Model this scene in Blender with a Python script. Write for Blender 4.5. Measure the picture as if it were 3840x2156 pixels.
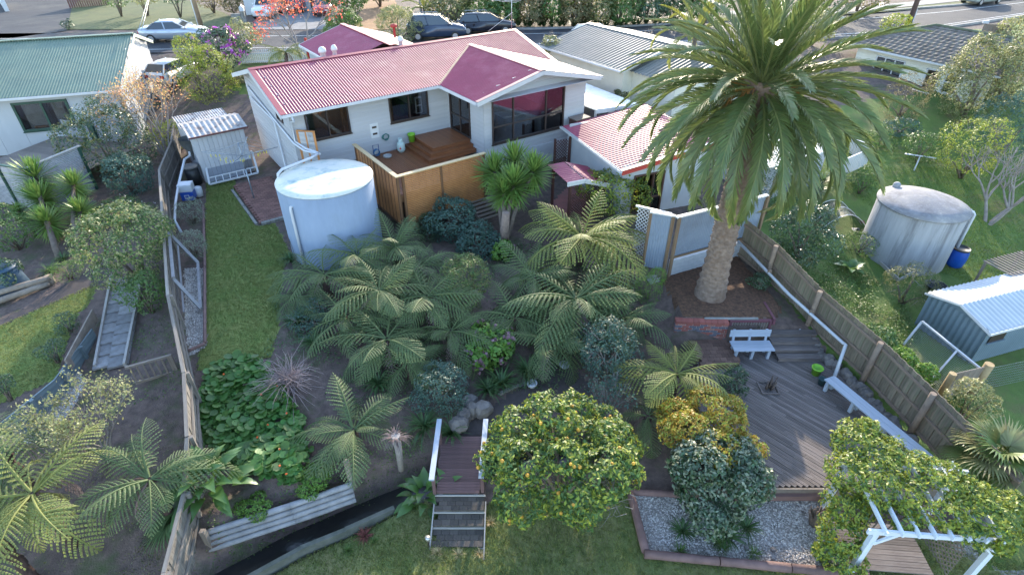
import bpy, math, random
import numpy as np
from mathutils import Vector, Matrix, Euler

for _o in list(bpy.data.objects):
    bpy.data.objects.remove(_o, do_unlink=True)
scene = bpy.context.scene
COL = scene.collection
R = math.radians
rng = np.random.default_rng(7)
random.seed(7)

# ------------------------------------------------------------------ camera
CAM_H = 13.2
PITCH = R(35.3)
FPX = 2133.0                      # focal length in photo pixels (3840 wide)
cam = bpy.data.cameras.new('camera')
cam.sensor_width = 36.0
cam.lens = 36.0 * FPX / 3840.0
cam.clip_start = 0.1
cam.clip_end = 600.0
camo = bpy.data.objects.new('camera', cam)
COL.objects.link(camo)
camo.location = (0, 0, CAM_H)
camo.rotation_euler = (R(90) - PITCH, 0, 0)
scene.camera = camo

# ------------------------------------------------------------------ sky, sun, exposure
SUN_EL, SUN_AZ = R(19.0), R(10.0)          # azimuth measured from +Y towards +X
world = bpy.data.worlds.new('World')
scene.world = world
world.use_nodes = True
_nt = world.node_tree
_nt.nodes.clear()
_sky = _nt.nodes.new('ShaderNodeTexSky')
_sky.sky_type = 'NISHITA'
_sky.sun_disc = False
_sky.sun_elevation = SUN_EL
_sky.sun_rotation = SUN_AZ
_sky.air_density = 1.0
_sky.dust_density = 0.6
_bg = _nt.nodes.new('ShaderNodeBackground')
_bg.inputs['Strength'].default_value = 0.15
_wo = _nt.nodes.new('ShaderNodeOutputWorld')
_nt.links.new(_sky.outputs[0], _bg.inputs[0])
_nt.links.new(_bg.outputs[0], _wo.inputs[0])
sun = bpy.data.lights.new('sun', 'SUN')
sun.energy = 2.1
sun.angle = R(0.6)
sun.color = (1.0, 0.86, 0.66)
suno = bpy.data.objects.new('sun', sun)
COL.objects.link(suno)
_sd = Vector((math.sin(SUN_AZ) * math.cos(SUN_EL), math.cos(SUN_AZ) * math.cos(SUN_EL), math.sin(SUN_EL)))
suno.rotation_euler = _sd.to_track_quat('Z', 'Y').to_euler()
suno.location = (20, 60, 40)
scene.view_settings.view_transform = 'Standard'
scene.view_settings.look = 'None'
scene.view_settings.gamma = 1.0
scene.view_settings.use_curve_mapping = False
scene.view_settings.exposure = 2.35
scene.render.engine = 'CYCLES'

# ------------------------------------------------------------------ measuring helpers
_c, _s = math.cos(PITCH), math.sin(PITCH)
def ray(px, py):
    u = (px - 1920.0) / FPX
    v = (1078.0 - py) / FPX
    return (u, _c + _s * v, -_s + _c * v)
def W(px, py, z):
    """world point at height z seen at that spot of the photograph"""
    r = ray(px, py)
    t = (z - CAM_H) / r[2]
    return Vector((r[0] * t, r[1] * t, z))
def WY(px, py, Y):
    r = ray(px, py)
    t = Y / r[1]
    return Vector((r[0] * t, Y, CAM_H + r[2] * t))
def mpp(p):
    """metres per photo pixel at a point"""
    return (p[1] * _c - (p[2] - CAM_H) * _s) / FPX

# ------------------------------------------------------------------ materials
MATS = {}
def mat(name, col, col2=None, scale=3.0, rough=0.75, var=0.25, rnd=0.0, bump=0.0, bscale=None,
        metal=0.0, spec=0.5, isl=0.0, transl=0.0, coat=0.0, detail=4.0, dirt=None, dscale=0.6,
        coord='Object', stretch=(1, 1, 1), hue=0.0):
    if name in MATS:
        return MATS[name]
    m = bpy.data.materials.new(name)
    m.use_nodes = True
    nt = m.node_tree
    N, L = nt.nodes, nt.links
    b = N['Principled BSDF']
    b.inputs['Roughness'].default_value = rough
    b.inputs['Metallic'].default_value = metal
    b.inputs['Specular IOR Level'].default_value = spec
    b.inputs['Coat Weight'].default_value = coat
    if col2 is None:
        col2 = tuple(c * (1 - var) for c in col)
    tc = N.new('ShaderNodeTexCoord')
    mp = N.new('ShaderNodeMapping')
    mp.inputs['Scale'].default_value = stretch
    L.new(tc.outputs[coord], mp.inputs[0])
    nz = N.new('ShaderNodeTexNoise')
    nz.inputs['Scale'].default_value = scale
    nz.inputs['Detail'].default_value = detail
    nz.inputs['Roughness'].default_value = 0.65
    L.new(mp.outputs[0], nz.inputs['Vector'])
    rp = N.new('ShaderNodeMapRange')
    rp.inputs[1].default_value = 0.32
    rp.inputs[2].default_value = 0.68
    L.new(nz.outputs['Fac'], rp.inputs[0])
    mx = N.new('ShaderNodeMix')
    mx.data_type = 'RGBA'
    mx.inputs[6].default_value = (*col, 1)
    mx.inputs[7].default_value = (*col2, 1)
    L.new(rp.outputs[0], mx.inputs[0])
    out = mx.outputs[2]
    if dirt:
        n2 = N.new('ShaderNodeTexNoise')
        n2.inputs['Scale'].default_value = dscale
        n2.inputs['Detail'].default_value = 6
        n2.inputs['Roughness'].default_value = 0.7
        L.new(mp.outputs[0], n2.inputs['Vector'])
        r2 = N.new('ShaderNodeMapRange')
        r2.inputs[1].default_value = 0.5
        r2.inputs[2].default_value = 0.72
        L.new(n2.outputs['Fac'], r2.inputs[0])
        m2 = N.new('ShaderNodeMix')
        m2.data_type = 'RGBA'
        m2.inputs[7].default_value = (*dirt, 1)
        L.new(r2.outputs[0], m2.inputs[0])
        L.new(out, m2.inputs[6])
        out = m2.outputs[2]
    if rnd or isl:
        hs = N.new('ShaderNodeHueSaturation')
        if isl:
            src = N.new('ShaderNodeNewGeometry').outputs['Random Per Island']
            a = isl
        else:
            src = N.new('ShaderNodeObjectInfo').outputs['Random']
            a = rnd
        mr = N.new('ShaderNodeMapRange')
        mr.inputs[3].default_value = 1 - a
        mr.inputs[4].default_value = 1 + a
        L.new(src, mr.inputs[0])
        L.new(mr.outputs[0], hs.inputs['Value'])
        if hue:
            ml = N.new('ShaderNodeMath')
            ml.operation = 'MULTIPLY'
            ml.inputs[1].default_value = 7.31
            L.new(src, ml.inputs[0])
            fr = N.new('ShaderNodeMath')
            fr.operation = 'FRACT'
            L.new(ml.outputs[0], fr.inputs[0])
            mh = N.new('ShaderNodeMapRange')
            mh.inputs[3].default_value = 0.5 - hue
            mh.inputs[4].default_value = 0.5 + hue
            L.new(fr.outputs[0], mh.inputs[0])
            L.new(mh.outputs[0], hs.inputs['Hue'])
        L.new(out, hs.inputs['Color'])
        out = hs.outputs[0]
    L.new(out, b.inputs['Base Color'])
    if bump:
        n3 = N.new('ShaderNodeTexNoise')
        n3.inputs['Scale'].default_value = bscale or scale * 4
        n3.inputs['Detail'].default_value = 5
        L.new(mp.outputs[0], n3.inputs['Vector'])
        bp = N.new('ShaderNodeBump')
        bp.inputs['Strength'].default_value = min(1.0, bump)
        bp.inputs['Distance'].default_value = 0.03
        L.new(n3.outputs['Fac'], bp.inputs['Height'])
        L.new(bp.outputs[0], b.inputs['Normal'])
    if transl:
        tr = N.new('ShaderNodeBsdfTranslucent')
        hs2 = N.new('ShaderNodeHueSaturation')
        hs2.inputs['Value'].default_value = 1.5
        hs2.inputs['Hue'].default_value = 0.485
        L.new(out, hs2.inputs['Color'])
        L.new(hs2.outputs[0], tr.inputs['Color'])
        ms = N.new('ShaderNodeMixShader')
        ms.inputs[0].default_value = transl
        L.new(b.outputs[0], ms.inputs[1])
        L.new(tr.outputs[0], ms.inputs[2])
        L.new(ms.outputs[0], N['Material Output'].inputs['Surface'])
    MATS[name] = m
    return m

def glass(name, tint=(0.6, 0.65, 0.7), see=0.55):
    if name in MATS:
        return MATS[name]
    m = bpy.data.materials.new(name)
    m.use_nodes = True
    nt = m.node_tree
    N, L = nt.nodes, nt.links
    N.remove(N['Principled BSDF'])
    g = N.new('ShaderNodeBsdfGlossy')
    g.inputs['Roughness'].default_value = 0.03
    g.inputs['Color'].default_value = (0.9, 0.93, 1, 1)
    t = N.new('ShaderNodeBsdfTransparent')
    t.inputs['Color'].default_value = (*[see + (1 - see) * 0.5 * c for c in tint], 1)
    f = N.new('ShaderNodeFresnel')
    f.inputs['IOR'].default_value = 1.5
    a = N.new('ShaderNodeMath')
    a.operation = 'MULTIPLY_ADD'
    a.inputs[1].default_value = 1.4
    a.inputs[2].default_value = 0.04
    L.new(f.outputs[0], a.inputs[0])
    ms = N.new('ShaderNodeMixShader')
    L.new(a.outputs[0], ms.inputs[0])
    L.new(t.outputs[0], ms.inputs[1])
    L.new(g.outputs[0], ms.inputs[2])
    L.new(ms.outputs[0], N['Material Output'].inputs['Surface'])
    MATS[name] = m
    return m

# ------------------------------------------------------------------ object helpers
def tag(o, label=None, cat=None, group=None, kind=None):
    if label:
        o['label'] = label
    if cat:
        o['category'] = cat
    if group:
        o['group'] = group
    if kind:
        o['kind'] = kind
    return o
def thing(name, label, cat, loc=(0, 0, 0), rz=0.0, group=None):
    o = bpy.data.objects.new(name, None)
    o.empty_display_size = 0.2
    COL.objects.link(o)
    o.location = loc
    o.rotation_euler = (0, 0, rz)
    return tag(o, label, cat, group)
def link(name, me, parent=None, loc=(0, 0, 0), rot=(0, 0, 0), sc=(1, 1, 1)):
    o = bpy.data.objects.new(name, me)
    COL.objects.link(o)
    if parent is not None:
        o.parent = parent
    o.location = loc
    o.rotation_euler = rot
    o.scale = sc
    return o

_UNIT = {}
def unit_box(m):
    if m.name not in _UNIT:
        me = bpy.data.meshes.new('box_' + m.name)
        v = [(x, y, z) for x in (-.5, .5) for y in (-.5, .5) for z in (-.5, .5)]
        f = [(0, 1, 3, 2), (4, 6, 7, 5), (0, 4, 5, 1), (2, 3, 7, 6), (0, 2, 6, 4), (1, 5, 7, 3)]
        me.from_pydata(v, [], f)
        me.materials.append(m)
        _UNIT[m.name] = me
    return _UNIT[m.name]
def pc(name, parent, m, c, s, rot=(0, 0, 0)):
    """one box-shaped piece (board, brick, rail); alike pieces share a mesh"""
    return link(name, unit_box(m), parent, c, rot, s)

def fast_mesh(name, V, F, mats, midx=None, smooth=False):
    """V (n,3) array, F (m,k) int array with k = 3 or 4"""
    V = np.asarray(V, dtype=np.float32)
    F = np.asarray(F, dtype=np.int32)
    me = bpy.data.meshes.new(name)
    k = F.shape[1]
    me.vertices.add(len(V))
    me.vertices.foreach_set('co', V.ravel())
    me.loops.add(F.size)
    me.loops.foreach_set('vertex_index', F.ravel())
    me.polygons.add(len(F))
    me.polygons.foreach_set('loop_start', np.arange(0, F.size, k, dtype=np.int32))
    for m in (mats if isinstance(mats, (list, tuple)) else [mats]):
        me.materials.append(m)
    if midx is not None:
        me.polygons.foreach_set('material_index', np.asarray(midx, dtype=np.int32))
    if smooth:
        me.polygons.foreach_set('use_smooth', np.ones(len(F), dtype=bool))
    me.update(calc_edges=True)
    return me

class MB:
    def __init__(self):
        self.v, self.f, self.mi, self.sm, self.cur, self.smooth = [], [], [], [], 0, False
    def add(self, vs, fs):
        b = len(self.v)
        self.v += [tuple(p) for p in vs]
        for f in fs:
            self.f.append(tuple(b + i for i in f))
            self.mi.append(self.cur)
            self.sm.append(self.smooth)
        return self
    def box(self, x0, x1, y0, y1, z0, z1):
        v = [(x, y, z) for x in (x0, x1) for y in (y0, y1) for z in (z0, z1)]
        return self.add(v, [(0, 1, 3, 2), (4, 6, 7, 5), (0, 4, 5, 1), (2, 3, 7, 6), (0, 2, 6, 4), (1, 5, 7, 3)])
    def bar(self, a, b, w, h, up=(0, 0, 1)):
        a, b, up = Vector(a), Vector(b), Vector(up)
        d = (b - a).normalized()
        sx = d.cross(up)
        if sx.length < 1e-4:
            sx = d.cross(Vector((1, 0, 0)))
        sx.normalize()
        uy = sx.cross(d).normalized()
        vs = []
        for p in (a, b):
            for i, j in ((-1, -1), (1, -1), (1, 1), (-1, 1)):
                vs.append(p + sx * (i * w / 2) + uy * (j * h / 2))
        return self.add(vs, [(0, 1, 2, 3), (7, 6, 5, 4), (0, 4, 5, 1), (1, 5, 6, 2), (2, 6, 7, 3), (3, 7, 4, 0)])
    def tube(self, pts, rad, n=8, cap=True):
        pts = [Vector(p) for p in pts]
        if not hasattr(rad, '__len__'):
            rad = [rad] * len(pts)
        b = len(self.v)
        prev = None
        for i, p in enumerate(pts):
            d = (pts[min(i + 1, len(pts) - 1)] - pts[max(i - 1, 0)]).normalized()
            if prev is None:
                a = d.cross(Vector((0, 0, 1)))
                if a.length < 1e-3:
                    a = d.cross(Vector((0, 1, 0)))
            else:
                a = prev - d * prev.dot(d)
            a.normalize()
            prev = a
            q = d.cross(a)
            for k in range(n):
                t = 2 * math.pi * k / n
                self.v.append(tuple(p + (a * math.cos(t) + q * math.sin(t)) * rad[i]))
        for i in range(len(pts) - 1):
            for k in range(n):
                k2 = (k + 1) % n
                self.f.append((b + i * n + k, b + i * n + k2, b + (i + 1) * n + k2, b + (i + 1) * n + k))
                self.mi.append(self.cur)
                self.sm.append(True)
        if cap:
            for i in (0, len(pts) - 1):
                f = [b + i * n + k for k in range(n)]
                self.f.append(tuple(f if i else f[::-1]))
                self.mi.append(self.cur)
                self.sm.append(False)
        return self
    def lathe(self, prof, n=24, cx=0, cy=0):
        b = len(self.v)
        for r, z in prof:
            for k in range(n):
                t = 2 * math.pi * k / n
                self.v.append((cx + r * math.cos(t), cy + r * math.sin(t), z))
        for i in range(len(prof) - 1):
            for k in range(n):
                k2 = (k + 1) % n
                self.f.append((b + i * n + k, b + i * n + k2, b + (i + 1) * n + k2, b + (i + 1) * n + k))
                self.mi.append(self.cur)
                self.sm.append(True)
        return self
    def prism(self, poly, z0, z1):
        n = len(poly)
        vs = [(x, y, z0) for x, y in poly] + [(x, y, z1) for x, y in poly]
        fs = [tuple(range(n))[::-1], tuple(range(n, 2 * n))]
        fs += [(i, (i + 1) % n, n + (i + 1) % n, n + i) for i in range(n)]
        return self.add(vs, fs)
    def mesh(self, name, mats):
        me = bpy.data.meshes.new(name)
        me.from_pydata(self.v, [], self.f)
        for m in (mats if isinstance(mats, (list, tuple)) else [mats]):
            me.materials.append(m)
        me.polygons.foreach_set('material_index', self.mi)
        me.polygons.foreach_set('use_smooth', self.sm)
        me.update()
        return me
    def build(self, name, mats, parent=None, loc=(0, 0, 0), rot=(0, 0, 0), bevel=0.0):
        o = link(name, self.mesh(name, mats), parent, loc, rot)
        if bevel:
            b = o.modifiers.new('bevel', 'BEVEL')
            b.width = bevel
            b.segments = 2
            b.limit_method = 'ANGLE'
        return o

def corr(name, parent, m, P0, a, b, wave=0.11, amp=0.012, trap=None):
    """corrugated sheet: origin P0, a across the waves, b along them"""
    P0, a, b = Vector(P0), Vector(a), Vector(b)
    n = a.cross(b).normalized()
    if n.z < 0:
        n = -n
    nw = max(1, int(round(a.length / wave)))
    k = nw * 6 + 1
    t = np.linspace(0, 1, k)
    off = amp * np.cos(t * nw * 2 * np.pi)
    rows = 2
    V = []
    for j in range(rows):
        for i in range(k):
            V.append(tuple(P0 + a * float(t[i]) + b * j + n * float(off[i])))
    F = [(i, i + 1, k + i + 1, k + i) for i in range(k - 1)]
    me = fast_mesh(name, V, F, m, smooth=True)
    o = link(name, me, parent)
    return o
# ------------------------------------------------------------------ terrain
CTRL = np.array([
    (-15, 28, 0.05), (-13, 26, 0.03), (-11, 20, 0), (-10.5, 17, 0), (-9.3, 14.6, -0.15), (-8.5, 13.8, -0.3), (-7.6, 20.8, -0.15),
    (-12.5, 22, 0), (-14, 25, 0), (-16.5, 28, 0.1), (-13, 31, 0.3), (-16, 35, 0.9), (-17, 39, 1.7), (-13, 34, 0.7),
    (-4, 25, 0), (0, 25.5, 0.2), (3, 27, 0.3), (2, 25, 0.2), (-0.3, 22, 0), (5, 24, 0.2), (4, 22, 0.05),
    (-4, 18.5, -0.25), (0, 18.5, -0.35), (3, 19, -0.2), (-3, 15.5, -0.7), (2, 16, -0.8), (5, 16.5, -0.75), (-6, 17, -0.2),
    (0.5, 13.2, -1.15), (-1.4, 13.1, -1.15), (4, 13.7, -1.1), (2, 14, -1.1), (5.5, 13, -1.15), (4, 11.8, -1.3), (-3, 13, -0.95),
    (-7.5, 12.5, -0.55), (-6, 11.2, -0.8), (-6.2, 10.2, -1.0), (-8.3, 10, -0.9), (-4.8, 11.2, -1.0), (-8.0, 8.9, -1.1), (-3.2, 11.4, -1.3),
    (-6.2, 9.3, -1.8), (-8, 8.0, -1.85), (-4.5, 9.8, -1.8),
    (-4, 8, -1.6), (0, 8, -1.62), (5, 7.2, -1.65), (2, 9.5, -1.6), (-1.5, 9.4, -1.6), (9, 7, -1.65), (12, 8, -1.6), (0, 5, -1.7), (-5, 6, -1.7), (6, 9, -1.55),
    (8, 18, 0), (9.5, 17.8, 0), (6.8, 18, -0.05), (7, 19, 0), (9, 20, 0.05), (12, 21, -0.4),
    (8, 13, -1.25), (10, 12, -1.25), (12, 12, -1.2), (6.5, 12, -1.25),
    (16, 21, -1), (19, 22, -1), (20, 17, -1.2), (14, 18.5, -0.9), (13.5, 14, -1.1), (16, 13, -1.25), (18, 26, -0.6), (22, 30, 0.2), (14, 27, -0.1), (24, 24, -1),
    (26, 34, 0.9), (20, 36, 1.2), (15, 33, 0.6), (12, 40, 1.9), (26, 42, 2.3), (33, 38, 1.8), (32, 28, 0), (30, 18, -1.2), (20, 10, -1.4), (26, 46, 2.75), (34, 50, 2.78),
    (-18, 24, 0), (-14.6, 18, -0.3), (-20, 20, -0.3), (-12, 10.5, -1.1), (-16, 12, -1.0), (-10, 7, -1.7), (-14.5, 14, -0.75), (-17.5, 16, -0.5), (-24, 34, 0.3), (-22, 28, 0.1),
    (-28, 22, -0.2), (-30, 12, -1), (-26, 40, 1.6), (-32, 40, 1.6), (-20, 41, 2.2), (-14, 42, 2.4), (-9.5, 38, 1.8), (-4, 41, 2.2), (3, 41, 2.0), (0, 36, 1.6), (-6, 33, 1.0), (7, 34, 0.9), (9, 28, 0.4),
    (0, 46, 2.75), (12, 46, 2.7), (-12, 46, 2.75), (-26, 45.5, 2.75), (-36, 46, 2.75),
    (0, -20, -1.8), (-25, -10, -1.8), (25, -10, -1.8)])
_P = CTRL[:, :2]
_D = np.sqrt(((_P[:, None] - _P[None]) ** 2).sum(-1) + 1.0)
_A = np.block([[_D + 0.05 * np.eye(len(_P)), np.ones((len(_P), 1))], [np.ones((1, len(_P))), np.zeros((1, 1))]])
_Wt = np.linalg.solve(_A, np.append(CTRL[:, 2], 0.0))
def base_h(X, Y):
    X = np.asarray(X, float)
    Y = np.asarray(Y, float)
    sh = X.shape
    x, y = X.ravel(), Y.ravel()
    out = np.empty_like(x)
    for i in range(0, len(x), 20000):
        d = np.sqrt((x[i:i + 20000, None] - _P[None, :, 0]) ** 2 + (y[i:i + 20000, None] - _P[None, :, 1]) ** 2 + 1.0)
        out[i:i + 20000] = d @ _Wt[:-1] + _Wt[-1]
    out = np.clip(out, -1.9, 3.0)
    far = np.clip((y - 44.5) / 2.0, 0, 1)
    out = out * (1 - far) + 2.76 * far
    return out.reshape(sh)

def inpoly(X, Y, poly):
    ins = np.zeros(X.shape, bool)
    n = len(poly)
    for i in range(n):
        x0, y0 = poly[i]
        x1, y1 = poly[(i + 1) % n]
        if y0 == y1:
            continue
        c = ((y0 > Y) != (y1 > Y)) & (X < (x1 - x0) * (Y - y0) / (y1 - y0) + x0)
        ins ^= c
    return ins
def PX(pts, z):
    return [tuple(W(a, b, z)[:2]) for a, b in pts]

STREAM = [(-9.6, 6.6), (-7.4, 8.15), (-6.2, 9.0), (-5.1, 9.62), (-3.8, 10.3), (-2.4, 10.95), (-1, 11.5), (0.8, 11.9), (2.5, 12.0)]
def dist_line(X, Y, line):
    best = np.full(X.shape, 1e9)
    for (x0, y0), (x1, y1) in zip(line[:-1], line[1:]):
        dx, dy = x1 - x0, y1 - y0
        t = np.clip(((X - x0) * dx + (Y - y0) * dy) / (dx * dx + dy * dy), 0, 1)
        best = np.minimum(best, np.hypot(X - x0 - t * dx, Y - y0 - t * dy))
    return best

Z_LAWN = PX([(775, 690), (880, 676), (905, 760), (968, 850), (1030, 838), (1090, 950), (1060, 1020), (1050, 1130), (1040, 1250), (1010, 1330), (720, 1370), (762, 1235), (768, 1000), (770, 850)], 0)
Z_STRIP = PX([(690, 1000), (768, 1000), (768, 1290), (700, 1312), (688, 1200)], 0)
Z_PATH = PX([(1690, 1580), (1850, 1520), (1980, 1445), (2100, 1370), (2200, 1430), (2230, 1520), (2000, 1540), (1880, 1590), (1835, 1660), (1650, 1660)], -1.15)
Z_LLAWN = [(-7.4, 6.6)] + [(-6.6, 7.9), (-4.9, 9.15), (-3.6, 9.9), (-2.6, 10.15), (-2.3, 9.9), (-0.7, 9.9), (-0.2, 10.3), (3.0, 10.4), (3.52, 10.2), (3.6, 8.4), (9.2, 7.85), (10.5, 8.8), (12.2, 8.9), (14, 8.0), (16, 7.5), (16, 3), (-9, 3)]
Z_GRAVEL = [(3.58, 10.25), (7.45, 10.1), (9.3, 10.1), (9.7, 9.2), (10.4, 8.5), (9.25, 7.85), (3.65, 8.4)]
Z_GRAVEL2 = [(11.9, 8.6), (14.5, 9.6), (16, 8.4), (13.5, 7.4)]
Z_PALM = PX([(2478, 1060), (2510, 1030), (2760, 955), (2935, 1150), (2895, 1195), (2560, 1190), (2525, 1120)], 0)
Z_DECKPIT = [(4.9, 9.95), (13.6, 9.95), (13.9, 10.9), (11.9, 15.2), (10.9, 16.6), (8.15, 16.4), (6.0, 16.4), (5.9, 13)]
Z_PATIO = PX([(2030, 790), (2140, 690), (2230, 640), (2345, 700), (2350, 740), (2240, 790), (2190, 860)], 0.3)
Z_LYARD = PX([(-200, 1300), (380, 1075), (330, 1170), (300, 1180), (200, 1400), (-200, 1560)], -0.5)
Z_LPATH = PX([(-300, 1290), (60, 1170), (390, 1000), (430, 1030), (380, 1075), (-200, 1290)], -0.4)
Z_LGRAV = PX([(-200, 1730), (0, 1590), (200, 1470), (300, 1400), (330, 1450), (250, 1560), (0, 1720)], -0.9)
Z_RGRASS = [(12.6, 8), (12.9, 12), (11.0, 17.3), (9.9, 21.6), (10.5, 26), (14, 31), (17, 35), (24, 38), (60, 45), (60, 5)]
Z_FRONT = [(-20, 40), (-16, 37.5), (-9, 37.5), (-3, 41), (2, 43.5), (0, 45.6), (-22, 45)]

xs = np.concatenate([[-300, -150, -90, -60, -45, -39], np.arange(-34, -20.1, 0.5), np.arange(-20, 20.01, 0.12), np.arange(20.4, 34, 0.5), [39, 45, 60, 90, 150, 300]])
ys = np.concatenate([[-120, -40, -10, 0, 3], np.arange(4, 30.01, 0.12), np.arange(30.4, 46, 0.4), np.arange(46.8, 75, 0.8), [80, 90, 110, 150, 220, 400]])
GX, GY = np.meshgrid(xs, ys)
GZ = base_h(GX, GY)
_far = np.clip((GY - 74) / 40, 0, 1)
GZ += _far * 3.0
_dl = dist_line(GX, GY, STREAM)
_ch = np.clip((0.72 - _dl) / 0.34, 0, 1)
GZ = GZ * (1 - _ch) + np.minimum(GZ, -2.35) * _ch
_pit = inpoly(GX, GY, Z_DECKPIT)
GZ[_pit] = np.minimum(GZ[_pit], -1.3)
_pb = inpoly(GX, GY, Z_PALM)
GZ[_pb] = 0.0 + 0.12 * np.exp(-((GX[_pb] - 7.76) ** 2 + (GY[_pb] - 18.06) ** 2) / 1.2)
GZ += (rng.random(GZ.shape) - 0.5) * 0.025 * ((GY < 46) & (GY > 3))
def H(x, y):
    i = int(np.clip(np.searchsorted(xs, x) - 1, 0, len(xs) - 2))
    j = int(np.clip(np.searchsorted(ys, y) - 1, 0, len(ys) - 2))
    a = (x - xs[i]) / (xs[i + 1] - xs[i])
    b = (y - ys[j]) / (ys[j + 1] - ys[j])
    return float(GZ[j, i] * (1 - a) * (1 - b) + GZ[j, i + 1] * a * (1 - b) + GZ[j + 1, i] * (1 - a) * b + GZ[j + 1, i + 1] * a * b)

M_soil = mat('soil', (0.16, 0.115, 0.1), (0.075, 0.055, 0.05), 3.5, 0.95, bump=1.0, bscale=22, dirt=(0.06, 0.08, 0.03), dscale=1.1, detail=8)
M_mulch = mat('bark_mulch', (0.16, 0.085, 0.05), (0.05, 0.028, 0.02), 9, 0.95, bump=1, bscale=30)
M_grass = mat('lawn_grass', (0.14, 0.205, 0.045), (0.21, 0.22, 0.065), 0.9, 0.9, bump=0.9, bscale=28, dirt=(0.05, 0.10, 0.02), dscale=4)
M_grassl = mat('lower_lawn_grass', (0.13, 0.175, 0.05), (0.22, 0.2, 0.085), 0.7, 0.9, bump=0.9, bscale=28, dirt=(0.05, 0.085, 0.02), dscale=3)
M_grassr = mat('sunny_grass', (0.11, 0.17, 0.03), (0.06, 0.11, 0.02), 0.8, 0.9, bump=0.9, bscale=20, dirt=(0.12, 0.10, 0.04), dscale=0.7)
M_gravel = mat('white_gravel', (0.5, 0.46, 0.43), (0.2, 0.17, 0.16), 18, 0.9, bump=1, bscale=30, detail=2, dirt=(0.12, 0.11, 0.09), dscale=1.6)
M_asph = mat('dark_path', (0.075, 0.06, 0.06), (0.05, 0.042, 0.042), 5, 0.9, bump=0.4, bscale=60)
M_conc = mat('old_concrete', (0.3, 0.29, 0.27), (0.18, 0.175, 0.16), 3, 0.9, bump=0.5, bscale=20, dirt=(0.1, 0.1, 0.07), dscale=1.2)
M_redpath = mat('red_paving', (0.36, 0.13, 0.11), (0.24, 0.10, 0.09), 2.5, 0.7, bump=0.2, dirt=(0.2, 0.13, 0.11), dscale=1)
M_road = mat('asphalt', (0.055, 0.057, 0.066), (0.04, 0.042, 0.05), 0.6, 0.85, spec=0.25, bump=0.4, bscale=40, dirt=(0.085, 0.083, 0.08), dscale=0.25)

ZON = [('ground', M_soil, None), ('lawn', M_grass, Z_LAWN), ('gravel_strip', M_gravel, Z_STRIP), ('garden_path', M_asph, Z_PATH),
       ('lower_lawn', M_grassl, Z_LLAWN), ('gravel_bed', M_gravel, Z_GRAVEL), ('gravel_patch', M_gravel, Z_GRAVEL2), ('palm_bed', M_mulch, Z_PALM),
       ('patio', M_redpath, Z_PATIO), ('neighbour_lawn', M_grass, Z_LYARD), ('neighbour_path', M_asph, Z_LPATH), ('neighbour_gravel', M_gravel, Z_LGRAV),
       ('right_yard_grass', M_grassr, Z_RGRASS), ('front_lawn', M_grassr, Z_FRONT)]
cx = (GX[:-1, :-1] + GX[1:, 1:]) / 2
cy = (GY[:-1, :-1] + GY[1:, 1:]) / 2
jx = cx + 0.03 * np.sin(cx * 9 + cy * 5) + 0.03 * np.sin(cy * 17)
jy = cy + 0.03 * np.cos(cx * 7 - cy * 6) + 0.03 * np.sin(cx * 15)
zid = np.zeros(cx.shape, int)
for k, (nm, m, poly) in enumerate(ZON):
    if poly is not None:
        zid[inpoly(jx, jy, poly)] = k
zid[(dist_line(cx, cy, STREAM) < 0.7) & (zid != 6)] = 0
nx = len(xs)
VALL = np.stack([GX.ravel(), GY.ravel(), GZ.ravel()], 1)
for k, (nm, m, poly) in enumerate(ZON):
    jj, ii = np.nonzero(zid == k)
    if len(jj) == 0:
        continue
    b = jj * nx + ii
    F = np.stack([b, b + 1, b + nx + 1, b + nx], 1)
    u, inv = np.unique(F, return_inverse=True)
    o = link(nm, fast_mesh(nm, VALL[u], inv.reshape(F.shape), m, smooth=True))
    o['kind'] = 'structure'

# stream water
M_water = mat('dark_water', (0.02, 0.02, 0.022), (0.03, 0.028, 0.025), 2, 0.12, bump=0.15, bscale=9)
mb = MB()
_n = len(STREAM)
for i, (x, y) in enumerate(STREAM):
    a = Vector(STREAM[max(i - 1, 0)])
    c_ = Vector(STREAM[min(i + 1, _n - 1)])
    d = (c_ - a).normalized()
    nrm = Vector((-d.y, d.x))
    mb.v += [(x - nrm.x * .6, y - nrm.y * .6, -2.2), (x + nrm.x * .6, y + nrm.y * .6, -2.2)]
for i in range(_n - 1):
    mb.f.append((2 * i, 2 * i + 2, 2 * i + 3, 2 * i + 1))
    mb.mi.append(0)
    mb.sm.append(False)
tag(mb.build('stream_water', M_water), kind='structure')
# concrete lip along the lawn side of the stream
mb = MB()
lip = [(-9.2, 6.05), (-7.0, 7.75), (-5.8, 8.6), (-4.7, 9.15), (-3.45, 9.85)]
for a, b in zip(lip[:-1], lip[1:]):
    mb.bar((a[0], a[1], -1.85), (b[0], b[1], -1.87), 0.13, 0.5)
tag(mb.build('stream_edge', mat('mossy_kerb', (0.15, 0.15, 0.13), (0.09, 0.095, 0.075), 3, .9)), 'low concrete edge between the lower lawn and the stream', 'kerb')

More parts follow.
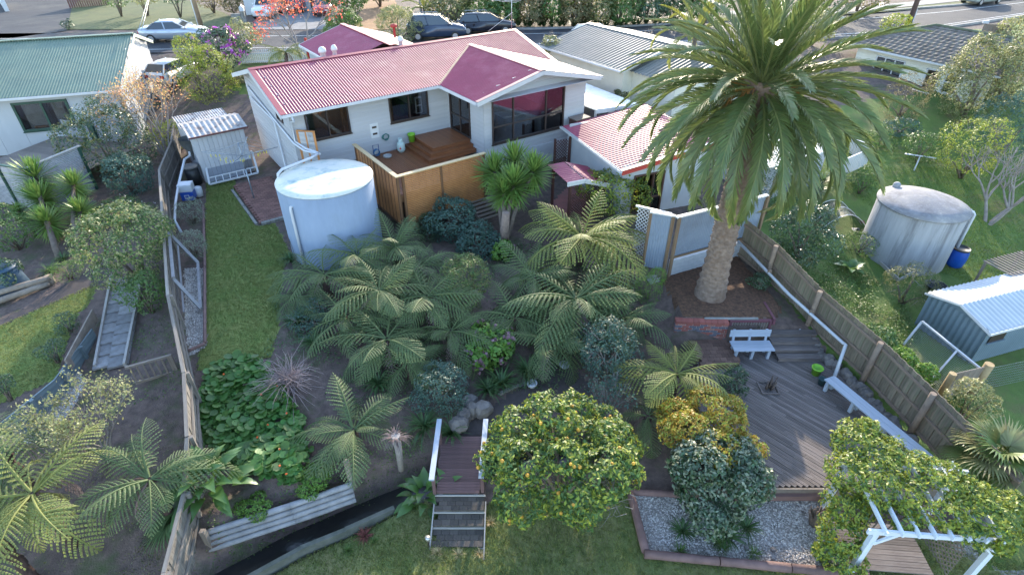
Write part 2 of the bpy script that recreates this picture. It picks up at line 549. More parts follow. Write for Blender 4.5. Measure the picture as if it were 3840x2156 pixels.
# ------------------------------------------------------------------ road, kerbs, markings, verges
def ribbon(name, a, b, z, m, kind='structure', sub=1):
    """sheet between two polylines of equal length"""
    mb = MB()
    for p, q in zip(a, b):
        mb.v += [(p[0], p[1], z), (q[0], q[1], z)]
    for i in range(len(a) - 1):
        mb.f.append((2 * i, 2 * i + 2, 2 * i + 3, 2 * i + 1))
        mb.mi.append(0)
        mb.sm.append(False)
    o = mb.build(name, m)
    if kind:
        o['kind'] = kind
    return o
FAR = [(-130, 50), (-60, 51.4), (-40, 52.4), (-30, 53), (-10, 53.4), (2, 53.9), (11, 55.2), (25, 58.9), (37, 62.4), (47, 66), (57, 70.6), (130, 105)]
NEAR = [(-130, 43), (-60, 44.2), (-40, 44.8), (-27.4, 45.4), (-10, 46.6), (4, 47.6), (14, 48.4), (24, 49.8), (30, 51), (37, 53.8), (50, 60.3), (130, 98)]
ribbon('road', NEAR, FAR, 2.80, M_road)
def mixl(t):
    return [(a[0] + (b[0] - a[0]) * t, a[1] + (b[1] - a[1]) * t) for a, b in zip(NEAR, FAR)]
M_line = mat('road_paint', (0.75, 0.75, 0.72), (0.5, 0.5, 0.48), 2, 0.7, dirt=(0.2, 0.2, 0.2), dscale=1.5)
ribbon('edge_line_far', mixl(0.72), mixl(0.735), 2.806, M_line)
ribbon('edge_line_near', mixl(0.135), mixl(0.15), 2.806, M_line)
M_kerb = mat('kerb_concrete', (0.32, 0.31, 0.3), (0.22, 0.21, 0.2), 2, 0.9)
def kerb(name, line, label):
    mb = MB()
    for a, b in zip(line[:-1], line[1:]):
        mb.bar((a[0], a[1], 2.83), (b[0], b[1], 2.83), 0.25, 0.22)
    tag(mb.build(name, M_kerb), kind='structure')
kerb('kerb_far', [p for p in FAR if p[0] > -25], 'far kerb')
kerb('kerb_near', [p for p in NEAR if p[0] > -20], 'near kerb')
def poly_sheet(name, pts, z, m):
    mb = MB()
    mb.add([(x, y, z) for x, y in pts], [tuple(range(len(pts)))])
    o = mb.build(name, m)
    o['kind'] = 'structure'
    return o
M_vgrass = mat('verge_grass', (0.06, 0.085, 0.028), (0.10, 0.11, 0.04), 0.5, 0.95, bump=0.8, bscale=12, dirt=(0.05, 0.06, 0.03), dscale=1.2)
poly_sheet('far_lawn', PX([(250, 112), (520, 112), (740, 112), (860, 112), (880, 70), (830, 45), (700, 0), (620, -30), (330, -30), (270, 30)], 2.81), 2.81, M_vgrass)
poly_sheet('far_driveway', PX([(-120, 150), (0, 150), (250, 116), (280, 30), (310, -30), (0, -40), (-200, 10)], 2.80), 2.80, M_road)
M_dirt = mat('brown_dirt', (0.3, 0.17, 0.08), (0.2, 0.11, 0.06), 1.2, 0.95, bump=0.6, bscale=9)
poly_sheet('dirt_drive', PX([(1320, 116), (1500, 110), (1490, 20), (1470, -20), (1370, -20)], 2.81), 2.81, M_dirt)
M_drive = mat('concrete_drive', (0.2, 0.2, 0.21), (0.15, 0.15, 0.155), 1, 0.85)
poly_sheet('car_driveway', PX([(960, 112), (1250, 112), (1290, 60), (1240, -10), (930, -10)], 2.81), 2.81, M_drive)
poly_sheet('far_footpath', PX([(2700, 55), (3000, 58), (3260, 40), (3600, 5), (3580, -8), (3240, 25), (3000, 42), (2700, 42)], 2.93), 2.93, M_kerb)
poly_sheet('far_verge', PX([(2700, 78), (2900, 72), (3300, 46), (3840, -6), (3800, -14), (3600, 6), (3260, 42), (3000, 60), (2700, 58)], 2.90), 2.90, M_vgrass)
poly_sheet('near_verge', PX([(3540, 118), (3700, 108), (3840, 80), (3900, 150), (3720, 165), (3700, 150), (3560, 130)], 2.82), 2.82, M_grassr)
# ------------------------------------------------------------------ shared building materials
M_board = mat('white_weatherboard', (0.43, 0.44, 0.47), (0.37, 0.38, 0.41), 1.5, 0.6, rnd=0.05, stretch=(.2, 1, 1))
M_boardc = mat('cream_weatherboard', (0.68, 0.66, 0.58), (0.6, 0.58, 0.5), 1.5, 0.6, rnd=0.05)
M_white = mat('white_trim', (0.56, 0.57, 0.59), (0.5, 0.51, 0.53), 2, 0.5)
M_pvc = mat('white_plastic', (0.5, 0.53, 0.58), (0.46, 0.48, 0.53), 2, 0.4)
M_redroof = mat('red_roof_iron', (0.31, 0.048, 0.09), (0.26, 0.04, 0.075), 1.2, 0.42, dirt=(0.36, 0.09, 0.13), dscale=0.8, spec=0.5)
M_redtrim = mat('red_flashing', (0.36, 0.07, 0.075), (0.30, 0.06, 0.065), 1.5, 0.45, spec=0.5)
M_dark = mat('dark_frame', (0.035, 0.025, 0.025), (0.05, 0.035, 0.03), 3, 0.4)
M_inner = mat('interior_wall', (0.30, 0.19, 0.11), (0.24, 0.15, 0.09), 1, 0.9)
M_innerw = mat('interior_pale', (0.42, 0.40, 0.38), (0.34, 0.32, 0.3), 1, 0.9)
M_innerf = mat('interior_floor', (0.20, 0.11, 0.06), (0.14, 0.08, 0.045), 2, 0.6)
G_win = glass('window_glass')
G_dark = glass('dim_glass', (0.35, 0.38, 0.45), 0.35)
M_deck = mat('stained_decking', (0.23, 0.085, 0.035), (0.15, 0.055, 0.022), 3, 0.42, rnd=0.18, bump=0.2, stretch=(1, 1, 1))
M_cedar = mat('cedar_slat', (0.5, 0.23, 0.085), (0.4, 0.17, 0.06), 3, 0.6, rnd=0.1)
M_cedarp = mat('cedar_post', (0.17, 0.085, 0.04), (0.12, 0.06, 0.03), 4, 0.65)
M_railtop = mat('pale_rail', (0.62, 0.46, 0.27), (0.52, 0.37, 0.2), 3, 0.55)
M_block = mat('painted_block', (0.42, 0.44, 0.48), (0.36, 0.38, 0.42), 2, 0.8, bump=0.2)

def clad(parent, m, A, B, z0, z1, openings=(), pitch=0.21, top=None, name='weatherboard', mb_back=None):
    """weatherboards one by one on a straight wall A->B (outside lies to the right of A->B)"""
    A, B = Vector((A[0], A[1])), Vector((B[0], B[1]))
    d = B - A
    Ln = d.length
    d.normalize()
    nrm = Vector((d.y, -d.x))
    ang = math.atan2(d.y, d.x)
    z = z0
    while z < z1 - 0.02:
        h = min(pitch, z1 - z)
        lo, hi = 0.0, Ln
        if top:
            ss = np.linspace(0, Ln, 200)
            ok = np.array([top(s) >= z + h * 0.6 for s in ss])
            if not ok.any():
                break
            lo, hi = ss[ok][0], ss[ok][-1]
        segs = [(lo, hi)]
        for s0, s1, za, zb in openings:
            if z + h > za + 0.02 and z < zb - 0.02:
                new = []
                for a, b in segs:
                    if s1 <= a or s0 >= b:
                        new.append((a, b))
                    else:
                        if s0 - a > 0.03:
                            new.append((a, s0))
                        if b - s1 > 0.03:
                            new.append((s1, b))
                segs = new
        for a, b in segs:
            mid = A + d * ((a + b) / 2) + nrm * 0.016
            pc(name, parent, m, (mid.x, mid.y, z + h / 2), (b - a, 0.02, h + 0.012), (R(3.6), 0, ang))
        z += pitch
    # backing with openings
    mb = MB()
    cuts = sorted({0.0, Ln, *[o[0] for o in openings], *[o[1] for o in openings]})
    zt = z1 if not top else max(min(top(0), top(Ln)), z0 + 0.1)
    def q(a, b, za, zb):
        p, r = A + d * a - nrm * 0.02, A + d * b - nrm * 0.02
        p2, r2 = p - nrm * 0.06, r - nrm * 0.06
        mb.add([(p.x, p.y, za), (r.x, r.y, za), (r.x, r.y, zb), (p.x, p.y, zb), (p2.x, p2.y, za), (r2.x, r2.y, za), (r2.x, r2.y, zb), (p2.x, p2.y, zb)],
               [(0, 1, 2, 3), (5, 4, 7, 6), (3, 2, 6, 7), (0, 4, 5, 1), (0, 3, 7, 4), (1, 5, 6, 2)])
    for a, b in zip(cuts[:-1], cuts[1:]):
        zz = z0
        for s0, s1, za, zb in sorted(openings, key=lambda o: o[2]):
            if s0 <= a + 1e-4 and s1 >= b - 1e-4:
                if za > zz:
                    q(a, b, zz, za)
                zz = zb
        if zz < zt:
            q(a, b, zz, zt)
    if top:
        ss = [0] + [s for s in np.linspace(0, Ln, 41)] + [Ln]
        p0 = [A + d * float(s) - nrm * 0.02 for s in np.linspace(0, Ln, 41)]
        zs = [top(float(s)) for s in np.linspace(0, Ln, 41)]
        for i in range(40):
            mb.add([(p0[i].x, p0[i].y, zt), (p0[i + 1].x, p0[i + 1].y, zt), (p0[i + 1].x, p0[i + 1].y, zs[i + 1]), (p0[i].x, p0[i].y, zs[i])], [(0, 1, 2, 3)])
    mb.build('wall', m, parent)
    return A, d, nrm, ang

def window(parent, A, B, s0, s1, za, zb, mull=(), trans=(), fm=None, gm=None, fw=0.06, sill=True, name='window', inset=0.02):
    """frame bars, panes one by one and a sill; mull: positions along, trans: heights"""
    A, B = Vector((A[0], A[1])), Vector((B[0], B[1]))
    d = (B - A).normalized()
    nrm = Vector((d.y, -d.x))
    ang = math.atan2(d.y, d.x)
    fm = fm or M_dark
    gm = gm or G_win
    mb = MB()
    def P3(s, z, o=0.0):
        p = A + d * s + nrm * o
        return Vector((p.x, p.y, z))
    o = 0.03
    n3 = (nrm.x, nrm.y, 0)
    for s in (s0 + fw / 2, s1 - fw / 2):
        mb.bar(P3(s, za, o), P3(s, zb, o), fw, 0.11, n3)
    for z in (za + fw / 2, zb - fw / 2):
        mb.bar(P3(s0 + fw, z, o), P3(s1 - fw, z, o), fw, 0.108, (0, 0, 1)) if False else mb.bar(P3(s0 + fw, z, o), P3(s1 - fw, z, o), 0.108, fw)
    for s in mull:
        mb.bar(P3(s, za + fw, o), P3(s, zb - fw, o), fw * .9, 0.09, n3)
    ms = sorted([s0 + fw, *mull, s1 - fw])
    zs = sorted([za + fw, *trans, zb - fw])
    for z in trans:
        for a, b in zip(ms[:-1], ms[1:]):
            mb.bar(P3(a + fw * .45, z, o), P3(b - fw * .45, z, o), 0.085, fw * .8)
    w = mb.build(name, fm, parent)
    for a, b in zip(ms[:-1], ms[1:]):
        for z, y in zip(zs[:-1], zs[1:]):
            c_ = P3((a + b) / 2, (z + y) / 2, inset)
            pc('pane', w, gm, c_, (b - a, 0.008, y - z), (0, 0, ang))
    if sill:
        c_ = P3((s0 + s1) / 2, za - 0.03, 0.05)
        pc('sill', w, fm, c_, (s1 - s0 + 0.08, 0.13, 0.04), (0, 0, ang))
    return w

# ------------------------------------------------------------------ the main house
HO, HT = (-10.16, 24.7), R(35.5)
house = thing('weatherboard_house', 'white weatherboard house with long red corrugated roof and a gabled wing', 'house', (HO[0], HO[1], 0), HT)
hc, hs = math.cos(HT), math.sin(HT)
def HW(u, v, z=0):
    return Vector((HO[0] + u * hc - v * hs, HO[1] + u * hs + v * hc, z))
SL = 1.1 / 4.2
WA = (1.15, 3.25, 3.32, 4.66)
WB = (5.36, 7.54, 3.34, 4.66)
DOOR = (0.25, 2.25, 2.47, 4.5)
BW = (0.45, 5.08, 2.43, 4.72)
rearA, rearB = (0.5, 0.6), (8.75, 0.6)
clad(house, M_board, rearA, rearB, 1.2, 4.95, [(WA[0] - .5, WA[1] - .5, WA[2], WA[3]), (WB[0] - .5, WB[1] - .5, WB[2], WB[3])])
window(house, rearA, rearB, WA[0] - .5, WA[1] - .5, WA[2], WA[3], mull=[1.7])
window(house, rearA, rearB, WB[0] - .5, WB[1] - .5, WB[2], WB[3], mull=[5.95])
retA, retB = (8.75, 0.6), (8.75, -2.85)
clad(house, M_board, retA, retB, 0.5, 4.95, [DOOR])
window(house, retA, retB, DOOR[0], DOOR[1], DOOR[2], DOOR[3], mull=[1.25], trans=[3.35], name='sliding_door', sill=False)
frA, frB = (8.75, -2.85), (15.3, -2.85)
def ext_top(s):
    u = 8.75 + s
    return 4.93 + 0.223 * (3.9 - abs(u - 11.9)) - 0.03
clad(house, M_board, frA, frB, 1.75, 5.8, [BW], top=ext_top)
window(house, frA, frB, BW[0], BW[1], BW[2], BW[3], mull=[1.75, 3.85], trans=[3.3], fw=0.075)
mb = MB()
mb.box(8.83, 15.22, -2.93, -2.85, 0.0, 1.745)
mb.build('foundation_wall', M_block, house)
clad(house, M_board, (15.3, -2.85), (15.3, 8.0), 0.9, 4.95)
def left_top(s):
    v = 8.0 - s
    return 4.92 + SL * (4.2 - abs(v - 4.2)) - 0.03
clad(house, M_board, (0.5, 8.0), (0.5, 0.6), 0.75, 6.0, [(5.4, 6.3, 4.0, 4.7)], top=left_top)
window(house, (0.5, 8.0), (0.5, 0.6), 5.4, 6.3, 4.0, 4.7, sill=False)
mb = MB()
mb.box(0.5, 15.3, 7.95, 8.0, 1.5, 4.95)
mb.build('front_wall', M_board, house)
mb = MB()
mb.box(0.56, 8.7, 0.7, 7.9, 2.36, 2.42)
mb.box(8.85, 15.2, -2.7, 7.9, 2.36, 2.42)
mb.build('floor', M_innerf, house)
mb = MB()
mb.box(0.6, 15.2, 3.9, 3.96, 2.42, 5.6)
mb.box(4.3, 4.36, 0.7, 3.9, 2.42, 4.9)
mb.box(8.86, 8.92, 0.7, 3.9, 2.42, 4.9)
mb.build('partition_wall', M_inner, house)
mb = MB()
mb.box(1.0, 8.6, 3.80, 3.85, 2.42, 4.9)
mb.build('interior_lining', M_innerw, house)
# bed, curtains and mirror frame seen through the panes
bed = thing('bed', 'bed with pale blue quilt seen through the left rear window', 'bed', HW(1.9, 2.0, 2.42), HT)
mb = MB()
mb.box(-0.7, 0.7, -0.9, 0.9, 0.0, 0.35)
mb.build('bed_base', M_inner, bed)
mb = MB()
mb.box(-0.75, 0.75, -0.95, 0.95, 0.36, 0.62)
mb.build('quilt', mat('blue_quilt', (0.22, 0.36, 0.62), (0.4, 0.5, 0.7), 6, 0.9, bump=0.5), bed, bevel=0.06)
M_curt = mat('brown_curtain', (0.22, 0.13, 0.09), (0.12, 0.07, 0.05), 8, 0.9)
def curtain(u0, u1, v, z0, z1, m):
    k = 40
    vs = []
    for j in (z0, z1):
        for i in range(k):
            t = i / (k - 1)
            vs.append((u0 + (u1 - u0) * t, v + 0.03 * math.sin(t * (u1 - u0) * 40), j))
    mb = MB()
    mb.smooth = True
    mb.add(vs, [(i, i + 1, k + i + 1, k + i) for i in range(k - 1)])
    mb.build('curtain', m, house)
curtain(2.95, 3.25, 0.8, 2.9, 4.7, M_curt)
curtain(1.15, 1.35, 0.8, 2.9, 4.7, M_curt)
curtain(5.4, 5.65, 0.8, 2.9, 4.7, M_curt)
mb = MB()
mb.box(7.0, 7.38, 0.95, 1.0, 3.4, 4.25)
mb.build('mirror_frame', M_white, house)
mb = MB()
mb.box(7.06, 7.32, 0.94, 0.949, 3.85, 4.18)
mb.box(7.06, 7.32, 0.94, 0.949, 3.45, 3.78)
mb.build('mirror', M_dark, house)
mb = MB()
mb.box(5.7, 6.7, 1.3, 2.6, 2.42, 3.9)
mb.build('wardrobe', mat('blue_grey_cupboard', (0.1, 0.14, 0.25), (0.08, 0.1, 0.2), 2, 0.7), house)
# venetian blinds behind the big window: slats joined, too fine to pick apart
mb = MB()
for z in np.arange(2.5, 4.7, 0.05):
    mb.add([(9.25, -2.76, z), (13.78, -2.76, z), (13.78, -2.79, z + 0.012), (9.25, -2.79, z + 0.012)], [(0, 1, 2, 3)])
tag(mb.build('blind_slat', mat('copper_blind', (0.45, 0.22, 0.13), (0.36, 0.16, 0.1), 4, 0.4), house), kind='stuff')
dt = thing('dining_table', 'dining table with white cloth behind the big window', 'table', HW(11.6, -1.2, 2.42), HT)
mb = MB()
mb.box(-0.8, 0.8, -0.5, 0.5, 0.7, 0.75)
mb.build('tabletop', M_white, dt)
for sx in (-.7, .7):
    for sy in (-.4, .4):
        pc('leg', dt, M_inner, (sx, sy, 0.35), (0.07, 0.07, 0.7))
for k, (du, rr) in enumerate(((-1.35, 0.2), (1.25, 3.3))):
    ch = thing('dining_chair', ['wooden slatback dining chair by the left end of the indoor table', 'wooden slatback dining chair by the right end of the indoor table'][k], 'chair', HW(11.6 + du, -1.2, 2.42), HT + rr, 'dining chairs')
    pc('seat', ch, M_inner, (0, 0, 0.45), (0.44, 0.44, 0.04))
    for sx in (-.19, .19):
        for sy in (-.19, .19):
            pc('leg', ch, M_inner, (sx, sy, 0.22), (0.04, 0.04, 0.44))
    for sy in np.linspace(-.18, .18, 5):
        pc('back_slat', ch, M_inner, (-0.2, sy, 0.72), (0.02, 0.035, 0.5))
    pc('back_rail', ch, M_inner, (-0.2, 0, 0.99), (0.03, 0.44, 0.06))

# roofs
corr('roof_sheet', house, M_redroof, (0.28, 0, 4.93), (15.3, 0, 0), (0, 4.2, 1.1), 0.14, 0.026)
corr('roof_sheet', house, M_redroof, (0.02, 8.4, 4.93), (15.66, 0, 0), (0, -4.2, 1.1), 0.112, 0.013)
corr('roof_sheet', house, M_redroof, (8.0, -3.42, 4.93), (0, 6.9, 0), (3.9, 0, 0.87), 0.13, 0.02)
corr('roof_sheet', house, M_redroof, (15.8, -3.42, 4.93), (0, 6.9, 0), (-3.9, 0, 0.87), 0.13, 0.02)
def strip(name, m, a, b, w, h, up=(0, 0, 1), par=house):
    return MB().bar(a, b, w, h, up).build(name, m, par)
nl = Vector((0, -SL, 1)).normalized()
mb = MB()
for sy in (-1, 1):
    mb.add([(0.0, 4.2, 6.07), (15.7, 4.2, 6.07), (15.7, 4.2 + sy * 0.2, 6.02), (0.0, 4.2 + sy * 0.2, 6.02)], [(0, 1, 2, 3)])
mb.build('ridge_cap', M_redtrim, house)
mb = MB()
for sx in (-1, 1):
    mb.add([(11.9, -3.5, 5.84), (11.9, 3.35, 5.84), (11.9 + sx * 0.18, 3.35, 5.805), (11.9 + sx * 0.18, -3.5, 5.805)], [(0, 1, 2, 3)])
mb.build('ridge_cap', mat('pale_red_cap', (0.52, 0.25, 0.22), (0.45, 0.2, 0.18), 2, 0.5), house)
mb = MB()
mb.add([(0.0, -0.03, 4.95), (0.28, -0.03, 4.95), (0.28, 4.2, 6.06), (0.0, 4.2, 6.06)], [(0, 1, 2, 3)])
mb.add([(0.0, 8.43, 4.95), (0.28, 8.43, 4.95), (0.28, 4.2, 6.06), (0.0, 4.2, 6.06)], [(0, 3, 2, 1)])
mb.add([(15.5, 0, 4.96), (15.74, 0, 4.96), (15.74, 4.2, 6.065), (15.5, 4.2, 6.065)], [(0, 1, 2, 3)])
mb.build('barge_flashing', M_redtrim, house)
mb = MB()
mb.add([(8.0, -3.52, 4.95), (8.0, -3.32, 4.955), (11.9, -3.32, 5.82), (11.9, -3.52, 5.82)], [(0, 3, 2, 1)])
mb.add([(15.8, -3.52, 4.95), (15.8, -3.32, 4.955), (11.9, -3.32, 5.82), (11.9, -3.52, 5.82)], [(0, 1, 2, 3)])
mb.build('barge_flashing', mat('pale_red_cap', (0.5, 0.25, 0.22)), house)
mb = MB()
mb.bar((0.0, -0.02, 4.83), (0.0, 4.2, 5.93), 0.03, 0.2)
mb.bar((0.0, 8.42, 4.83), (0.0, 4.2, 5.93), 0.03, 0.2)
mb.bar((15.72, 0.0, 4.83), (15.72, 4.2, 5.93), 0.03, 0.2)
mb.bar((8.0, -3.5, 4.82), (11.9, -3.5, 5.69), 0.03, 0.2)
mb.bar((15.8, -3.5, 4.82), (11.9, -3.5, 5.69), 0.03, 0.2)
mb.build('barge_board', M_white, house)
mb = MB()
mb.box(0.06, 8.6, 0.0, 0.56, 4.80, 4.82)
mb.box(8.06, 8.7, -3.4, 0.0, 4.80, 4.82)
mb.box(8.1, 15.7, -3.45, -2.9, 4.80, 4.81)
mb.build('soffit', M_white, house)
def gutter(a, b, par, name='gutter', m=None):
    a, b = Vector(a), Vector(b)
    d = (b - a).normalized()
    sx = d.cross(Vector((0, 0, 1))).normalized()
    mb = MB()
    prof = [(-0.055, 0.06), (-0.055, -0.045), (0.055, -0.045), (0.055, 0.06), (0.047, 0.06), (0.047, -0.037), (-0.047, -0.037), (-0.047, 0.06)]
    vs = [p + sx * x + Vector((0, 0, z)) for p in (a, b) for x, z in prof]
    n = len(prof)
    mb.add(vs, [(i, (i + 1) % n, n + (i + 1) % n, n + i) for i in range(n)])
    return mb.build(name, m or M_white, par)
gutter((0.0, -0.06, 4.86), (7.93, -0.06, 4.86), house)
gutter((7.94, -0.0, 4.86), (7.94, -3.52, 4.86), house)
gutter((15.86, -3.52, 4.86), (15.86, 0, 4.86), house)
# valley flashing
mb = MB()
mb.bar((8.05, 0.12, 4.965), (11.9, 3.3, 5.83), 0.12, 0.015)
mb.build('valley_flashing', mat('rust_flashing', (0.3, 0.14, 0.1), (0.2, 0.1, 0.08), 3, 0.6), house)
# downpipe from the gutter corner running to the tank, and one on the gable side
mb = MB()
mb.tube([(0.45, -0.06, 4.82), (0.5, -0.1, 4.6), (0.52, 0.5, 4.4), (0.50, 0.5, 3.5), (0.7, -0.3, 3.36), (1.0, -1.0, 3.32)], 0.05, 8)
mb.build('downpipe', M_pvc, house)
mb = MB()
mb.tube([(0.38, 7.2, 3.9), (0.38, 3.2, 3.75), (0.38, 3.1, 3.7), (0.38, 3.0, 0.9), (0.38, 2.6, 0.7)], 0.045, 8)
mb.tube([(0.40, 7.4, 4.45), (0.40, 0.4, 3.45), (0.6, -0.4, 3.3), (1.05, -1.15, 3.3)], 0.05, 8)
mb.build('downpipe', M_pvc, house)
# meter box
mb = MB()
mb.box(4.22, 4.66, 0.55, 0.585, 2.78, 3.52)
mt = mb.build('meter_box', M_white, house, bevel=0.01)
for z in (3.33, 3.0):
    m2 = MB()
    m2.box(4.32, 4.56, 0.535, 0.548, z - 0.05, z + 0.05)
    m2.build('meter_window', M_dark, mt, bevel=0.02)
# roof vents and chimney flue
for u, v, r_, lab in ((3.9, 4.75, 0.2, 0), (4.55, 4.8, 0.16, 0), (8.3, 4.7, 0.17, 0)):
    mb = MB()
    mb.lathe([(r_ * .7, 5.85), (r_ * .7, 6.15), (r_, 6.16), (r_ * 1.02, 6.25), (r_ * .8, 6.36), (r_ * .4, 6.42), (0.001, 6.43)], 14, u, v)
    mb.build('roof_vent', M_white, house)
# front wing with hipped red roof
mb = MB()
mb.box(5.6, 10.8, 8.0, 12.6, 1.6, 4.9)
mb.build('front_wing_wall', M_board, house)
def slab(pts, m, name, par, t=0.03):
    mb = MB()
    n = len(pts)
    vs = list(pts) + [(p[0], p[1], p[2] - t) for p in pts]
    mb.add(vs, [tuple(range(n)), tuple(range(2 * n - 1, n - 1, -1))] + [(i, n + i, n + (i + 1) % n, (i + 1) % n) for i in range(n)])
    return mb.build(name, m, par)
corr('roof_sheet', house, M_redroof, (5.2, 13.0, 4.93), (0, -6.5, 0), (3.0, 0, 0.87), 0.112, 0.011)
corr('roof_sheet', house, M_redroof, (11.2, 13.0, 4.93), (0, -6.5, 0), (-3.0, 0, 0.87), 0.112, 0.011)
mb = MB()
mb.bar((8.2, 13.05, 5.82), (8.2, 5.6, 5.82), 0.3, 0.03)
mb.build('ridge_cap', M_redtrim, house)
mb = MB()
mb.bar((5.2, 13.0, 4.85), (8.2, 13.0, 5.72), 0.03, 0.18)
mb.bar((11.2, 13.0, 4.85), (8.2, 13.0, 5.72), 0.03, 0.18)
mb.bar((5.18, 13.0, 4.85), (5.18, 8.4, 4.85), 0.1, 0.12)
mb.build('barge_board', M_white, house)
mb = MB()
mb.lathe([(0.07, 5.6), (0.07, 6.2), (0.2, 6.2), (0.2, 6.34), (0.06, 6.38), (0.001, 6.39)], 12, 9.6, 8.2)
mb.build('chimney_flue', mat('red_flue', (0.4, 0.06, 0.05)), house)
# antenna
an = thing('television_antenna', 'thin metal television antenna on mast at the right end of the red ridge', 'antenna', HW(15.45, 4.2, 6.05), HT)
mb = MB()
mb.tube([(0, 0, 0), (0, 0, 2.1)], 0.022, 6)
mb.build('mast', mat('aluminium', (0.55, 0.55, 0.56), (0.45, 0.45, 0.46), 3, 0.35, metal=0.6), an)
mb = MB()
mb.tube([(0.0, -0.1, 0.95), (-1.5, 0.3, 0.0)], 0.012, 5)
mb.build('stay', MATS['aluminium'], an)
mb = MB()
mb.tube([(-1.0, -0.5, 1.65), (1.6, 0.6, 1.75)], 0.018, 5)
mb.build('boom', MATS['aluminium'], an)
for i, t in enumerate(np.linspace(0.02, 0.98, 9)):
    p = Vector((-1.0 + 2.6 * t, -0.5 + 1.1 * t, 1.67 + 0.1 * t))
    Lh = 0.95 - 0.55 * t
    mb = MB()
    mb.tube([p + Vector((-0.38 * Lh, 0.9 * Lh, 0)), p - Vector((-0.38 * Lh, 0.9 * Lh, 0))], 0.011, 4)
    mb.build('element', MATS['aluminium'], an)

# ------------------------------------------------------------------ deck with screens and platform steps
deck = thing('timber_deck', 'brown stained timber deck with cedar slat screens against the house', 'deck', (HO[0], HO[1], 0), HT)
DZ = 1.95
v = -4.42
while v < 0.5:
    # boards run along the short way, seen as fine lines
    v += 10
n_b = 44
for i in range(n_b):
    u = 3.2 + (7.9 - 3.2) * (i + 0.5) / n_b
    pc('deck_board', deck, M_deck, (u, -1.95, DZ - 0.015), (0.098, 4.95, 0.03))
# platform and steps
def tier(u0, u1, v0, v1, z, depth_v, along):
    n = max(2, int((u1 - u0) / 0.11))
    for i in range(n):
        pc('tread_board', deck, M_deck, (u0 + (u1 - u0) * (i + .5) / n, (v0 + v1) / 2, z - 0.015), ((u1 - u0) / n - 0.006, v1 - v0, 0.03))
tier(6.5, 8.7, -1.6, 0.55, 2.45, 0, 0)
for k, (o, z) in enumerate(((0.28, 2.285), (0.56, 2.12))):
    for j in range(2):
        oo = o - 0.14 * (1 - j) - 0.0
        pc('tread_board', deck, M_deck, ((6.5 - oo + 8.7) / 2, -1.6 - oo + 0.07, z - 0.015), (8.7 - 6.5 + oo, 0.134, 0.03))
        pc('tread_board', deck, M_deck, (6.5 - oo + 0.07, (-1.6 - oo + 0.14 + 0.55) / 2, z - 0.015), (0.134, 0.55 + 1.6 + oo - 0.14, 0.03))
for o, z in ((0.0, 2.45), (0.28, 2.285), (0.56, 2.12)):
    e = 0.02 if o == 0 else 0.0
    pc('riser', deck, M_deck, ((6.5 - o + 8.7) / 2, -1.6 - o + 0.03, z - 0.115), (8.7 - 6.5 + o - 0.04, 0.025, 0.165))
    pc('riser', deck, M_deck, (6.5 - o + 0.03, (-1.6 - o + 0.55) / 2 + .02, z - 0.115), (0.025, 2.15 + o - 0.06, 0.165))
# rim, posts, screens
mb = MB()
mb.box(3.12, 7.9, -4.5, -4.455, 1.62, 1.93)
mb.box(3.12, 3.16, -4.45, 0.5, 1.62, 1.93)
mb.box(7.9, 7.94, -4.45, 0.5, 1.62, 1.93)
mb.build('rim_joist', M_cedarp, deck)
for u in (3.3, 5.2, 6.6, 7.7):
    for vv in (-4.2, -2.0):
        pc('pile', deck, M_cedarp, (u, vv, 0.85), (0.14, 0.14, 1.5))
posts = [(3.1, -4.6), (3.36, -4.6), (5.25, -4.6), (7.55, -4.6), (3.06, -2.3), (3.06, -0.2)]
for u, vv in posts:
    pc('post', deck, M_cedarp, (u, vv, 1.72), (0.1, 0.1, 2.4))
for a, b in (((3.0, -4.6), (7.65, -4.6)),):
    pc('top_rail', deck, M_railtop, ((a[0] + b[0]) / 2, a[1], 2.94), (b[0] - a[0], 0.2, 0.045))
pc('top_rail', deck, M_railtop, (3.08, -2.25, 2.941), (0.2, 4.5, 0.045))
def slat_panel(a, b, z0, z1, m=M_cedar):
    """horizontal slats with thin uprights; slats are about 6 pixels apart, so joined"""
    a, b = Vector(a), Vector(b)
    L_ = (b - a).length
    mb = MB()
    z = z0
    while z < z1:
        mb.bar((a.x, a.y, z), (b.x, b.y, z), 0.018, 0.058, (0, 0.0, 1))
        z += 0.085
    o = mb.build('screen_slat', m, deck)
    o['kind'] = 'stuff'
    n = max(2, int(L_ / 0.32))
    d = (b - a).normalized()
    nn = Vector((-d.y, d.x))
    for i in range(1, n):
        p = a + d * (L_ * i / n) + nn * 0.018
        pc('screen_upright', deck, M_cedarp, (p.x, p.y, (z0 + z1) / 2), (0.03, 0.016, z1 - z0), (0, 0, math.atan2(d.y, d.x)))
slat_panel((3.42, -4.6), (5.2, -4.6), 0.62, 2.9)
slat_panel((5.3, -4.6), (7.5, -4.6), 0.62, 2.9)
slat_panel((3.06, -4.54), (3.06, -2.36), 0.62, 2.9)
slat_panel((3.06, -2.24), (3.06, -0.26), 0.62, 2.9)
for u0, u1 in ((3.42, 5.2), (5.3, 7.5)):
    pc('bottom_rail', deck, M_cedarp, ((u0 + u1) / 2, -4.6, 0.56), (u1 - u0, 0.05, 0.1))
pc('bottom_rail', deck, M_cedarp, (3.06, -3.4, 0.56), (0.05, 2.1, 0.1))
mb = MB()
mb.box(3.36, 7.6, -4.57, -4.52, 0.2, 0.5)
mb.build('skirting_board', M_deck, deck)
# balustrade pickets beyond the screen
for i in range(5):
    pc('picket', deck, M_cedarp, (7.75 + 0.12 * i, -4.5, 1.55), (0.05, 0.04, 1.9))
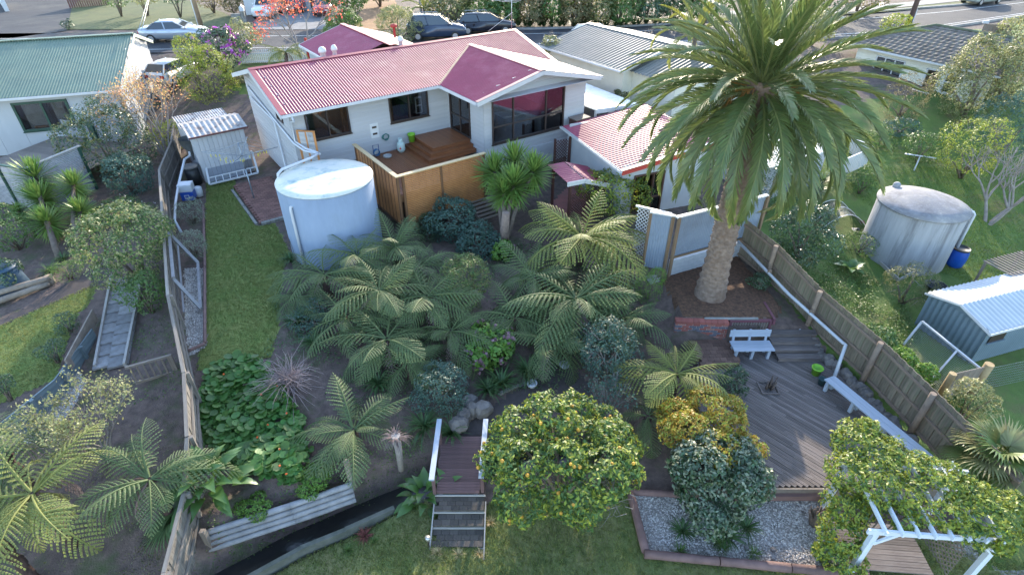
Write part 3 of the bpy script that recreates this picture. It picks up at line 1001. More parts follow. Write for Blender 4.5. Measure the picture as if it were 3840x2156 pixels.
# timber steps beside the deck
ts = thing('timber_steps', 'weathered timber steps at the right foot of the deck screens', 'steps', HW(7.4, -5.0, 0.0), HT)
M_greyw = mat('grey_timber', (0.25, 0.21, 0.18), (0.17, 0.14, 0.12), 3, 0.85, rnd=0.15, bump=0.3)
for k in range(6):
    pc('step_board', ts, M_greyw, (0.15, -0.62 + 0.2 * k, 0.15 + 0.1 * k), (1.9, 0.17, 0.05))
for sx in (-0.75, 1.05):
    pc('stringer', ts, M_greyw, (sx, -0.1, 0.3), (0.05, 1.35, 0.2), (R(26), 0, 0))
# side privacy panel at the left end of the rear wall
sp = thing('side_screen', 'narrow cedar framed screen panel at the left rear corner of the house', 'screen', HW(0.62, 0.25, 2.2), HT)
for x in (0.0, 0.62):
    pc('post', sp, M_cedar, (x, -0.6 * x, 1.0), (0.09, 0.07, 1.7 - 0.3 * x))
pc('post', sp, M_cedar, (0.3, -0.18, 1.05), (0.06, 0.05, 1.6))
mb = MB()
mb.bar((-0.02, 0.01, 1.87), (0.68, -0.4, 1.78), 0.1, 0.05)
mb.build('top_rail', M_cedar, sp)
mb = MB()
for z in np.arange(0.25, 1.8, 0.06):
    mb.bar((0.03, -0.02, z), (0.6, -0.36, z), 0.01, 0.03)
tag(mb.build('screen_slat', M_white, sp), kind='stuff')
# things on the deck
pot = thing('green_pot_plant', 'lime green plant pot with a dark plant on the platform steps', 'pot plant', HW(6.28, 0.28, 2.285), 0)
mb = MB()
mb.lathe([(0.001, 0), (0.14, 0), (0.19, 0.36), (0.21, 0.36), (0.21, 0.41), (0.18, 0.41), (0.17, 0.35), (0.001, 0.34)], 18)
mb.build('pot', mat('lime_pot', (0.22, 0.5, 0.04), (0.19, 0.44, 0.03), 2, 0.4), pot)
gas = thing('gas_bottle', 'pale green gas bottle with collar standing on the deck by the wall', 'gas bottle', HW(5.55, 0.1, DZ), 0)
mb = MB()
mb.lathe([(0.14, 0), (0.15, 0.05), (0.2, 0.08), (0.21, 0.15), (0.21, 0.4), (0.17, 0.5), (0.09, 0.55), (0.001, 0.56)], 20)
g_ = mb.build('cylinder', mat('gas_bottle_paint', (0.42, 0.52, 0.5), (0.36, 0.45, 0.44), 3, 0.45), gas)
mb = MB()
mb.lathe([(0.11, 0.54), (0.115, 0.7), (0.105, 0.7), (0.1, 0.54)], 16)
mb.build('collar', MATS['gas_bottle_paint'], gas)
mb = MB()
mb.tube([(0, 0, 0.54), (0, 0, 0.66)], 0.03, 8)
mb.build('valve', mat('brass', (0.5, 0.35, 0.12), metal=0.8, rough=0.4), gas)
mb = MB()
mb.bar((0.02, -0.2145, 0.22), (0.02, -0.2145, 0.34), 0.012, 0.012)
mb.add([(0.0, -0.214, 0.3), (0.06, -0.21, 0.24), (0.0, -0.214, 0.18), (-0.06, -0.21, 0.24)], [(0, 1, 2, 3)])
mb.build('warning_diamond', mat('red_sticker', (0.6, 0.05, 0.05)), gas)
bowl = thing('pet_bowl', 'round grey pet bowl on the deck by the left screen', 'bowl', HW(4.65, -0.15, DZ), 0)
mb = MB()
mb.lathe([(0.001, 0), (0.2, 0), (0.22, 0.1), (0.18, 0.12), (0.15, 0.05), (0.001, 0.04)], 20)
mb.build('bowl', mat('grey_plastic', (0.4, 0.4, 0.4)), bowl)
hose = thing('hose_reel', 'blue hose reel leaning on the wall at the back of the deck', 'hose reel', HW(4.25, 0.25, DZ), HT)
mb = MB()
mb.tube([(-0.15, 0, 0), (-0.15, 0, 0.6), (0.15, 0, 0.6), (0.15, 0, 0)], 0.018, 6)
mb.build('frame', mat('blue_tube', (0.03, 0.07, 0.2)), hose)
mb = MB()
for k in range(5):
    pts = [(0.16 * math.cos(t), -0.08 + 0.03 * k, 0.22 + 0.16 * math.sin(t)) for t in np.linspace(0, 2 * math.pi, 14)]
    mb.tube(pts, 0.016, 5, cap=False)
mb.build('hose_coil', mat('blue_hose', (0.04, 0.14, 0.3)), hose)
wallhose = thing('coiled_hose', 'green hose bundle hanging on the white wall above the deck', 'hose', HW(4.95, 0.5, 2.75), HT)
for k in range(3):
    mb = MB()
    pts = [((0.2 - .03 * k) * math.cos(t), -0.03 * k, (0.13 + .02 * k) * math.sin(t)) for t in np.linspace(0, 2 * math.pi, 16)]
    mb.tube(pts, 0.02, 5, cap=False)
    mb.build('coil', mat('teal_hose', (0.05, 0.16, 0.15)), wallhose)
# ------------------------------------------------------------------ concrete water tanks
M_tank = mat('painted_concrete', (0.24, 0.30, 0.40), (0.205, 0.26, 0.355), 1.6, 0.8, bump=0.35, bscale=25, dirt=(0.2, 0.25, 0.32), dscale=1.0, stretch=(1, 1, .35))
M_tanktop = mat('tank_lid', (0.6, 0.6, 0.55), (0.5, 0.52, 0.5), 1.5, 0.5, dirt=(0.2, 0.32, 0.33), dscale=1.6, spec=0.5)
tank = thing('water_tank', 'large pale blue round concrete water tank with white lid beside the deck', 'water tank', (-7.83, 22.05, -0.25))
mb = MB()
mb.lathe([(1.97, 0), (1.97, 3.40), (1.9, 3.42)], 72)
mb.build('tank_wall', M_tank, tank)
mb = MB()
mb.lathe([(1.93, 3.425), (1.985, 3.43), (1.985, 3.46), (1.6, 3.5), (1.0, 3.54), (0.001, 3.57)], 72)
mb.build('tank_lid', M_tanktop, tank)
mb = MB()
a0 = R(-118)
ox, oy = math.cos(a0), math.sin(a0)
mb.tube([(ox * 1.9, oy * 1.9, 3.0), (ox * 2.03, oy * 2.03, 3.0), (ox * 2.06, oy * 2.06, 2.9), (ox * 2.06, oy * 2.06, 0.1)], 0.06, 10)
mb.build('overflow_pipe', M_pvc, tank)
mb = MB()
tp = HW(1.0, -1.1, 3.32) - Vector((-7.83, 22.05, -0.25))
pts = [tp, Vector((-1.0, 1.75, 3.62)), Vector((-1.9, 0.45, 3.62)), Vector((-1.98, 0.15, 3.55)), Vector((-1.98, 0.1, 3.42))]
mb.tube(pts, 0.06, 8)
mb.build('inlet_pipe', M_pvc, tank)

M_tank2 = mat('stained_concrete', (0.33, 0.335, 0.35), (0.25, 0.255, 0.27), 1.4, 0.85, bump=0.3, bscale=18, dirt=(0.12, 0.12, 0.125), dscale=1.0, stretch=(2.2, 2.2, .25))
M_tank2t = mat('lichen_concrete', (0.24, 0.24, 0.26), (0.11, 0.11, 0.12), 3, 0.85, bump=0.4, bscale=18, dirt=(0.36, 0.35, 0.34), dscale=1.5)
_tc = W(3465, 757, 1.72)
TR_ = (_tc.x, _tc.y, -1.05)
tank2 = thing('water_tank', 'weathered grey concrete water tank with streaked domed top in the right yard', 'water tank', TR_)
mb = MB()
mb.lathe([(1.78, 0), (1.76, 2.62), (1.72, 2.66)], 72)
mb.build('tank_wall', M_tank2, tank2)
mb = MB()
mb.lathe([(1.74, 2.65), (1.83, 2.66), (1.83, 2.71), (1.3, 2.86), (0.7, 2.98), (0.001, 3.04)], 72)
mb.build('tank_lid', M_tank2t, tank2)
mb = MB()
mb.lathe([(0.16, 2.7), (0.16, 2.95), (0.1, 3.02), (0.001, 3.03)], 12, -0.45, 1.45)
mb.build('inspection_cap', M_tank2, tank2)
for k, dr in enumerate((0.0, 0.17)):
    mb = MB()
    bx, by = 1.7, -0.55 - dr
    mb.tube([(1.3, by + .2, 2.62), (1.8, by, 2.62), (1.88, by, 2.52), (1.88, by, 0.75 if not k else 0.1)], 0.065, 10)
    mb.build('downpipe', M_pvc, tank2)
br = thing('blue_barrel', 'blue plastic barrel with black rim under the downpipe of the grey tank', 'barrel', (TR_[0] + 2.0, TR_[1] - 0.85, -1.1))
mb = MB()
mb.lathe([(0.001, 0), (0.30, 0), (0.34, 0.1), (0.37, 0.3), (0.38, 0.5), (0.37, 0.72), (0.33, 0.9)], 24)
mb.build('body', mat('blue_plastic', (0.01, 0.09, 0.45), (0.01, 0.07, 0.38), 2, 0.35), br)
mb = MB()
mb.lathe([(0.35, 0.88), (0.36, 0.95), (0.33, 0.96), (0.31, 0.9), (0.001, 0.88)], 24)
mb.build('rim', mat('black_plastic', (0.02, 0.022, 0.025), rough=0.45), br)

# ------------------------------------------------------------------ garage with red roof, porch
GT = R(21.6)
GOv = W(2332, 645, 2.8)
GO = (GOv.x, GOv.y)
gar = thing('red_roof_garage', 'white outbuilding with red corrugated roof behind the palm trunk', 'garage', (GO[0], GO[1], 0), GT)
gc, gs = math.cos(GT), math.sin(GT)
def GW(u, v, z=0):
    return Vector((GO[0] + u * gc - v * gs, GO[1] + u * gs + v * gc, z))
M_gwall = mat('white_sheet_wall', (0.45, 0.47, 0.5), (0.4, 0.42, 0.45), 1.5, 0.6)
GWD = 5.0
corr('roof_sheet', gar, M_redroof, (0, 0, 2.83), (0, 6.1, 0), (GWD, 0, 0.62), 0.19, 0.018)
mb = MB()
mb.add([(0.02, -0.04, 2.86), (0.02, 0.16, 2.865), (GWD, 0.16, 3.48), (GWD, -0.04, 3.48)], [(0, 3, 2, 1)])
mb.build('barge_flashing', M_white, gar)
mb = MB()
mb.bar((0.0, -0.02, 2.72), (GWD, -0.02, 3.34), 0.03, 0.2)
mb.build('barge_board', mat('red_fascia', (0.42, 0.05, 0.04), (0.36, 0.045, 0.035), 2, 0.5), gar)
gutter((-0.06, -0.05, 2.8), (-0.06, 6.15, 2.8), gar)
# front wall with dark doorway, side walls
mb = MB()
mb.box(0.25, 0.9, 0.3, 0.38, 0.1, 2.9)
mb.box(2.55, 4.8, 0.3, 0.38, 0.1, 2.9)
mb.box(0.9, 2.55, 0.3, 0.38, 2.35, 2.9)
mb.build('front_wall', M_gwall, gar)
mb = MB()
mb.add([(0.3, 0.34, 2.9), (4.8, 0.34, 2.9), (4.8, 0.34, 3.42)], [(0, 1, 2)])
mb.build('gable_panel', M_gwall, gar)
mb = MB()
mb.box(0.25, 0.33, 0.38, 5.9, 0.1, 2.84)
mb.build('side_wall', M_gwall, gar)
mb = MB()
mb.box(4.72, 4.8, 0.38, 5.9, -0.4, 3.38)
mb.build('side_wall', M_gwall, gar)
mb = MB()
mb.box(0.33, 4.72, 5.82, 5.9, 0.1, 3.0)
mb.build('back_wall', M_gwall, gar)
mb = MB()
mb.box(0.33, 4.7, 0.4, 5.8, 0.1, 0.14)
mb.build('floor', M_conc, gar)
mb = MB()
for a, b in (((0.93, .3, 0.15), (0.93, .3, 2.35)), ((2.52, .3, 0.15), (2.52, .3, 2.35)), ((1.95, .3, 0.15), (1.95, .3, 2.3))):
    mb.bar(a, b, 0.07, 0.12, (0, 1, 0))
mb.bar((0.97, .3, 2.31), (2.48, .3, 2.31), 0.12, 0.07)
mb.bar((1.98, .3, 1.1), (2.48, .3, 1.1), 0.1, 0.07)
gd = mb.build('door_frame', mat('brown_frame', (0.1, 0.05, 0.035), (0.07, 0.035, 0.025), 3, 0.5), gar)
pc('pane', gd, G_dark, (2.24, 0.31, 1.7), (0.5, 0.008, 1.2))
pc('pane', gd, G_dark, (2.24, 0.31, 0.6), (0.5, 0.008, 0.9))
# porch gable on the house side of the garage
po = thing('porch', 'small red gabled porch with brown lattice sides left of the garage', 'porch', tuple(GW(-0.9, 1.0, 0)), GT)
M_brown = mat('dark_brown_timber', (0.09, 0.035, 0.03), (0.06, 0.025, 0.02), 3, 0.6)
corr('roof_sheet', po, M_redroof, (-0.55, -0.3, 2.38), (0, 2.1, 0), (-0.85, 0, -0.02), 0.19, 0.015)
corr('roof_sheet', po, M_redroof, (-0.5, -0.3, 2.38), (0, 2.1, 0), (1.25, 0, -0.42), 0.19, 0.015)
mb = MB()
mb.bar((-1.42, -0.33, 2.29), (-0.52, -0.33, 2.31), 0.04, 0.2)
mb.bar((-0.55, -0.33, 2.31), (0.75, -0.33, 1.88), 0.04, 0.2)
mb.build('barge_board', M_white, po)
for x, y in ((-1.2, -0.2), (0.6, -0.2), (-1.2, 1.6)):
    pc('post', po, M_brown, (x, y, 1.2), (0.11, 0.11, 2.15))
def lattice(par, a, b, z0, z1, m, step=0.14, w=0.03, name='lattice'):
    a, b = Vector((a[0], a[1], 0)), Vector((b[0], b[1], 0))
    d = (b - a)
    L_ = d.length
    d.normalize()
    nn = Vector((-d.y, d.x, 0))
    Hh = z1 - z0
    mb = MB()
    s = -Hh
    while s < L_:
        s0, s1 = max(0, s), min(L_, s + Hh)
        if s1 - s0 > 0.02:
            mb.bar(a + d * s0 + Vector((0, 0, z0 + s0 - s)), a + d * s1 + Vector((0, 0, z0 + s1 - s)), 0.008, w, nn.cross(Vector((0, 0, 1))) if False else (0, 0, 1))
            mb.bar(a + d * s0 + nn * 0.01 + Vector((0, 0, z1 - (s0 - s))), a + d * s1 + nn * 0.01 + Vector((0, 0, z1 - (s1 - s))), 0.008, w)
        s += step
    o = mb.build(name, m, par)
    o['kind'] = 'stuff'
    return o
lattice(po, (-1.15, -0.2), (0.55, -0.2), 0.25, 1.7, M_brown)
lattice(po, (0.6, -0.15), (0.6, 1.3), 0.3, 1.7, M_brown)
# lattice arch between garage and house
la = thing('lattice_screen', 'dark brown lattice screen between the house wing and the garage roof', 'screen', tuple(GW(-0.1, 5.4, 0.3)), GT)
for x in (-0.6, 0.25):
    pc('post', la, M_brown, (x, 0, 1.1), (0.1, 0.1, 2.2))
lattice(la, (-0.55, 0.02), (0.2, 0.02), 0.1, 2.1, M_brown, 0.16)
bx_ = thing('brown_cabinet', 'dark brown box cabinet against the house wing wall', 'cabinet', HW(14.65, -3.25, 1.3), HT)
mb = MB()
mb.box(-0.45, 0.5, -0.3, 0.3, 0.0, 1.55)
mb.build('cabinet_body', M_brown, bx_)
mb = MB()
mb.box(-0.5, 0.55, -0.35, 0.33, 1.55, 1.6)
mb.build('cabinet_top', mat('weathered_board', (0.2, 0.16, 0.14)), bx_)
# white carport roof between house and garage
cp = thing('white_carport', 'flat white carport roof glaring in the sun right of the house wing', 'carport', HW(15.6, -1.0, 0), HT)
mb = MB()
pts = [(0.1, -2.4, 3.12), (2.7, -3.0, 3.12), (3.1, 3.4, 3.2), (0.1, 4.6, 3.2)]
mb.prism([(p[0], p[1]) for p in pts], 3.08, 3.16)
mb.build('roof_panel', mat('white_roof_sheet', (0.8, 0.8, 0.78), (0.7, 0.7, 0.68), 1.5, 0.5, dirt=(0.5, 0.46, 0.42), dscale=1), cp)
mb = MB()
mb.bar((0.08, -2.44, 3.02), (2.7, -3.04, 3.02), 0.05, 0.2)
mb.build('fascia', M_white, cp)
for x, y in ((0.3, -2.2), (2.5, -2.7), (2.8, 3.0)):
    pc('post', cp, M_white, (x, y, 1.8), (0.1, 0.1, 2.6))
lattice(cp, (1.0, -2.9), (3.4, -3.3), 2.55, 3.05, M_brown, 0.12)

# ------------------------------------------------------------------ corrugated screen fence near the palm
M_corrw = mat('bluish_white_iron', (0.22, 0.27, 0.35), (0.185, 0.23, 0.31), 1, 0.5, dirt=(0.17, 0.2, 0.25), dscale=1.2)
M_tan = mat('tan_timber', (0.24, 0.16, 0.1), (0.16, 0.11, 0.07), 4, 0.8)
c0 = W(2500, 1035, 0)
c1 = W(2755, 962, 0)
dd = Vector((c1.x - c0.x, c1.y - c0.y))
ca = math.atan2(dd.y, dd.x)
scf = thing('corrugated_screen', 'bluish white corrugated screen on block base behind the palm trunk', 'fence', (c0.x, c0.y, 0), ca)
LS = 4.55
mb = MB()
def wavewall(name, par, m, a, b, z0, z1, wave=0.09, amp=0.012):
    a, b = Vector((a[0], a[1], z0)), Vector((b[0], b[1], z0))
    d = b - a
    nn = Vector((-d.y, d.x, 0)).normalized()
    nw = int(d.length / wave)
    k = nw * 6 + 1
    V = []
    for j in range(2):
        for i in range(k):
            t = i / (k - 1)
            V.append(tuple(a + d * t + nn * amp * math.cos(t * nw * 2 * math.pi) + Vector((0, 0, (z1 - z0) * j))))
    return link(name, fast_mesh(name, V, [(i, i + 1, k + i + 1, k + i) for i in range(k - 1)], m, smooth=True), par)
wavewall('corrugated_panel', scf, M_corrw, (0.1, 0.03), (LS, 0.03), 0.85, 2.68)
wavewall('corrugated_panel', scf, M_corrw, (0.0, 0.1), (-0.62, 0.75), 0.2, 2.68)
nblk = 10
for r_ in range(4):
    for i in range(nblk):
        u0 = 0.1 + i * 0.45 - (0.22 if r_ % 2 else 0)
        a, b = max(0.1, u0), min(LS, u0 + 0.44)
        if b - a > 0.05:
            pc('block', scf, M_block, ((a + b) / 2, 0.05, 0.02 + 0.2 * r_), (b - a, 0.15, 0.19))
for x in (0.05, 2.28, LS + 0.02):
    pc('post', scf, M_tan, (x, -0.06, 1.35), (0.1, 0.1, 2.75))
pc('post', scf, M_tan, (-0.1, 0.12, 1.35), (0.1, 0.1, 2.75))
pc('post', scf, M_tan, (-0.66, 0.8, 1.35), (0.09, 0.09, 2.75))
pc('bottom_rail', scf, M_tan, (LS / 2, -0.03, 0.88), (LS - 0.1, 0.05, 0.08))
pc('capping', scf, M_white, (LS / 2, 0.02, 2.73), (LS + 0.1, 0.16, 0.06))
pc('capping', scf, M_white, (-0.36, 0.46, 2.735), (0.98, 0.14, 0.06), (0, 0, R(133.5)))
# white lattice with handrail left of it
lt = thing('white_lattice', 'white diagonal lattice panel with rail beside the concrete steps', 'trellis', tuple(W(2455, 985, 0.0)), ca)
lattice(lt, (-0.55, 0.95), (0.25, -0.1), 0.1, 2.3, M_white, 0.17, 0.035)
pc('post', lt, M_white, (0.3, -0.12, 1.0), (0.1, 0.1, 2.2))
pc('top_rail', lt, M_white, (-0.15, 0.42, 2.36), (1.5, 0.1, 0.06), (0, 0, R(127)))


# ------------------------------------------------------------------ right boundary paling fence
M_pale = mat('weathered_paling', (0.24, 0.19, 0.14), (0.15, 0.12, 0.09), 3, 0.9, rnd=0.2, bump=0.3, dirt=(0.14, 0.15, 0.09), dscale=1.2)
M_postw = mat('weathered_post', (0.27, 0.2, 0.15), (0.18, 0.13, 0.1), 4, 0.9, bump=0.3)
fr = thing('paling_fence', 'weathered brown paling fence running along the right boundary past the lower deck', 'fence', (0, 0, 0))
FP = [Vector((9.78, 21.1, 1.75)), Vector((10.55, 19.3, 1.55)), Vector((11.35, 16.85, 1.1)), Vector((12.3, 14.3, 0.85)), Vector((12.75, 12.1, 0.75)), Vector((13.3, 9.2, 0.65))]
for a, b in zip(FP[:-1], FP[1:]):
    d = Vector((b.x - a.x, b.y - a.y))
    L_ = d.length
    ang = math.atan2(d.y, d.x)
    n = int(L_ / 0.155)
    nn = Vector((-d.y, d.x)).normalized()      # towards neighbour (right of travel is our side)
    for i in range(n):
        t = (i + 0.5) / n
        p = a.lerp(b, t)
        hgt = 1.75 + random.uniform(-0.03, 0.03)
        off = 0.012 if i % 2 else -0.012
        pc('paling', fr, M_pale, (p.x + nn.x * (0.04 + off), p.y + nn.y * (0.04 + off), p.z - hgt / 2), (L_ / n * 1.12, 0.02, hgt), (0, R(random.uniform(-0.8, 0.8)), ang))
    sl = -math.atan2(b.z - a.z, L_)
    for dz in (0.22, 0.95, 1.6):
        m_ = a.lerp(b, 0.5)
        pc('rail', fr, M_postw, (m_.x - nn.x * 0.02, m_.y - nn.y * 0.02, m_.z - dz), (L_, 0.06, 0.09), (0, sl, ang))
for p, h_ in zip(FP[1:5], (2.0, 2.3, 2.1, 2.1)):
    mb = MB()
    d = 0.12
    mb.tube([(p.x - d, p.y - 0.03, p.z - h_), (p.x - d, p.y - 0.03, p.z + 0.02)], [0.1, 0.09], 10)
    mb.build('post', M_postw, fr)
# stone base below the fence
sb = thing('stone_retaining', 'rough grey stone retaining strip under the right boundary fence', 'retaining wall', (0, 0, 0))
M_stone = mat('rough_stone', (0.2, 0.18, 0.17), (0.11, 0.1, 0.1), 2.5, 0.95, bump=0.8, bscale=7, rnd=0.2)
_st = MB()
_stone_me = []
for k in range(4):
    m2 = MB()
    rr = [random.uniform(0.8, 1.1) for _ in range(8)]
    n = 7
    prof = []
    V = []
    for j, (rz, zz) in enumerate(((0.75, -0.5), (1.0, -0.2), (0.95, 0.25), (0.6, 0.5))):
        for i in range(n):
            t = 2 * math.pi * i / n
            q = rz * rr[i] * 0.55
            V.append((q * math.cos(t), q * math.sin(t), zz + random.uniform(-.06, .06)))
    m2.add(V, [(j * n + i, j * n + (i + 1) % n, (j + 1) * n + (i + 1) % n, (j + 1) * n + i) for j in range(3) for i in range(n)] + [tuple(range(3 * n, 4 * n)), tuple(range(n))[::-1]])
    _stone_me.append(m2.mesh('stone', M_stone))
def stone(par, p, s, name='stone', m=None):
    return link(name, random.choice(_stone_me), par, p, (random.uniform(-.3, .3), random.uniform(-.3, .3), random.uniform(0, 6)), (s * random.uniform(.8, 1.2), s * random.uniform(.8, 1.2), s * random.uniform(.7, 1)))
for i in range(46):
    t = i / 45
    k = t * 3
    seg = min(2, int(k))
    a, b = FP[2 + seg], FP[3 + seg] if 3 + seg < len(FP) else FP[-1]
    p = a.lerp(b, k - seg)
    stone(sb, (p.x - 0.32 + random.uniform(-.12, .1), p.y - 0.1, p.z - 1.82 + random.uniform(-.15, .05)), 0.38)
# drain pipe on the fence
pp = thing('drain_pipe', 'long white plastic drain pipe strapped along the right fence', 'pipe', (0, 0, 0))
mb = MB()
q = [W(2768, 905, 1.0), W(2960, 1105, 0.35), W(3172, 1292, 0.0), W(3130, 1410, -0.75)]
mb.tube([q[0], q[1], q[2] + Vector((-.05, 0.05, 0)), q[2], q[3]], 0.06, 8)
mb.build('pipe', M_pvc, pp)
for t in (0.33, 0.72):
    p = q[0].lerp(q[2], t)
    pc('pipe_clip', pp, M_postw, (p.x, p.y, p.z), (0.16, 0.05, 0.16))
lampb = thing('bulkhead_light', 'white oval bulkhead light on the foot of the right fence', 'light', tuple(W(3000, 1232, -0.55)), R(20))
mb = MB()
mb.box(-0.17, 0.17, -0.12, 0.12, -0.1, 0.1)
mb.build('housing', M_pvc, lampb, bevel=0.05)
mb = MB()
mb.tube([(-0.1, -0.125, 0.0), (-0.1, -0.14, 0.0)], 0.09, 14)
mb.build('lens', M_dark, lampb)

# ------------------------------------------------------------------ lower deck
ld = thing('lower_deck', 'large weathered grey timber deck with diagonal boards by the right fence', 'deck', (0, 0, 0))
M_oldb = mat('old_deck_board', (0.19, 0.165, 0.16), (0.11, 0.09, 0.085), 5, 0.85, rnd=0.26, bump=0.3, dirt=(0.07, 0.055, 0.055), dscale=2.2)
DECKP = [(4.95, 10.12), (12.75, 10.12), (12.2, 14.35), (11.1, 16.2), (8.1, 16.0), (6.9, 15.9), (6.2, 13.0)]
da = R(-47)                                 # boards run diagonally
ddx, ddy = math.cos(da), math.sin(da)
pnx, pny = -ddy, ddx
def clip_line(px_, py_):
    ts = []
    n = len(DECKP)
    for i in range(n):
        x0, y0 = DECKP[i]
        x1, y1 = DECKP[(i + 1) % n]
        ex, ey = x1 - x0, y1 - y0
        den = ddx * ey - ddy * ex
        if abs(den) < 1e-9:
            continue
        t = ((x0 - px_) * ey - (y0 - py_) * ex) / den
        s = ((x0 - px_) * ddy - (y0 - py_) * ddx) / den
        if 0 <= s < 1:
            ts.append(t)
    return sorted(ts)
off = -8.0
while off < 8.0:
    ts = clip_line(8.8 + pnx * off, 13 + pny * off)
    if len(ts) >= 2 and ts[1] - ts[0] > 0.15:
        cuts = [ts[0]]
        while cuts[-1] < ts[1]:
            nxt = cuts[-1] + random.uniform(2.2, 4.2)
            cuts.append(min(ts[1], nxt))
        for a, b in zip(cuts[:-1], cuts[1:]):
            if b - a < 0.05:
                continue
            m_ = (a + b) / 2
            pc('deck_board', ld, M_oldb, (8.8 + pnx * off + ddx * m_, 13 + pny * off + ddy * m_, -1.03 + random.uniform(-.004, .004)), (b - a - 0.008, 0.112, 0.035), (R(random.uniform(-.8, .8)), 0, da))
    off += 0.125
mb = MB()
mb.box(5.0, 12.7, 10.02, 10.08, -1.5, -1.02)
mb.build('edge_beam', M_greyw, ld)
# steps up to the planter on the right back corner
st = thing('deck_steps', 'weathered timber steps at the back right corner of the lower deck', 'steps', (9.75, 15.55, -1.01))
for k in range(4):
    for j in range(2):
        pc('tread_board', st, M_oldb, (0.72, -0.1 + 0.3 * k + 0.14 * j, 0.14 + 0.13 * k), (1.55 + 0.1 * k, 0.13, 0.035))
    pc('riser', st, M_oldb, (0.72, -0.155 + 0.3 * k, 0.06 + 0.13 * k), (1.5 + 0.1 * k, 0.02, 0.12))
# brick wall
bwp = W(2533, 1200, -0.05)
bwq = W(2733, 1207, -0.05)
bd = Vector((bwq.x - bwp.x, bwq.y - bwp.y))
bl, ba = bd.length, math.atan2(bd.y, bd.x)
bw = thing('brick_wall', 'low red and blue grey brick wall with soldier capping in front of the palm bed', 'brick wall', (bwp.x, bwp.y, -1.05), ba)
M_brk = [mat('red_brick', (0.32, 0.1, 0.08), (0.22, 0.075, 0.065), 3, 0.85, rnd=0.2, bump=0.3), mat('blue_brick', (0.14, 0.15, 0.19), (0.1, 0.1, 0.13), 3, 0.85, rnd=0.2, bump=0.3), mat('pink_brick', (0.36, 0.19, 0.16), (0.28, 0.13, 0.11), 3, 0.85, rnd=0.2, bump=0.3)]
M_mortar = mat('mortar', (0.36, 0.33, 0.3), (0.28, 0.26, 0.24), 6, 0.95)
mb = MB()
mb.box(0.02, bl - 0.02, -0.085, 0.085, 0.0, 0.9)
mb.build('mortar', M_mortar, bw)
z = 0.045
r_ = 0
while z < 0.88:
    x = -0.14 if r_ % 2 else 0.0
    while x < bl:
        a, b = max(0, x), min(bl, x + 0.255)
        if b - a > 0.04:
            pc('brick', bw, random.choice(M_brk if r_ % 2 else M_brk[:2]), ((a + b) / 2, 0, z), (b - a - 0.012, 0.19, 0.078))
        x += 0.267
    z += 0.091
    r_ += 1
n = 9
for i in range(n):
    pc('capping_brick', bw, M_brk[0], ((i + .5) * bl / n, 0.02, 0.965), (bl / n - 0.012, 0.27, 0.11))
# planter box with lattice behind the bench
pl = thing('lattice_planter', 'dark red timber planter with lattice panel behind the white bench', 'planter', (bwq.x + 0.1, bwq.y + 0.05, -1.05), 0)
M_plum = mat('plum_timber', (0.17, 0.06, 0.08), (0.11, 0.045, 0.06), 3, 0.75)
pc('top_rail', pl, M_plum, (0.78, 0.1, 0.95), (1.55, 0.14, 0.09))
pc('bottom_rail', pl, M_plum, (0.78, 0.02, 0.4), (1.5, 0.06, 0.07))
for x in (0.02, 1.5):
    pc('post', pl, M_plum, (x, 0.04, 0.5), (0.09, 0.09, 1.0))
pc('side_board', pl, M_plum, (1.62, 0.55, 0.95), (0.09, 1.1, 0.25))
mb = MB()
for x in np.arange(0.1, 1.48, 0.1):
    mb.bar((x, 0.03, 0.43), (x, 0.03, 0.91), 0.03, 0.01, (0, 1, 0))
for z in np.arange(0.48, 0.9, 0.09):
    mb.bar((0.06, 0.045, z), (1.46, 0.045, z), 0.01, 0.03)
tag(mb.build('lattice', M_greyw, pl), kind='stuff')
# brick pad beside the bench
M_brown_brick = mat('brown_paver', (0.19, 0.11, 0.085), (0.12, 0.075, 0.06), 4, 0.9, rnd=0.25, bump=0.2)
bp = thing('brick_step', 'dark brown brick step left of the white bench', 'steps', (6.75, 15.0, -1.02), R(3))
for i in range(6):
    for j in range(7):
        pc('brick', bp, M_brown_brick, (0.12 + i * 0.235 + (0.11 if j % 2 else 0), 0.07 + j * 0.2, 0.1), (0.225, 0.19, 0.2))

# ------------------------------------------------------------------ benches
M_bench = mat('pale_blue_paint', (0.37, 0.42, 0.5), (0.31, 0.36, 0.44), 2, 0.6, rnd=0.06)
b1 = thing('garden_bench', 'pale blue painted bench with backrest in front of the lattice planter', 'bench', (8.05, 15.72, -1.01), R(1))
for k in range(3):
    pc('seat_board', b1, M_bench, (0.72, -0.2 + 0.19 * k, 0.46), (1.48, 0.18, 0.04))
for z in (0.68, 0.84):
    pc('back_board', b1, M_bench, (0.72, 0.36, z), (1.5, 0.035, 0.13), (R(-12), 0, 0))
for x in (0.12, 0.72, 1.32):
    pc('leg', b1, M_bench, (x, -0.17, 0.22), (0.1, 0.09, 0.44))
    pc('leg', b1, M_bench, (x, 0.2, 0.22), (0.1, 0.09, 0.44))
    pc('back_post', b1, M_bench, (x, 0.34, 0.62), (0.08, 0.05, 0.6), (R(-12), 0, 0))
Lb0, Lb1 = W(3110, 1416, -0.55), W(3520, 1752, -0.55)
d = Lb1 - Lb0
la_ = math.atan2(d.y, d.x)
b2 = thing('garden_bench', 'long pale blue backless bench running beside the right fence', 'bench', (Lb0.x, Lb0.y, -1.01), la_)
LL = d.length + 0.3
for k in range(2):
    pc('seat_board', b2, M_bench, (LL / 2, -0.12 + 0.23 * k, 0.46), (LL, 0.22, 0.045))
for x in (0.12, 1.15, 2.2, 3.2, 4.1):
    if x < LL:
        pc('leg', b2, M_bench, (x, -0.14, 0.22), (0.1, 0.1, 0.44))
        pc('leg', b2, M_bench, (x, 0.14, 0.22), (0.1, 0.1, 0.44))
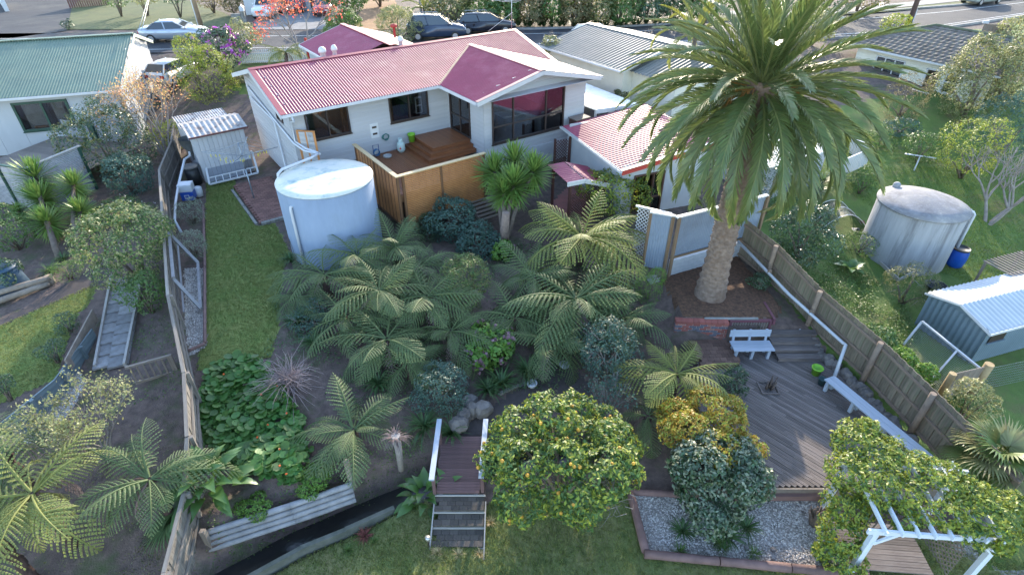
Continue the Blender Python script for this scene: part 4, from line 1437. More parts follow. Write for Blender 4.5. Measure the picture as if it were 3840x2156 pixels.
gp = thing('flower_pot', 'bright green plastic pot on the lower deck by the fence', 'pot', tuple(W(3057, 1402, -1.0)))
mb = MB()
mb.lathe([(0.001, 0), (0.13, 0), (0.18, 0.28), (0.2, 0.28), (0.2, 0.32), (0.16, 0.32), (0.12, 0.05), (0.001, 0.04)], 18)
mb.build('pot', MATS['lime_pot'], gp)
gp = thing('dark_pot', 'small dark teal pot under the end of the long bench', 'pot', tuple(W(3078, 1440, -1.0)))
mb = MB()
mb.lathe([(0.001, 0), (0.1, 0), (0.13, 0.25), (0.15, 0.26), (0.12, 0.27), (0.001, 0.2)], 14)
mb.build('pot', mat('teal_pot', (0.02, 0.06, 0.07)), gp)
stp = W(2880, 1455, -1.0)
stump = thing('deck_stump', 'twiggy dry stump standing in a square cut out of the lower deck', 'stump', tuple(stp))
M_drift = mat('driftwood', (0.17, 0.13, 0.11), (0.08, 0.06, 0.055), 6, 0.95, bump=0.5)
for k in range(11):
    mb = MB()
    t = random.uniform(0, 6.28)
    r_ = random.uniform(.02, .14)
    mb.tube([(r_ * math.cos(t), r_ * math.sin(t), 0), (r_ * 1.6 * math.cos(t) + .02, r_ * 1.6 * math.sin(t), random.uniform(.25, .5))], [0.04, 0.02], 5)
    mb.build('stick', M_drift, stump)
for a, b in (((-.28, -.28), (.28, -.28)), ((-.28, .28), (.28, .28)), ((-.28, -.28), (-.28, .28)), ((.28, -.28), (.28, .28))):
    pc('kerb_board', stump, M_oldb, ((a[0] + b[0]) / 2, (a[1] + b[1]) / 2, 0.02), (abs(b[0] - a[0]) + .04, abs(b[1] - a[1]) + .04, 0.03))

# ------------------------------------------------------------------ gravel bed sleepers and driftwood
M_sleep = mat('brown_sleeper', (0.2, 0.12, 0.11), (0.13, 0.08, 0.075), 3, 0.85, bump=0.4, rnd=0.15)
sl_ = thing('gravel_bed_edging', 'dark red brown round timber edging around the white gravel bed', 'edging', (0, 0, 0))
def log(par, a, b, r_, m, name='edging_log', z=None):
    mb = MB()
    a, b = Vector(a), Vector(b)
    k = 6
    pts = [a.lerp(b, i / k) + Vector((0, 0, random.uniform(-.008, .008))) for i in range(k + 1)]
    mb.tube(pts, [r_ * random.uniform(.95, 1.05) for _ in pts], 10)
    return mb.build(name, m, par)
EDG = [(3.5, 10.3), (3.6, 8.36), (9.25, 7.78)]
log(sl_, (3.5, 10.3, -1.45), (3.6, 8.4, -1.45), 0.12, M_sleep)
for a, b in ((0, .34), (.345, .66), (.665, 1)):
    p, q = Vector((3.55, 8.33, -1.45)), Vector((9.25, 7.75, -1.45))
    log(sl_, p.lerp(q, a), p.lerp(q, b), 0.12, M_sleep)
log(sl_, (3.5, 10.22, -1.42), (7.0, 10.0, -1.42), 0.1, M_sleep)
pc('edging_sleeper', sl_, M_sleep, (8.15, 9.98, -1.3), (2.0, 0.14, 0.22))
log(sl_, (9.35, 9.95, -1.45), (9.75, 9.2, -1.45), 0.08, M_sleep)
dr = thing('driftwood_stump', 'fan shaped dark driftwood stump standing on the gravel bed', 'stump', tuple(W(3048, 1965, -1.5)))
for k in range(16):
    t = -1.2 + 2.4 * k / 15
    mb = MB()
    mb.tube([(0.05 * math.sin(t), random.uniform(-.08, .08), 0), (0.16 * math.sin(t), random.uniform(-.1, .1), 0.35), (0.34 * math.sin(t), random.uniform(-.12, .12), random.uniform(.62, .85))], [0.06, 0.055, 0.025], 5)
    mb.build('stem', M_drift, dr)
for i, (px_, py_, s_) in enumerate([(3010, 1925, .14), (3100, 2060, .2), (2800, 2050, .12), (2900, 2060, .13)]):
    o = stone(None, tuple(W(px_, py_, -1.5)), s_, 'dark_rock')
    tag(o, ['small dark rock left of the driftwood stump', 'dark rock beside the pergola foot on the gravel', 'flat dark rock near the front edging log', 'small rock between the gravel weeds'][i], 'rock')

# ------------------------------------------------------------------ foot bridge and brick steps
bg = thing('foot_bridge', 'dark red brown plank foot bridge over the stream', 'bridge', (-1.56, 11.05, -1.2))
M_plank = mat('bridge_plank', (0.15, 0.085, 0.085), (0.09, 0.055, 0.055), 4, 0.8, rnd=0.22, bump=0.25)
for i in range(22):
    y = -0.98 + i * 0.094
    pc('plank', bg, M_plank, (-0.02 + 0.02 * math.sin(i), y, 0.0), (1.26 + 0.004 * i, 0.085, 0.04))
for x in (-0.5, 0.5):
    pc('bearer', bg, M_greyw, (x, 0, -0.12), (0.1, 2.1, 0.18))
for i, (a, b) in enumerate((((1648, 1572), (1618, 1800)), ((1822, 1572), (1804, 1792)))):
    p, q = W(*a, -0.3), W(*b, -0.3)
    o = Vector((-1.56, 11.05, -1.2))
    mb = MB()
    mb.bar(p - o, q - o, 0.15, 0.06)
    rl = mb.build('handrail', M_bench, bg)
    for t in (0.1, 0.9):
        c_ = p.lerp(q, t) - o
        pc('rail_post', bg, M_plank, (c_.x, c_.y, 0.42), (0.09, 0.09, 0.88))
stp_ = thing('brick_steps', 'dark brick steps with pale timber edges leading from the bridge to the lawn', 'steps', (-1.5, 9.1, -1.65))
M_dbrick = mat('dark_paver', (0.1, 0.085, 0.075), (0.065, 0.055, 0.05), 4, 0.95, rnd=0.25, bump=0.4, dirt=(0.07, 0.075, 0.045), dscale=1.5)
lev = [(0.42, 0.86, 0.38), (0.02, 0.4, 0.26), (-0.52, 0.0, 0.13), (-0.8, -0.54, 0.02)]
for y0, y1, zt in lev:
    nr = max(1, int((y1 - y0) / 0.14))
    for r_ in range(nr):
        for i in range(6):
            x = -0.7 + i * 0.235 + (0.11 if r_ % 2 else 0)
            a, b = max(-0.7, x), min(0.7, x + 0.228)
            if b - a > 0.03:
                pc('brick', stp_, M_dbrick, ((a + b) / 2, y0 + (r_ + .5) * (y1 - y0) / nr, zt - 0.1), (b - a, (y1 - y0) / nr - 0.008, 0.2))
M_edget = mat('pale_edge_timber', (0.4, 0.38, 0.36), (0.3, 0.28, 0.26), 4, 0.85)
for y, zt in ((0.88, 0.4), (0.41, 0.28), (0.01, 0.15), (-0.53, 0.04)):
    pc('nosing', stp_, M_edget, (0, y, zt), (1.46, 0.035, 0.05))
pc('side_board', stp_, M_edget, (-0.74, -0.05, 0.15), (0.035, 1.6, 0.12), (R(10), 0, 0))
pc('side_board', stp_, M_edget, (0.74, -0.05, 0.15), (0.035, 1.6, 0.12), (R(10), 0, 0))
sol = thing('solar_light', 'small black solar path light at the foot of the brick steps', 'garden light', tuple(W(1610, 2055, -1.62)))
mb = MB()
mb.tube([(0, 0, 0), (0, 0, 0.42)], 0.02, 6)
mb.build('stake', M_dark, sol)
mb = MB()
mb.lathe([(0.001, 0.42), (0.06, 0.42), (0.07, 0.5), (0.075, 0.52), (0.001, 0.54)], 12)
mb.build('lamp_head', mat('steel_lamp', (0.5, 0.5, 0.48), rough=0.35, metal=0.5), sol)
# dark retaining stones at the path
rk = [(1740, 1560), (1770, 1540), (1810, 1535), (1760, 1505), (1720, 1590)]
for i, (a, b) in enumerate(rk):
    o = stone(None, tuple(W(a, b, -1.0)), 0.55, 'garden_rock')
    tag(o, ['rounded grey rock nearest the bridge rail on the path bank', 'grey rock in the path bank beside the dark path', 'rightmost rounded rock of the path bank', 'uppermost pale rock of the path bank', 'lowest left rock of the path bank'][i], 'rock')
pe = thing('path_edging', 'row of pale concrete edging blocks along the curved dark path', 'edging', (0, 0, 0))
ec = [W(x, y, -1.08) for x, y in ((1870, 1482), (1905, 1466), (1940, 1452), (1975, 1440), (2010, 1424), (2040, 1405))]
for a, b in zip(ec[:-1], ec[1:]):
    m_ = a.lerp(b, .5)
    d = b - a
    pc('block', pe, M_conc, (m_.x, m_.y, -1.06), (d.length - 0.02, 0.12, 0.14), (0, 0, math.atan2(d.y, d.x)))
for i, (x, y) in enumerate(((1995, 1452), (2115, 1382))):
    wp = thing('path_pot', ['white bowl pot at the curve of the dark path', 'white hanging pot under the tree ferns by the path'][i], 'pot', tuple(W(x, y, -1.1)))
    mb = MB()
    mb.lathe([(0.001, 0), (0.09, 0), (0.17, 0.12), (0.19, 0.22), (0.17, 0.23), (0.001, 0.18)], 16)
    mb.build('pot', M_pvc, wp)

# concrete steps beside the palm bed
cs = thing('concrete_steps', 'mossy pale concrete steps winding down between the lattice and palm bed', 'steps', (0, 0, 0))
sq = [((2478, 1040), -0.05, 20), ((2490, 1075), -0.22, 14), ((2505, 1110), -0.4, 6), ((2530, 1145), -0.58, -2), ((2565, 1178), -0.78, -10)]
for (xy, z, a) in sq:
    p = W(*xy, z)
    mb = MB()
    mb.box(-0.62, 0.5, -0.24, 0.32, -0.22, 0.0)
    mb.build('step', mat('mossy_concrete', (0.32, 0.33, 0.33), (0.2, 0.21, 0.2), 2.5, 0.9, bump=0.4, dirt=(0.13, 0.14, 0.1), dscale=1.8), cs, tuple(p), (0, 0, R(a)), bevel=0.015)
pc('edge_board', cs, M_tan, tuple(W(2500, 1180, -0.85)), (0.9, 0.06, 0.2), (0, 0, R(-40)))
pc('slab', cs, MATS['mossy_concrete'], tuple(W(2735, 1180, -0.03)), (2.0, 0.55, 0.06), (0, 0, 0))
# ------------------------------------------------------------------ wall measuring helpers for rotated buildings
def onwall(px_, py_, org, ang, v0):
    r = ray(px_, py_)
    vx, vy = -math.sin(ang), math.cos(ang)
    t = (v0 + org[0] * vx + org[1] * vy) / (r[0] * vx + r[1] * vy)
    x, y = r[0] * t - org[0], r[1] * t - org[1]
    return (x * math.cos(ang) + y * math.sin(ang), CAM_H + r[2] * t)

# ------------------------------------------------------------------ left neighbour's green roofed house
LO, LT = (-22.33, 33.17), R(17.7)
lh = thing('green_roof_house', 'white panel house with green corrugated roof on the left', 'house', (LO[0], LO[1], 0), LT)
M_green = mat('green_roof_iron', (0.13, 0.19, 0.14), (0.10, 0.15, 0.115), 0.9, 0.55, dirt=(0.16, 0.2, 0.14), dscale=0.6)
M_greent = mat('green_trim', (0.02, 0.07, 0.05), (0.015, 0.05, 0.035), 3, 0.5)
M_panel = mat('white_panel_wall', (0.43, 0.45, 0.48), (0.38, 0.4, 0.43), 1.2, 0.7)
corr('roof_sheet', lh, M_green, (-18, 0, 3.63), (17.85, 0, 0), (0, 6.3, 1.75), 0.15, 0.016)
corr('roof_sheet', lh, M_green, (-18, 10.2, 4.2), (17.85, 0, 0), (0, -3.9, 1.18), 0.15, 0.016)
pc('ridge_cap', lh, M_green, (-9.05, 6.3, 5.43), (18, 0.32, 0.04))
mb = MB()
mb.bar((0, -0.05, 3.56), (0, 6.3, 5.31), 0.04, 0.2)
mb.build('barge_board', mat('pale_green_trim', (0.5, 0.56, 0.46), (0.42, 0.48, 0.38), 2, 0.5), lh)
mb = MB()
mb.bar((0, 10.25, 4.1), (0, 6.3, 5.31), 0.04, 0.2)
mb.build('barge_board', MATS['pale_green_trim'], lh)
gutter((-18, -0.06, 3.56), (0.02, -0.06, 3.56), lh)
mb = MB()
mb.box(-18, -0.02, 0.0, 0.48, 3.48, 3.5)
mb.build('soffit', M_white, lh)
# windows: opening in the long wall
LV = 0.5
wTL = onwall(37, 388, LO, LT, LV)
wTR = onwall(255, 370, LO, LT, LV)
wBL = onwall(95, 497, LO, LT, LV)
wBR = onwall(285, 475, LO, LT, LV)
u0, u1 = (wTL[0] + wBL[0]) / 2, (wTR[0] + wBR[0]) / 2
z1_, z0_ = (wTL[1] + wTR[1]) / 2, (wBL[1] + wBR[1]) / 2
WXR = -0.32
mb = MB()
def panelwall(a, b, za, zb):
    n = max(1, int((b - a) / 1.25 + .5))
    for i in range(n):
        x0, x1 = a + (b - a) * i / n, a + (b - a) * (i + 1) / n
        pc('wall_panel', lh, M_panel, ((x0 + x1) / 2, LV + 0.04, (za + zb) / 2), (x1 - x0 - 0.012, 0.08, zb - za))
panelwall(-17.5, u0, 0.1, 3.5)
panelwall(u1, WXR, 0.1, 3.5)
pc('wall_panel', lh, M_panel, ((u0 + u1) / 2, LV + 0.04, (0.1 + z0_) / 2), (u1 - u0 - .01, 0.08, z0_ - 0.1))
pc('wall_panel', lh, M_panel, ((u0 + u1) / 2, LV + 0.04, (z1_ + 3.5) / 2), (u1 - u0 - .01, 0.08, 3.5 - z1_))
window(lh, (u0, LV), (u1, LV), 0.0, u1 - u0, z0_, z1_, mull=[(u1 - u0) * 0.52], fm=M_greent, fw=0.12)
# gable end, lit by the sun, with a window
def gtop(s):
    v = LV + s
    return min(3.55 + 0.2778 * v, 4.15 + 0.3026 * (10.2 - v)) - 0.08
ga, gb = (WXR, LV), (WXR, 9.7)
clad(lh, M_panel, ga, gb, 0.1, 5.2, [(3.6, 5.4, 1.7, 3.1)], pitch=0.6, top=gtop, name='wall_panel')
window(lh, ga, gb, 3.6, 5.4, 1.7, 3.1, mull=[4.5], fm=M_white)
mb = MB()
mb.box(-17.5, -0.5, 0.7, 9.5, 0.5, 0.56)
mb.build('floor', M_innerf, lh)
mb = MB()
mb.box(-17.5, -0.5, 3.4, 3.46, 0.5, 3.6)
mb.build('partition_wall', M_inner, lh)
mb = MB()
mb.box(u0 + .3, u0 + 1.25, 0.8, 1.5, 0.6, z1_ - .15)
mb.build('wardrobe', mat('cream_cupboard', (0.6, 0.55, 0.45)), lh)
mb = MB()
mb.box(u0 + 1.75, u0 + 2.3, 0.8, 1.6, 0.6, z1_ - .25)
mb.build('cupboard', MATS['cream_cupboard'], lh)
mb = MB()
mb.box(u0 + .55, u0 + 1.15, 0.62, 0.78, z0_ + .02, z0_ + .2)
mb.build('window_basket', mat('orange_basket', (0.5, 0.2, 0.04)), lh)
# slatted deck of the left house
lk = thing('slatted_deck', 'grey deck with white slatted balustrade below the green roofed house', 'deck', (-21.92, 27.5, 0), R(-106))
M_slatw = mat('whitewashed_slat', (0.36, 0.37, 0.4), (0.26, 0.27, 0.3), 3, 0.8)
def slats(par, a, b, z0, z1, m, step=0.075, w=0.05):
    mb = MB()
    for z in np.arange(z0, z1, step):
        mb.bar((a[0], a[1], z), (b[0], b[1], z), 0.02, w)
    return tag(mb.build('balustrade_slat', m, par), kind='stuff')
# local x runs towards the camera along the right side, local y to the right
slats(lk, (0, 0), (2.6, 0), 0.15, 2.35, M_slatw)
slats(lk, (2.62, 0), (2.62, -6.0), 0.15, 2.2, M_slatw)
slats(lk, (-3.6, -1.2), (-3.6, -5.6), 1.1, 2.1, M_slatw)
for x, y in ((0, 0.03), (2.64, 0.03), (2.66, -2.0), (2.66, -4.0)):
    pc('post', lk, M_greent, (x, y, 1.2), (0.12, 0.1, 2.4))
pc('post', lk, M_greent, (-3.5, -3.2, 1.5), (0.12, 0.4, 1.4))
pc('top_rail', lk, M_edget, (1.3, 0.0, 2.42), (2.9, 0.16, 0.05))
pc('top_rail', lk, M_greent, (2.62, -3.0, 2.3), (0.14, 6.0, 0.05))
for i in range(44):
    pc('deck_board', lk, M_greyw, (2.5 - i * 0.14, -3.05, 1.12), (0.13, 5.9, 0.03))
# yard: compost bin, logs, board wall, slab stairs, gate
cb = thing('compost_bin', 'dark blue plastic compost bin half hidden by shrubs at the left edge', 'compost bin', tuple(W(55, 1085, -0.35)))
mb = MB()
mb.lathe([(0.001, 0), (0.62, 0), (0.6, 0.2), (0.48, 0.95), (0.46, 1.0), (0.49, 1.03), (0.47, 1.08), (0.2, 1.14), (0.001, 1.15)], 20)
mb.build('bin', mat('dark_blue_plastic', (0.03, 0.07, 0.12), (0.025, 0.06, 0.1), 2, 0.5), cb)
lg = thing('log_edging', 'grey log edging along the path in the left yard', 'edging', (0, 0, 0))
M_log = mat('grey_log', (0.3, 0.25, 0.21), (0.2, 0.16, 0.13), 3, 0.9, bump=0.5)
log(lg, W(-150, 1180, -0.2), W(185, 1062, -0.2), 0.12, M_log)
log(lg, W(-150, 1140, 0.0), W(190, 1040, 0.0), 0.12, M_log)
mb = MB()
p = W(200, 1072, -0.45)
mb.tube([p, p + Vector((0, 0, 0.5))], 0.16, 10)
mb.build('log_post', M_log, lg)
pv = thing('path_rock', 'rounded pale rock group below the slatted deck', 'rock', (0, 0, 0))
for a, b, s_ in ((345, 770, .5), (335, 810, .55), (340, 850, .45), (290, 920, .4)):
    stone(pv, tuple(W(a, b, -0.1)), s_)
bwl = thing('board_retaining_wall', 'blue grey board retaining wall below the left lawn', 'retaining wall', (0, 0, 0))
M_bluew = mat('blue_grey_board', (0.17, 0.22, 0.24), (0.12, 0.155, 0.17), 3, 0.85, rnd=0.12, bump=0.3)
wa = [W(-60, 1640, -0.1), W(205, 1425, -0.1), W(345, 1235, -0.1)]
for a, b in zip(wa[:-1], wa[1:]):
    d = b - a
    ang = math.atan2(d.y, d.x)
    m_ = a.lerp(b, .5)
    for k in range(5):
        pc('board', bwl, M_bluew, (m_.x, m_.y, -0.16 - 0.185 * k), (d.length, 0.05, 0.175), (0, 0, ang))
    for t in (0.15, 0.62):
        q = a.lerp(b, t)
        nn = Vector((d.y, -d.x, 0)).normalized() * 0.07
        pc('post', bwl, M_bluew, (q.x + nn.x, q.y + nn.y, -0.6), (0.12, 0.1, 1.05), (0, 0, ang))
sk = thing('plank_edge', 'broken grey plank standing on edge left of the slab stairs', 'plank', (0, 0, 0))
a, b = W(255, 1370, -0.15), W(355, 1180, -0.1)
mb = MB()
mb.bar(a, b, 0.05, 0.5)
mb.build('plank', M_log, sk)
ss_ = thing('slab_stairs', 'grey paving slab stairs with timber sides in the left yard', 'steps', (0, 0, 0))
M_slab = mat('grey_slab', (0.26, 0.26, 0.27), (0.17, 0.165, 0.16), 2, 0.85, rnd=0.2, bump=0.25, dirt=(0.12, 0.09, 0.08), dscale=1.5)
la0, la1 = W(428, 1050, -0.3), W(372, 1400, -0.85)
ra0, ra1 = W(540, 1060, -0.3), W(485, 1400, -0.85)
for k in range(9):
    t0, t1 = k / 9, (k + 1) / 9
    for j in range(2):
        s0, s1 = j / 2, (j + 1) / 2
        c_ = (la0.lerp(la1, (t0 + t1) / 2)).lerp(ra0.lerp(ra1, (t0 + t1) / 2), (s0 + s1) / 2)
        d = la1 - la0
        pc('slab', ss_, M_slab, (c_.x, c_.y, H(c_.x, c_.y) + .06), ((la0 - ra0).length / 2 - 0.02, d.length / 9 - 0.015, 0.08), (0, 0, math.atan2(d.y, d.x) + R(90)))
for a, b in ((la0, la1), (ra0, ra1)):
    mb = MB()
    a, b = Vector((a.x, a.y, H(a.x, a.y) + .1)), Vector((b.x, b.y, H(b.x, b.y) + .1))
    mb.bar(a, b, 0.08, 0.3)
    mb.build('side_timber', M_edget, ss_)
g0, g1 = W(487, 1398, 0.0), W(640, 1355, 0.0)
d = g1 - g0
gt = thing('picket_gate', 'grey slatted timber gate leaning beside the slab stairs', 'gate', (g0.x, g0.y, H(g0.x, g0.y) - .1), math.atan2(d.y, d.x))
GL = d.length
pc('top_rail', gt, M_log, (GL / 2, 0, 0.97), (GL + .1, 0.09, 0.07))
pc('bottom_rail', gt, M_log, (GL / 2, 0, 0.25), (GL, 0.05, 0.09))
for i in range(7):
    pc('picket', gt, M_log, (0.06 + i * (GL - .1) / 6, 0.02, 0.6), (0.05, 0.03, 0.75))
pc('post', gt, M_log, (GL + 0.05, 0, 0.5), (0.1, 0.1, 1.0))
# ------------------------------------------------------------------ left boundary fence
fl = thing('paling_fence', 'old grey lichen covered paling fence between the left yard and the lawn', 'fence', (0, 0, 0))
M_lichen = mat('lichen_paling', (0.24, 0.215, 0.19), (0.14, 0.12, 0.105), 3, 0.9, rnd=0.2, bump=0.4, dirt=(0.32, 0.32, 0.3), dscale=1)
FL = [Vector((-20.2, 33.5, 1.7)), Vector((-18.9, 30.5, 1.6)), W(597, 640, 1.5), W(612, 850, 1.45), W(630, 1110, 1.35), W(690, 1400, 1.0), W(702, 1640, 0.65), W(690, 1850, 0.2), W(615, 2150, -0.1), W(560, 2400, -0.2)]
for a, b in zip(FL[:-1], FL[1:]):
    d = Vector((b.x - a.x, b.y - a.y))
    L_ = d.length
    ang = math.atan2(d.y, d.x)
    nn = Vector((-d.y, d.x)).normalized()     # our side lies to the left of travel
    n = max(1, int(L_ / 0.15))
    for i in range(n):
        t = (i + .5) / n
        p = a.lerp(b, t)
        h_ = 1.45 + random.uniform(-.05, .05)
        pc('paling', fl, M_lichen, (p.x, p.y, p.z - h_ / 2), (L_ / n * .98, 0.025, h_), (R(random.uniform(-2, 2)), R(random.uniform(-1.5, 1.5)), ang))
    sl2 = -math.atan2(b.z - a.z, L_)
    for dz in (0.0, 0.5, 1.1):
        m_ = a.lerp(b, .5)
        o = 0.05 if dz else 0.0
        pc('rail' if dz else 'capping', fl, M_lichen, (m_.x + nn.x * o, m_.y + nn.y * o, m_.z - dz + (0.02 if dz == 0 else 0)), (L_, 0.1 if dz == 0 else 0.05, 0.05 if dz == 0 else 0.09), (0, sl2, ang))
    pc('post', fl, M_lichen, (b.x + nn.x * .09, b.y + nn.y * .09, b.z - 0.75), (0.1, 0.1, 1.5), (0, 0, ang))
# frame of leaning timbers in the gravel strip
fm = thing('leaning_timbers', 'pale grey timbers propped against the fence over the gravel strip', 'timber', (0, 0, 0))
M_ptim = mat('pale_grey_timber', (0.28, 0.28, 0.3), (0.2, 0.2, 0.21), 4, 0.85)
for a, b, w_ in ((W(640, 880, 1.2), W(742, 985, 0.25), .12), (W(742, 985, 0.25), W(752, 1155, 0.15), .1), (W(752, 1155, .16), W(650, 1045, 1.15), .12), (W(634, 870, 1.35), W(650, 1040, 1.25), .11), (W(665, 900, .9), W(690, 1170, .3), .06)):
    mb = MB()
    mb.bar(a, b, w_, 0.06)
    mb.build('timber', M_ptim, fm)
se = thing('lawn_edging', 'low timber edging between the gravel strip and the upper lawn', 'edging', (0, 0, 0))
for a, b in (((762, 770), (768, 1000)), ((768, 1002), (768, 1285)), ((768, 1288), (705, 1315))):
    log(se, W(*a, 0.05), W(*b, 0.05), 0.06, M_sleep)
# ------------------------------------------------------------------ garden shed
SO = W(775, 688, 0.1)
sh = thing('garden_shed', 'old white vertical board shed with lichen covered iron roof', 'shed', (SO.x, SO.y, 0.05), R(37))
SW, SD, SH = 2.55, 2.3, 2.6
n = 11
for i in range(n):
    pc('wall_board', sh, M_board, ((i + .5) * SW / n, 0.02, SH / 2), (SW / n - 0.012, 0.03, SH))
for i in range(9):
    pc('wall_board', sh, M_board, (-0.0, 0.05 + (i + .5) * SD / 9, SH / 2), (0.03, SD / 9 - 0.01, SH))
    pc('wall_board', sh, M_board, (SW, 0.05 + (i + .5) * SD / 9, SH / 2), (0.03, SD / 9 - 0.01, SH))
M_oldroof = mat('lichen_iron', (0.42, 0.42, 0.44), (0.27, 0.25, 0.24), 2.5, 0.7, dirt=(0.12, 0.07, 0.07), dscale=2.5)
corr('roof_sheet', sh, M_oldroof, (-0.15, -0.18, SH + 0.02), (SW + .35, 0, 0), (0, 1.35, 0.32), 0.26, 0.02)
corr('roof_sheet', sh, M_oldroof, (-0.15, 2.2, SH + 0.12), (SW + .35, 0, 0), (0, -1.05, 0.22), 0.26, 0.02)
corr('roof_sheet', sh, M_oldroof, (-0.1, 2.35, SH - 0.2), (SW + .1, 0, 0), (0, 2.0, 0.1), 0.13, 0.02)
mb = MB()
mb.box(-0.16, SW + .22, -0.21, -0.17, SH - 0.05, SH + 0.04)
mb.build('fascia', mat('maroon_trim', (0.12, 0.05, 0.05)), sh)
mb = MB()
mb.box(0, SW, 2.35, 4.3, 0.0, 2.3)
mb.build('lean_to', M_board, sh)
# old window sash leaning on the shed
ws = thing('window_sash', 'white old window sash leaning on the front of the garden shed', 'window', (0, 0, 0))
q = [W(768, 608, 1.15), W(945, 568, 1.15), W(968, 648, 0.25), W(786, 692, 0.25)]
def barl(par, a, b, w_, t_, m, name):
    mb = MB()
    mb.bar(a, b, w_, t_)
    return mb.build(name, m, par)
for a, b in ((0, 1), (1, 2), (2, 3), (3, 0)):
    barl(ws, q[a], q[b], 0.1, 0.07, M_white, 'frame_bar')
k0, k1 = q[3].lerp(q[0], .28), q[2].lerp(q[1], .28)
barl(ws, k0, k1, 0.06, 0.05, M_white, 'frame_bar')
for t in np.linspace(.14, .86, 6):
    barl(ws, q[3].lerp(q[2], float(t)), k0.lerp(k1, float(t)), 0.04, 0.04, M_white, 'glazing_bar')
mb = MB()
mb.add([tuple(p) for p in q], [(0, 1, 2, 3)])
mb.build('pane', G_win, ws)
# funnel and barrel, cooler, pipe
fb = thing('black_barrel', 'black plastic barrel with lid beside the garden shed', 'barrel', tuple(W(735, 690, 0.1)))
mb = MB()
mb.lathe([(0.001, 0), (0.33, 0), (0.36, 0.5), (0.34, 0.95), (0.001, 0.96)], 20)
mb.build('body', mat('black_plastic', (0.02, 0.022, 0.025)), fb)
mb = MB()
mb.lathe([(0.42, 0.97), (0.43, 1.02), (0.38, 1.02), (0.3, 0.985), (0.001, 0.98)], 20)
mb.build('rim', mat('grey_black_plastic', (0.08, 0.085, 0.09), rough=0.4), fb)
fn = thing('black_funnel', 'large black funnel standing over the barrel by the shed', 'funnel', tuple(W(728, 600, 1.1)))
mb = MB()
mb.lathe([(0.05, 0), (0.06, 0.3), (0.12, 0.45), (0.38, 0.85), (0.42, 1.2), (0.44, 1.21), (0.40, 1.19), (0.36, 0.87), (0.1, 0.5), (0.001, 0.48)], 22)
mb.build('cone', MATS['grey_black_plastic'], fn)
dp = thing('downpipe', 'white plastic downpipe running down the left fence', 'pipe', (0, 0, 0))
mb = MB()
mb.tube([W(748, 520, 2.1), W(738, 540, 1.9), W(708, 556, 1.7), W(712, 585, 1.5), W(692, 598, 1.45), W(668, 700, 1.0), W(658, 760, 0.8), W(655, 828, 0.6), W(680, 872, 0.2)], 0.06, 8)
mb.build('pipe', M_pvc, dp)
cl = thing('cooler_box', 'white and blue cooler box beside the left fence', 'cooler box', tuple(W(712, 745, 0.25)), R(12))
mb = MB()
mb.box(-0.3, 0.3, -0.25, 0.25, 0.0, 0.45)
mb.build('body', mat('royal_blue', (0.02, 0.08, 0.4), rough=0.4), cl, bevel=0.03)
mb = MB()
mb.box(-0.33, 0.33, -0.28, 0.28, 0.46, 0.85)
mb.build('lid', M_pvc, cl, bevel=0.04)
mb = MB()
for a, b, c_, e in ((-.12, .1, .28, .31), (-.12, .1, .12, .15), (-.12, -.09, .15, .28), (.07, .1, .15, .28)):
    mb.box(a, b, -0.262, -0.252, c_, e)
mb.build('emblem', M_pvc, cl)
wb = thing('white_drum', 'white plastic drum behind the cooler box', 'drum', tuple(W(748, 735, 0.1)))
mb = MB()
mb.lathe([(0.001, 0), (0.2, 0), (0.22, 0.2), (0.22, 0.45), (0.16, 0.5), (0.001, 0.52)], 18)
mb.build('drum', M_pvc, wb)
# clothes line
co = W(953, 745, 0.12)
clh = thing('rotary_clothesline', 'grey metal rotary clothesline with yellow pegs beside the tank', 'clothesline', tuple(co))
M_galv = mat('galvanised', (0.3, 0.34, 0.4), (0.24, 0.28, 0.33), 3, 0.4, metal=0.5)
mb = MB()
mb.tube([(0, 0, 0), (0, 0, 1.6)], 0.035, 8)
mb.tube([(0, 0, 1.6), (0, 0, 2.95)], 0.026, 8)
mb.build('pole', M_galv, clh)
arms = [R(10 + 90 * k) for k in range(4)]
tips = []
for k, a in enumerate(arms):
    tip = Vector((1.75 * math.cos(a), 1.75 * math.sin(a), 2.62))
    tips.append(tip)
    mb = MB()
    mb.tube([(0, 0, 2.3), tip], 0.018, 6)
    mb.tube([(0, 0, 2.92), tip * 0.6 + Vector((0, 0, 2.5 * .4))], 0.01, 5)
    mb.build('arm', M_galv, clh)
M_peg = mat('yellow_peg', (0.7, 0.6, 0.05))
for f in (0.35, 0.5, 0.65, 0.8, 0.95):
    for k in range(4):
        a_ = Vector((0, 0, 2.3)).lerp(tips[k], f)
        b_ = Vector((0, 0, 2.3)).lerp(tips[(k + 1) % 4], f)
        mb = MB()
        mb.tube([a_, a_.lerp(b_, .5) - Vector((0, 0, .03)), b_], 0.006, 3)
        mb.build('line', M_galv, clh)
        if k in (2, 3) and f > 0.6:
            for t in (0.25, 0.55, 0.8):
                c_ = a_.lerp(b_, t + random.uniform(-.1, .1))
                pc('peg', clh, M_peg, (c_.x, c_.y, c_.z - 0.05), (0.025, 0.025, 0.12))
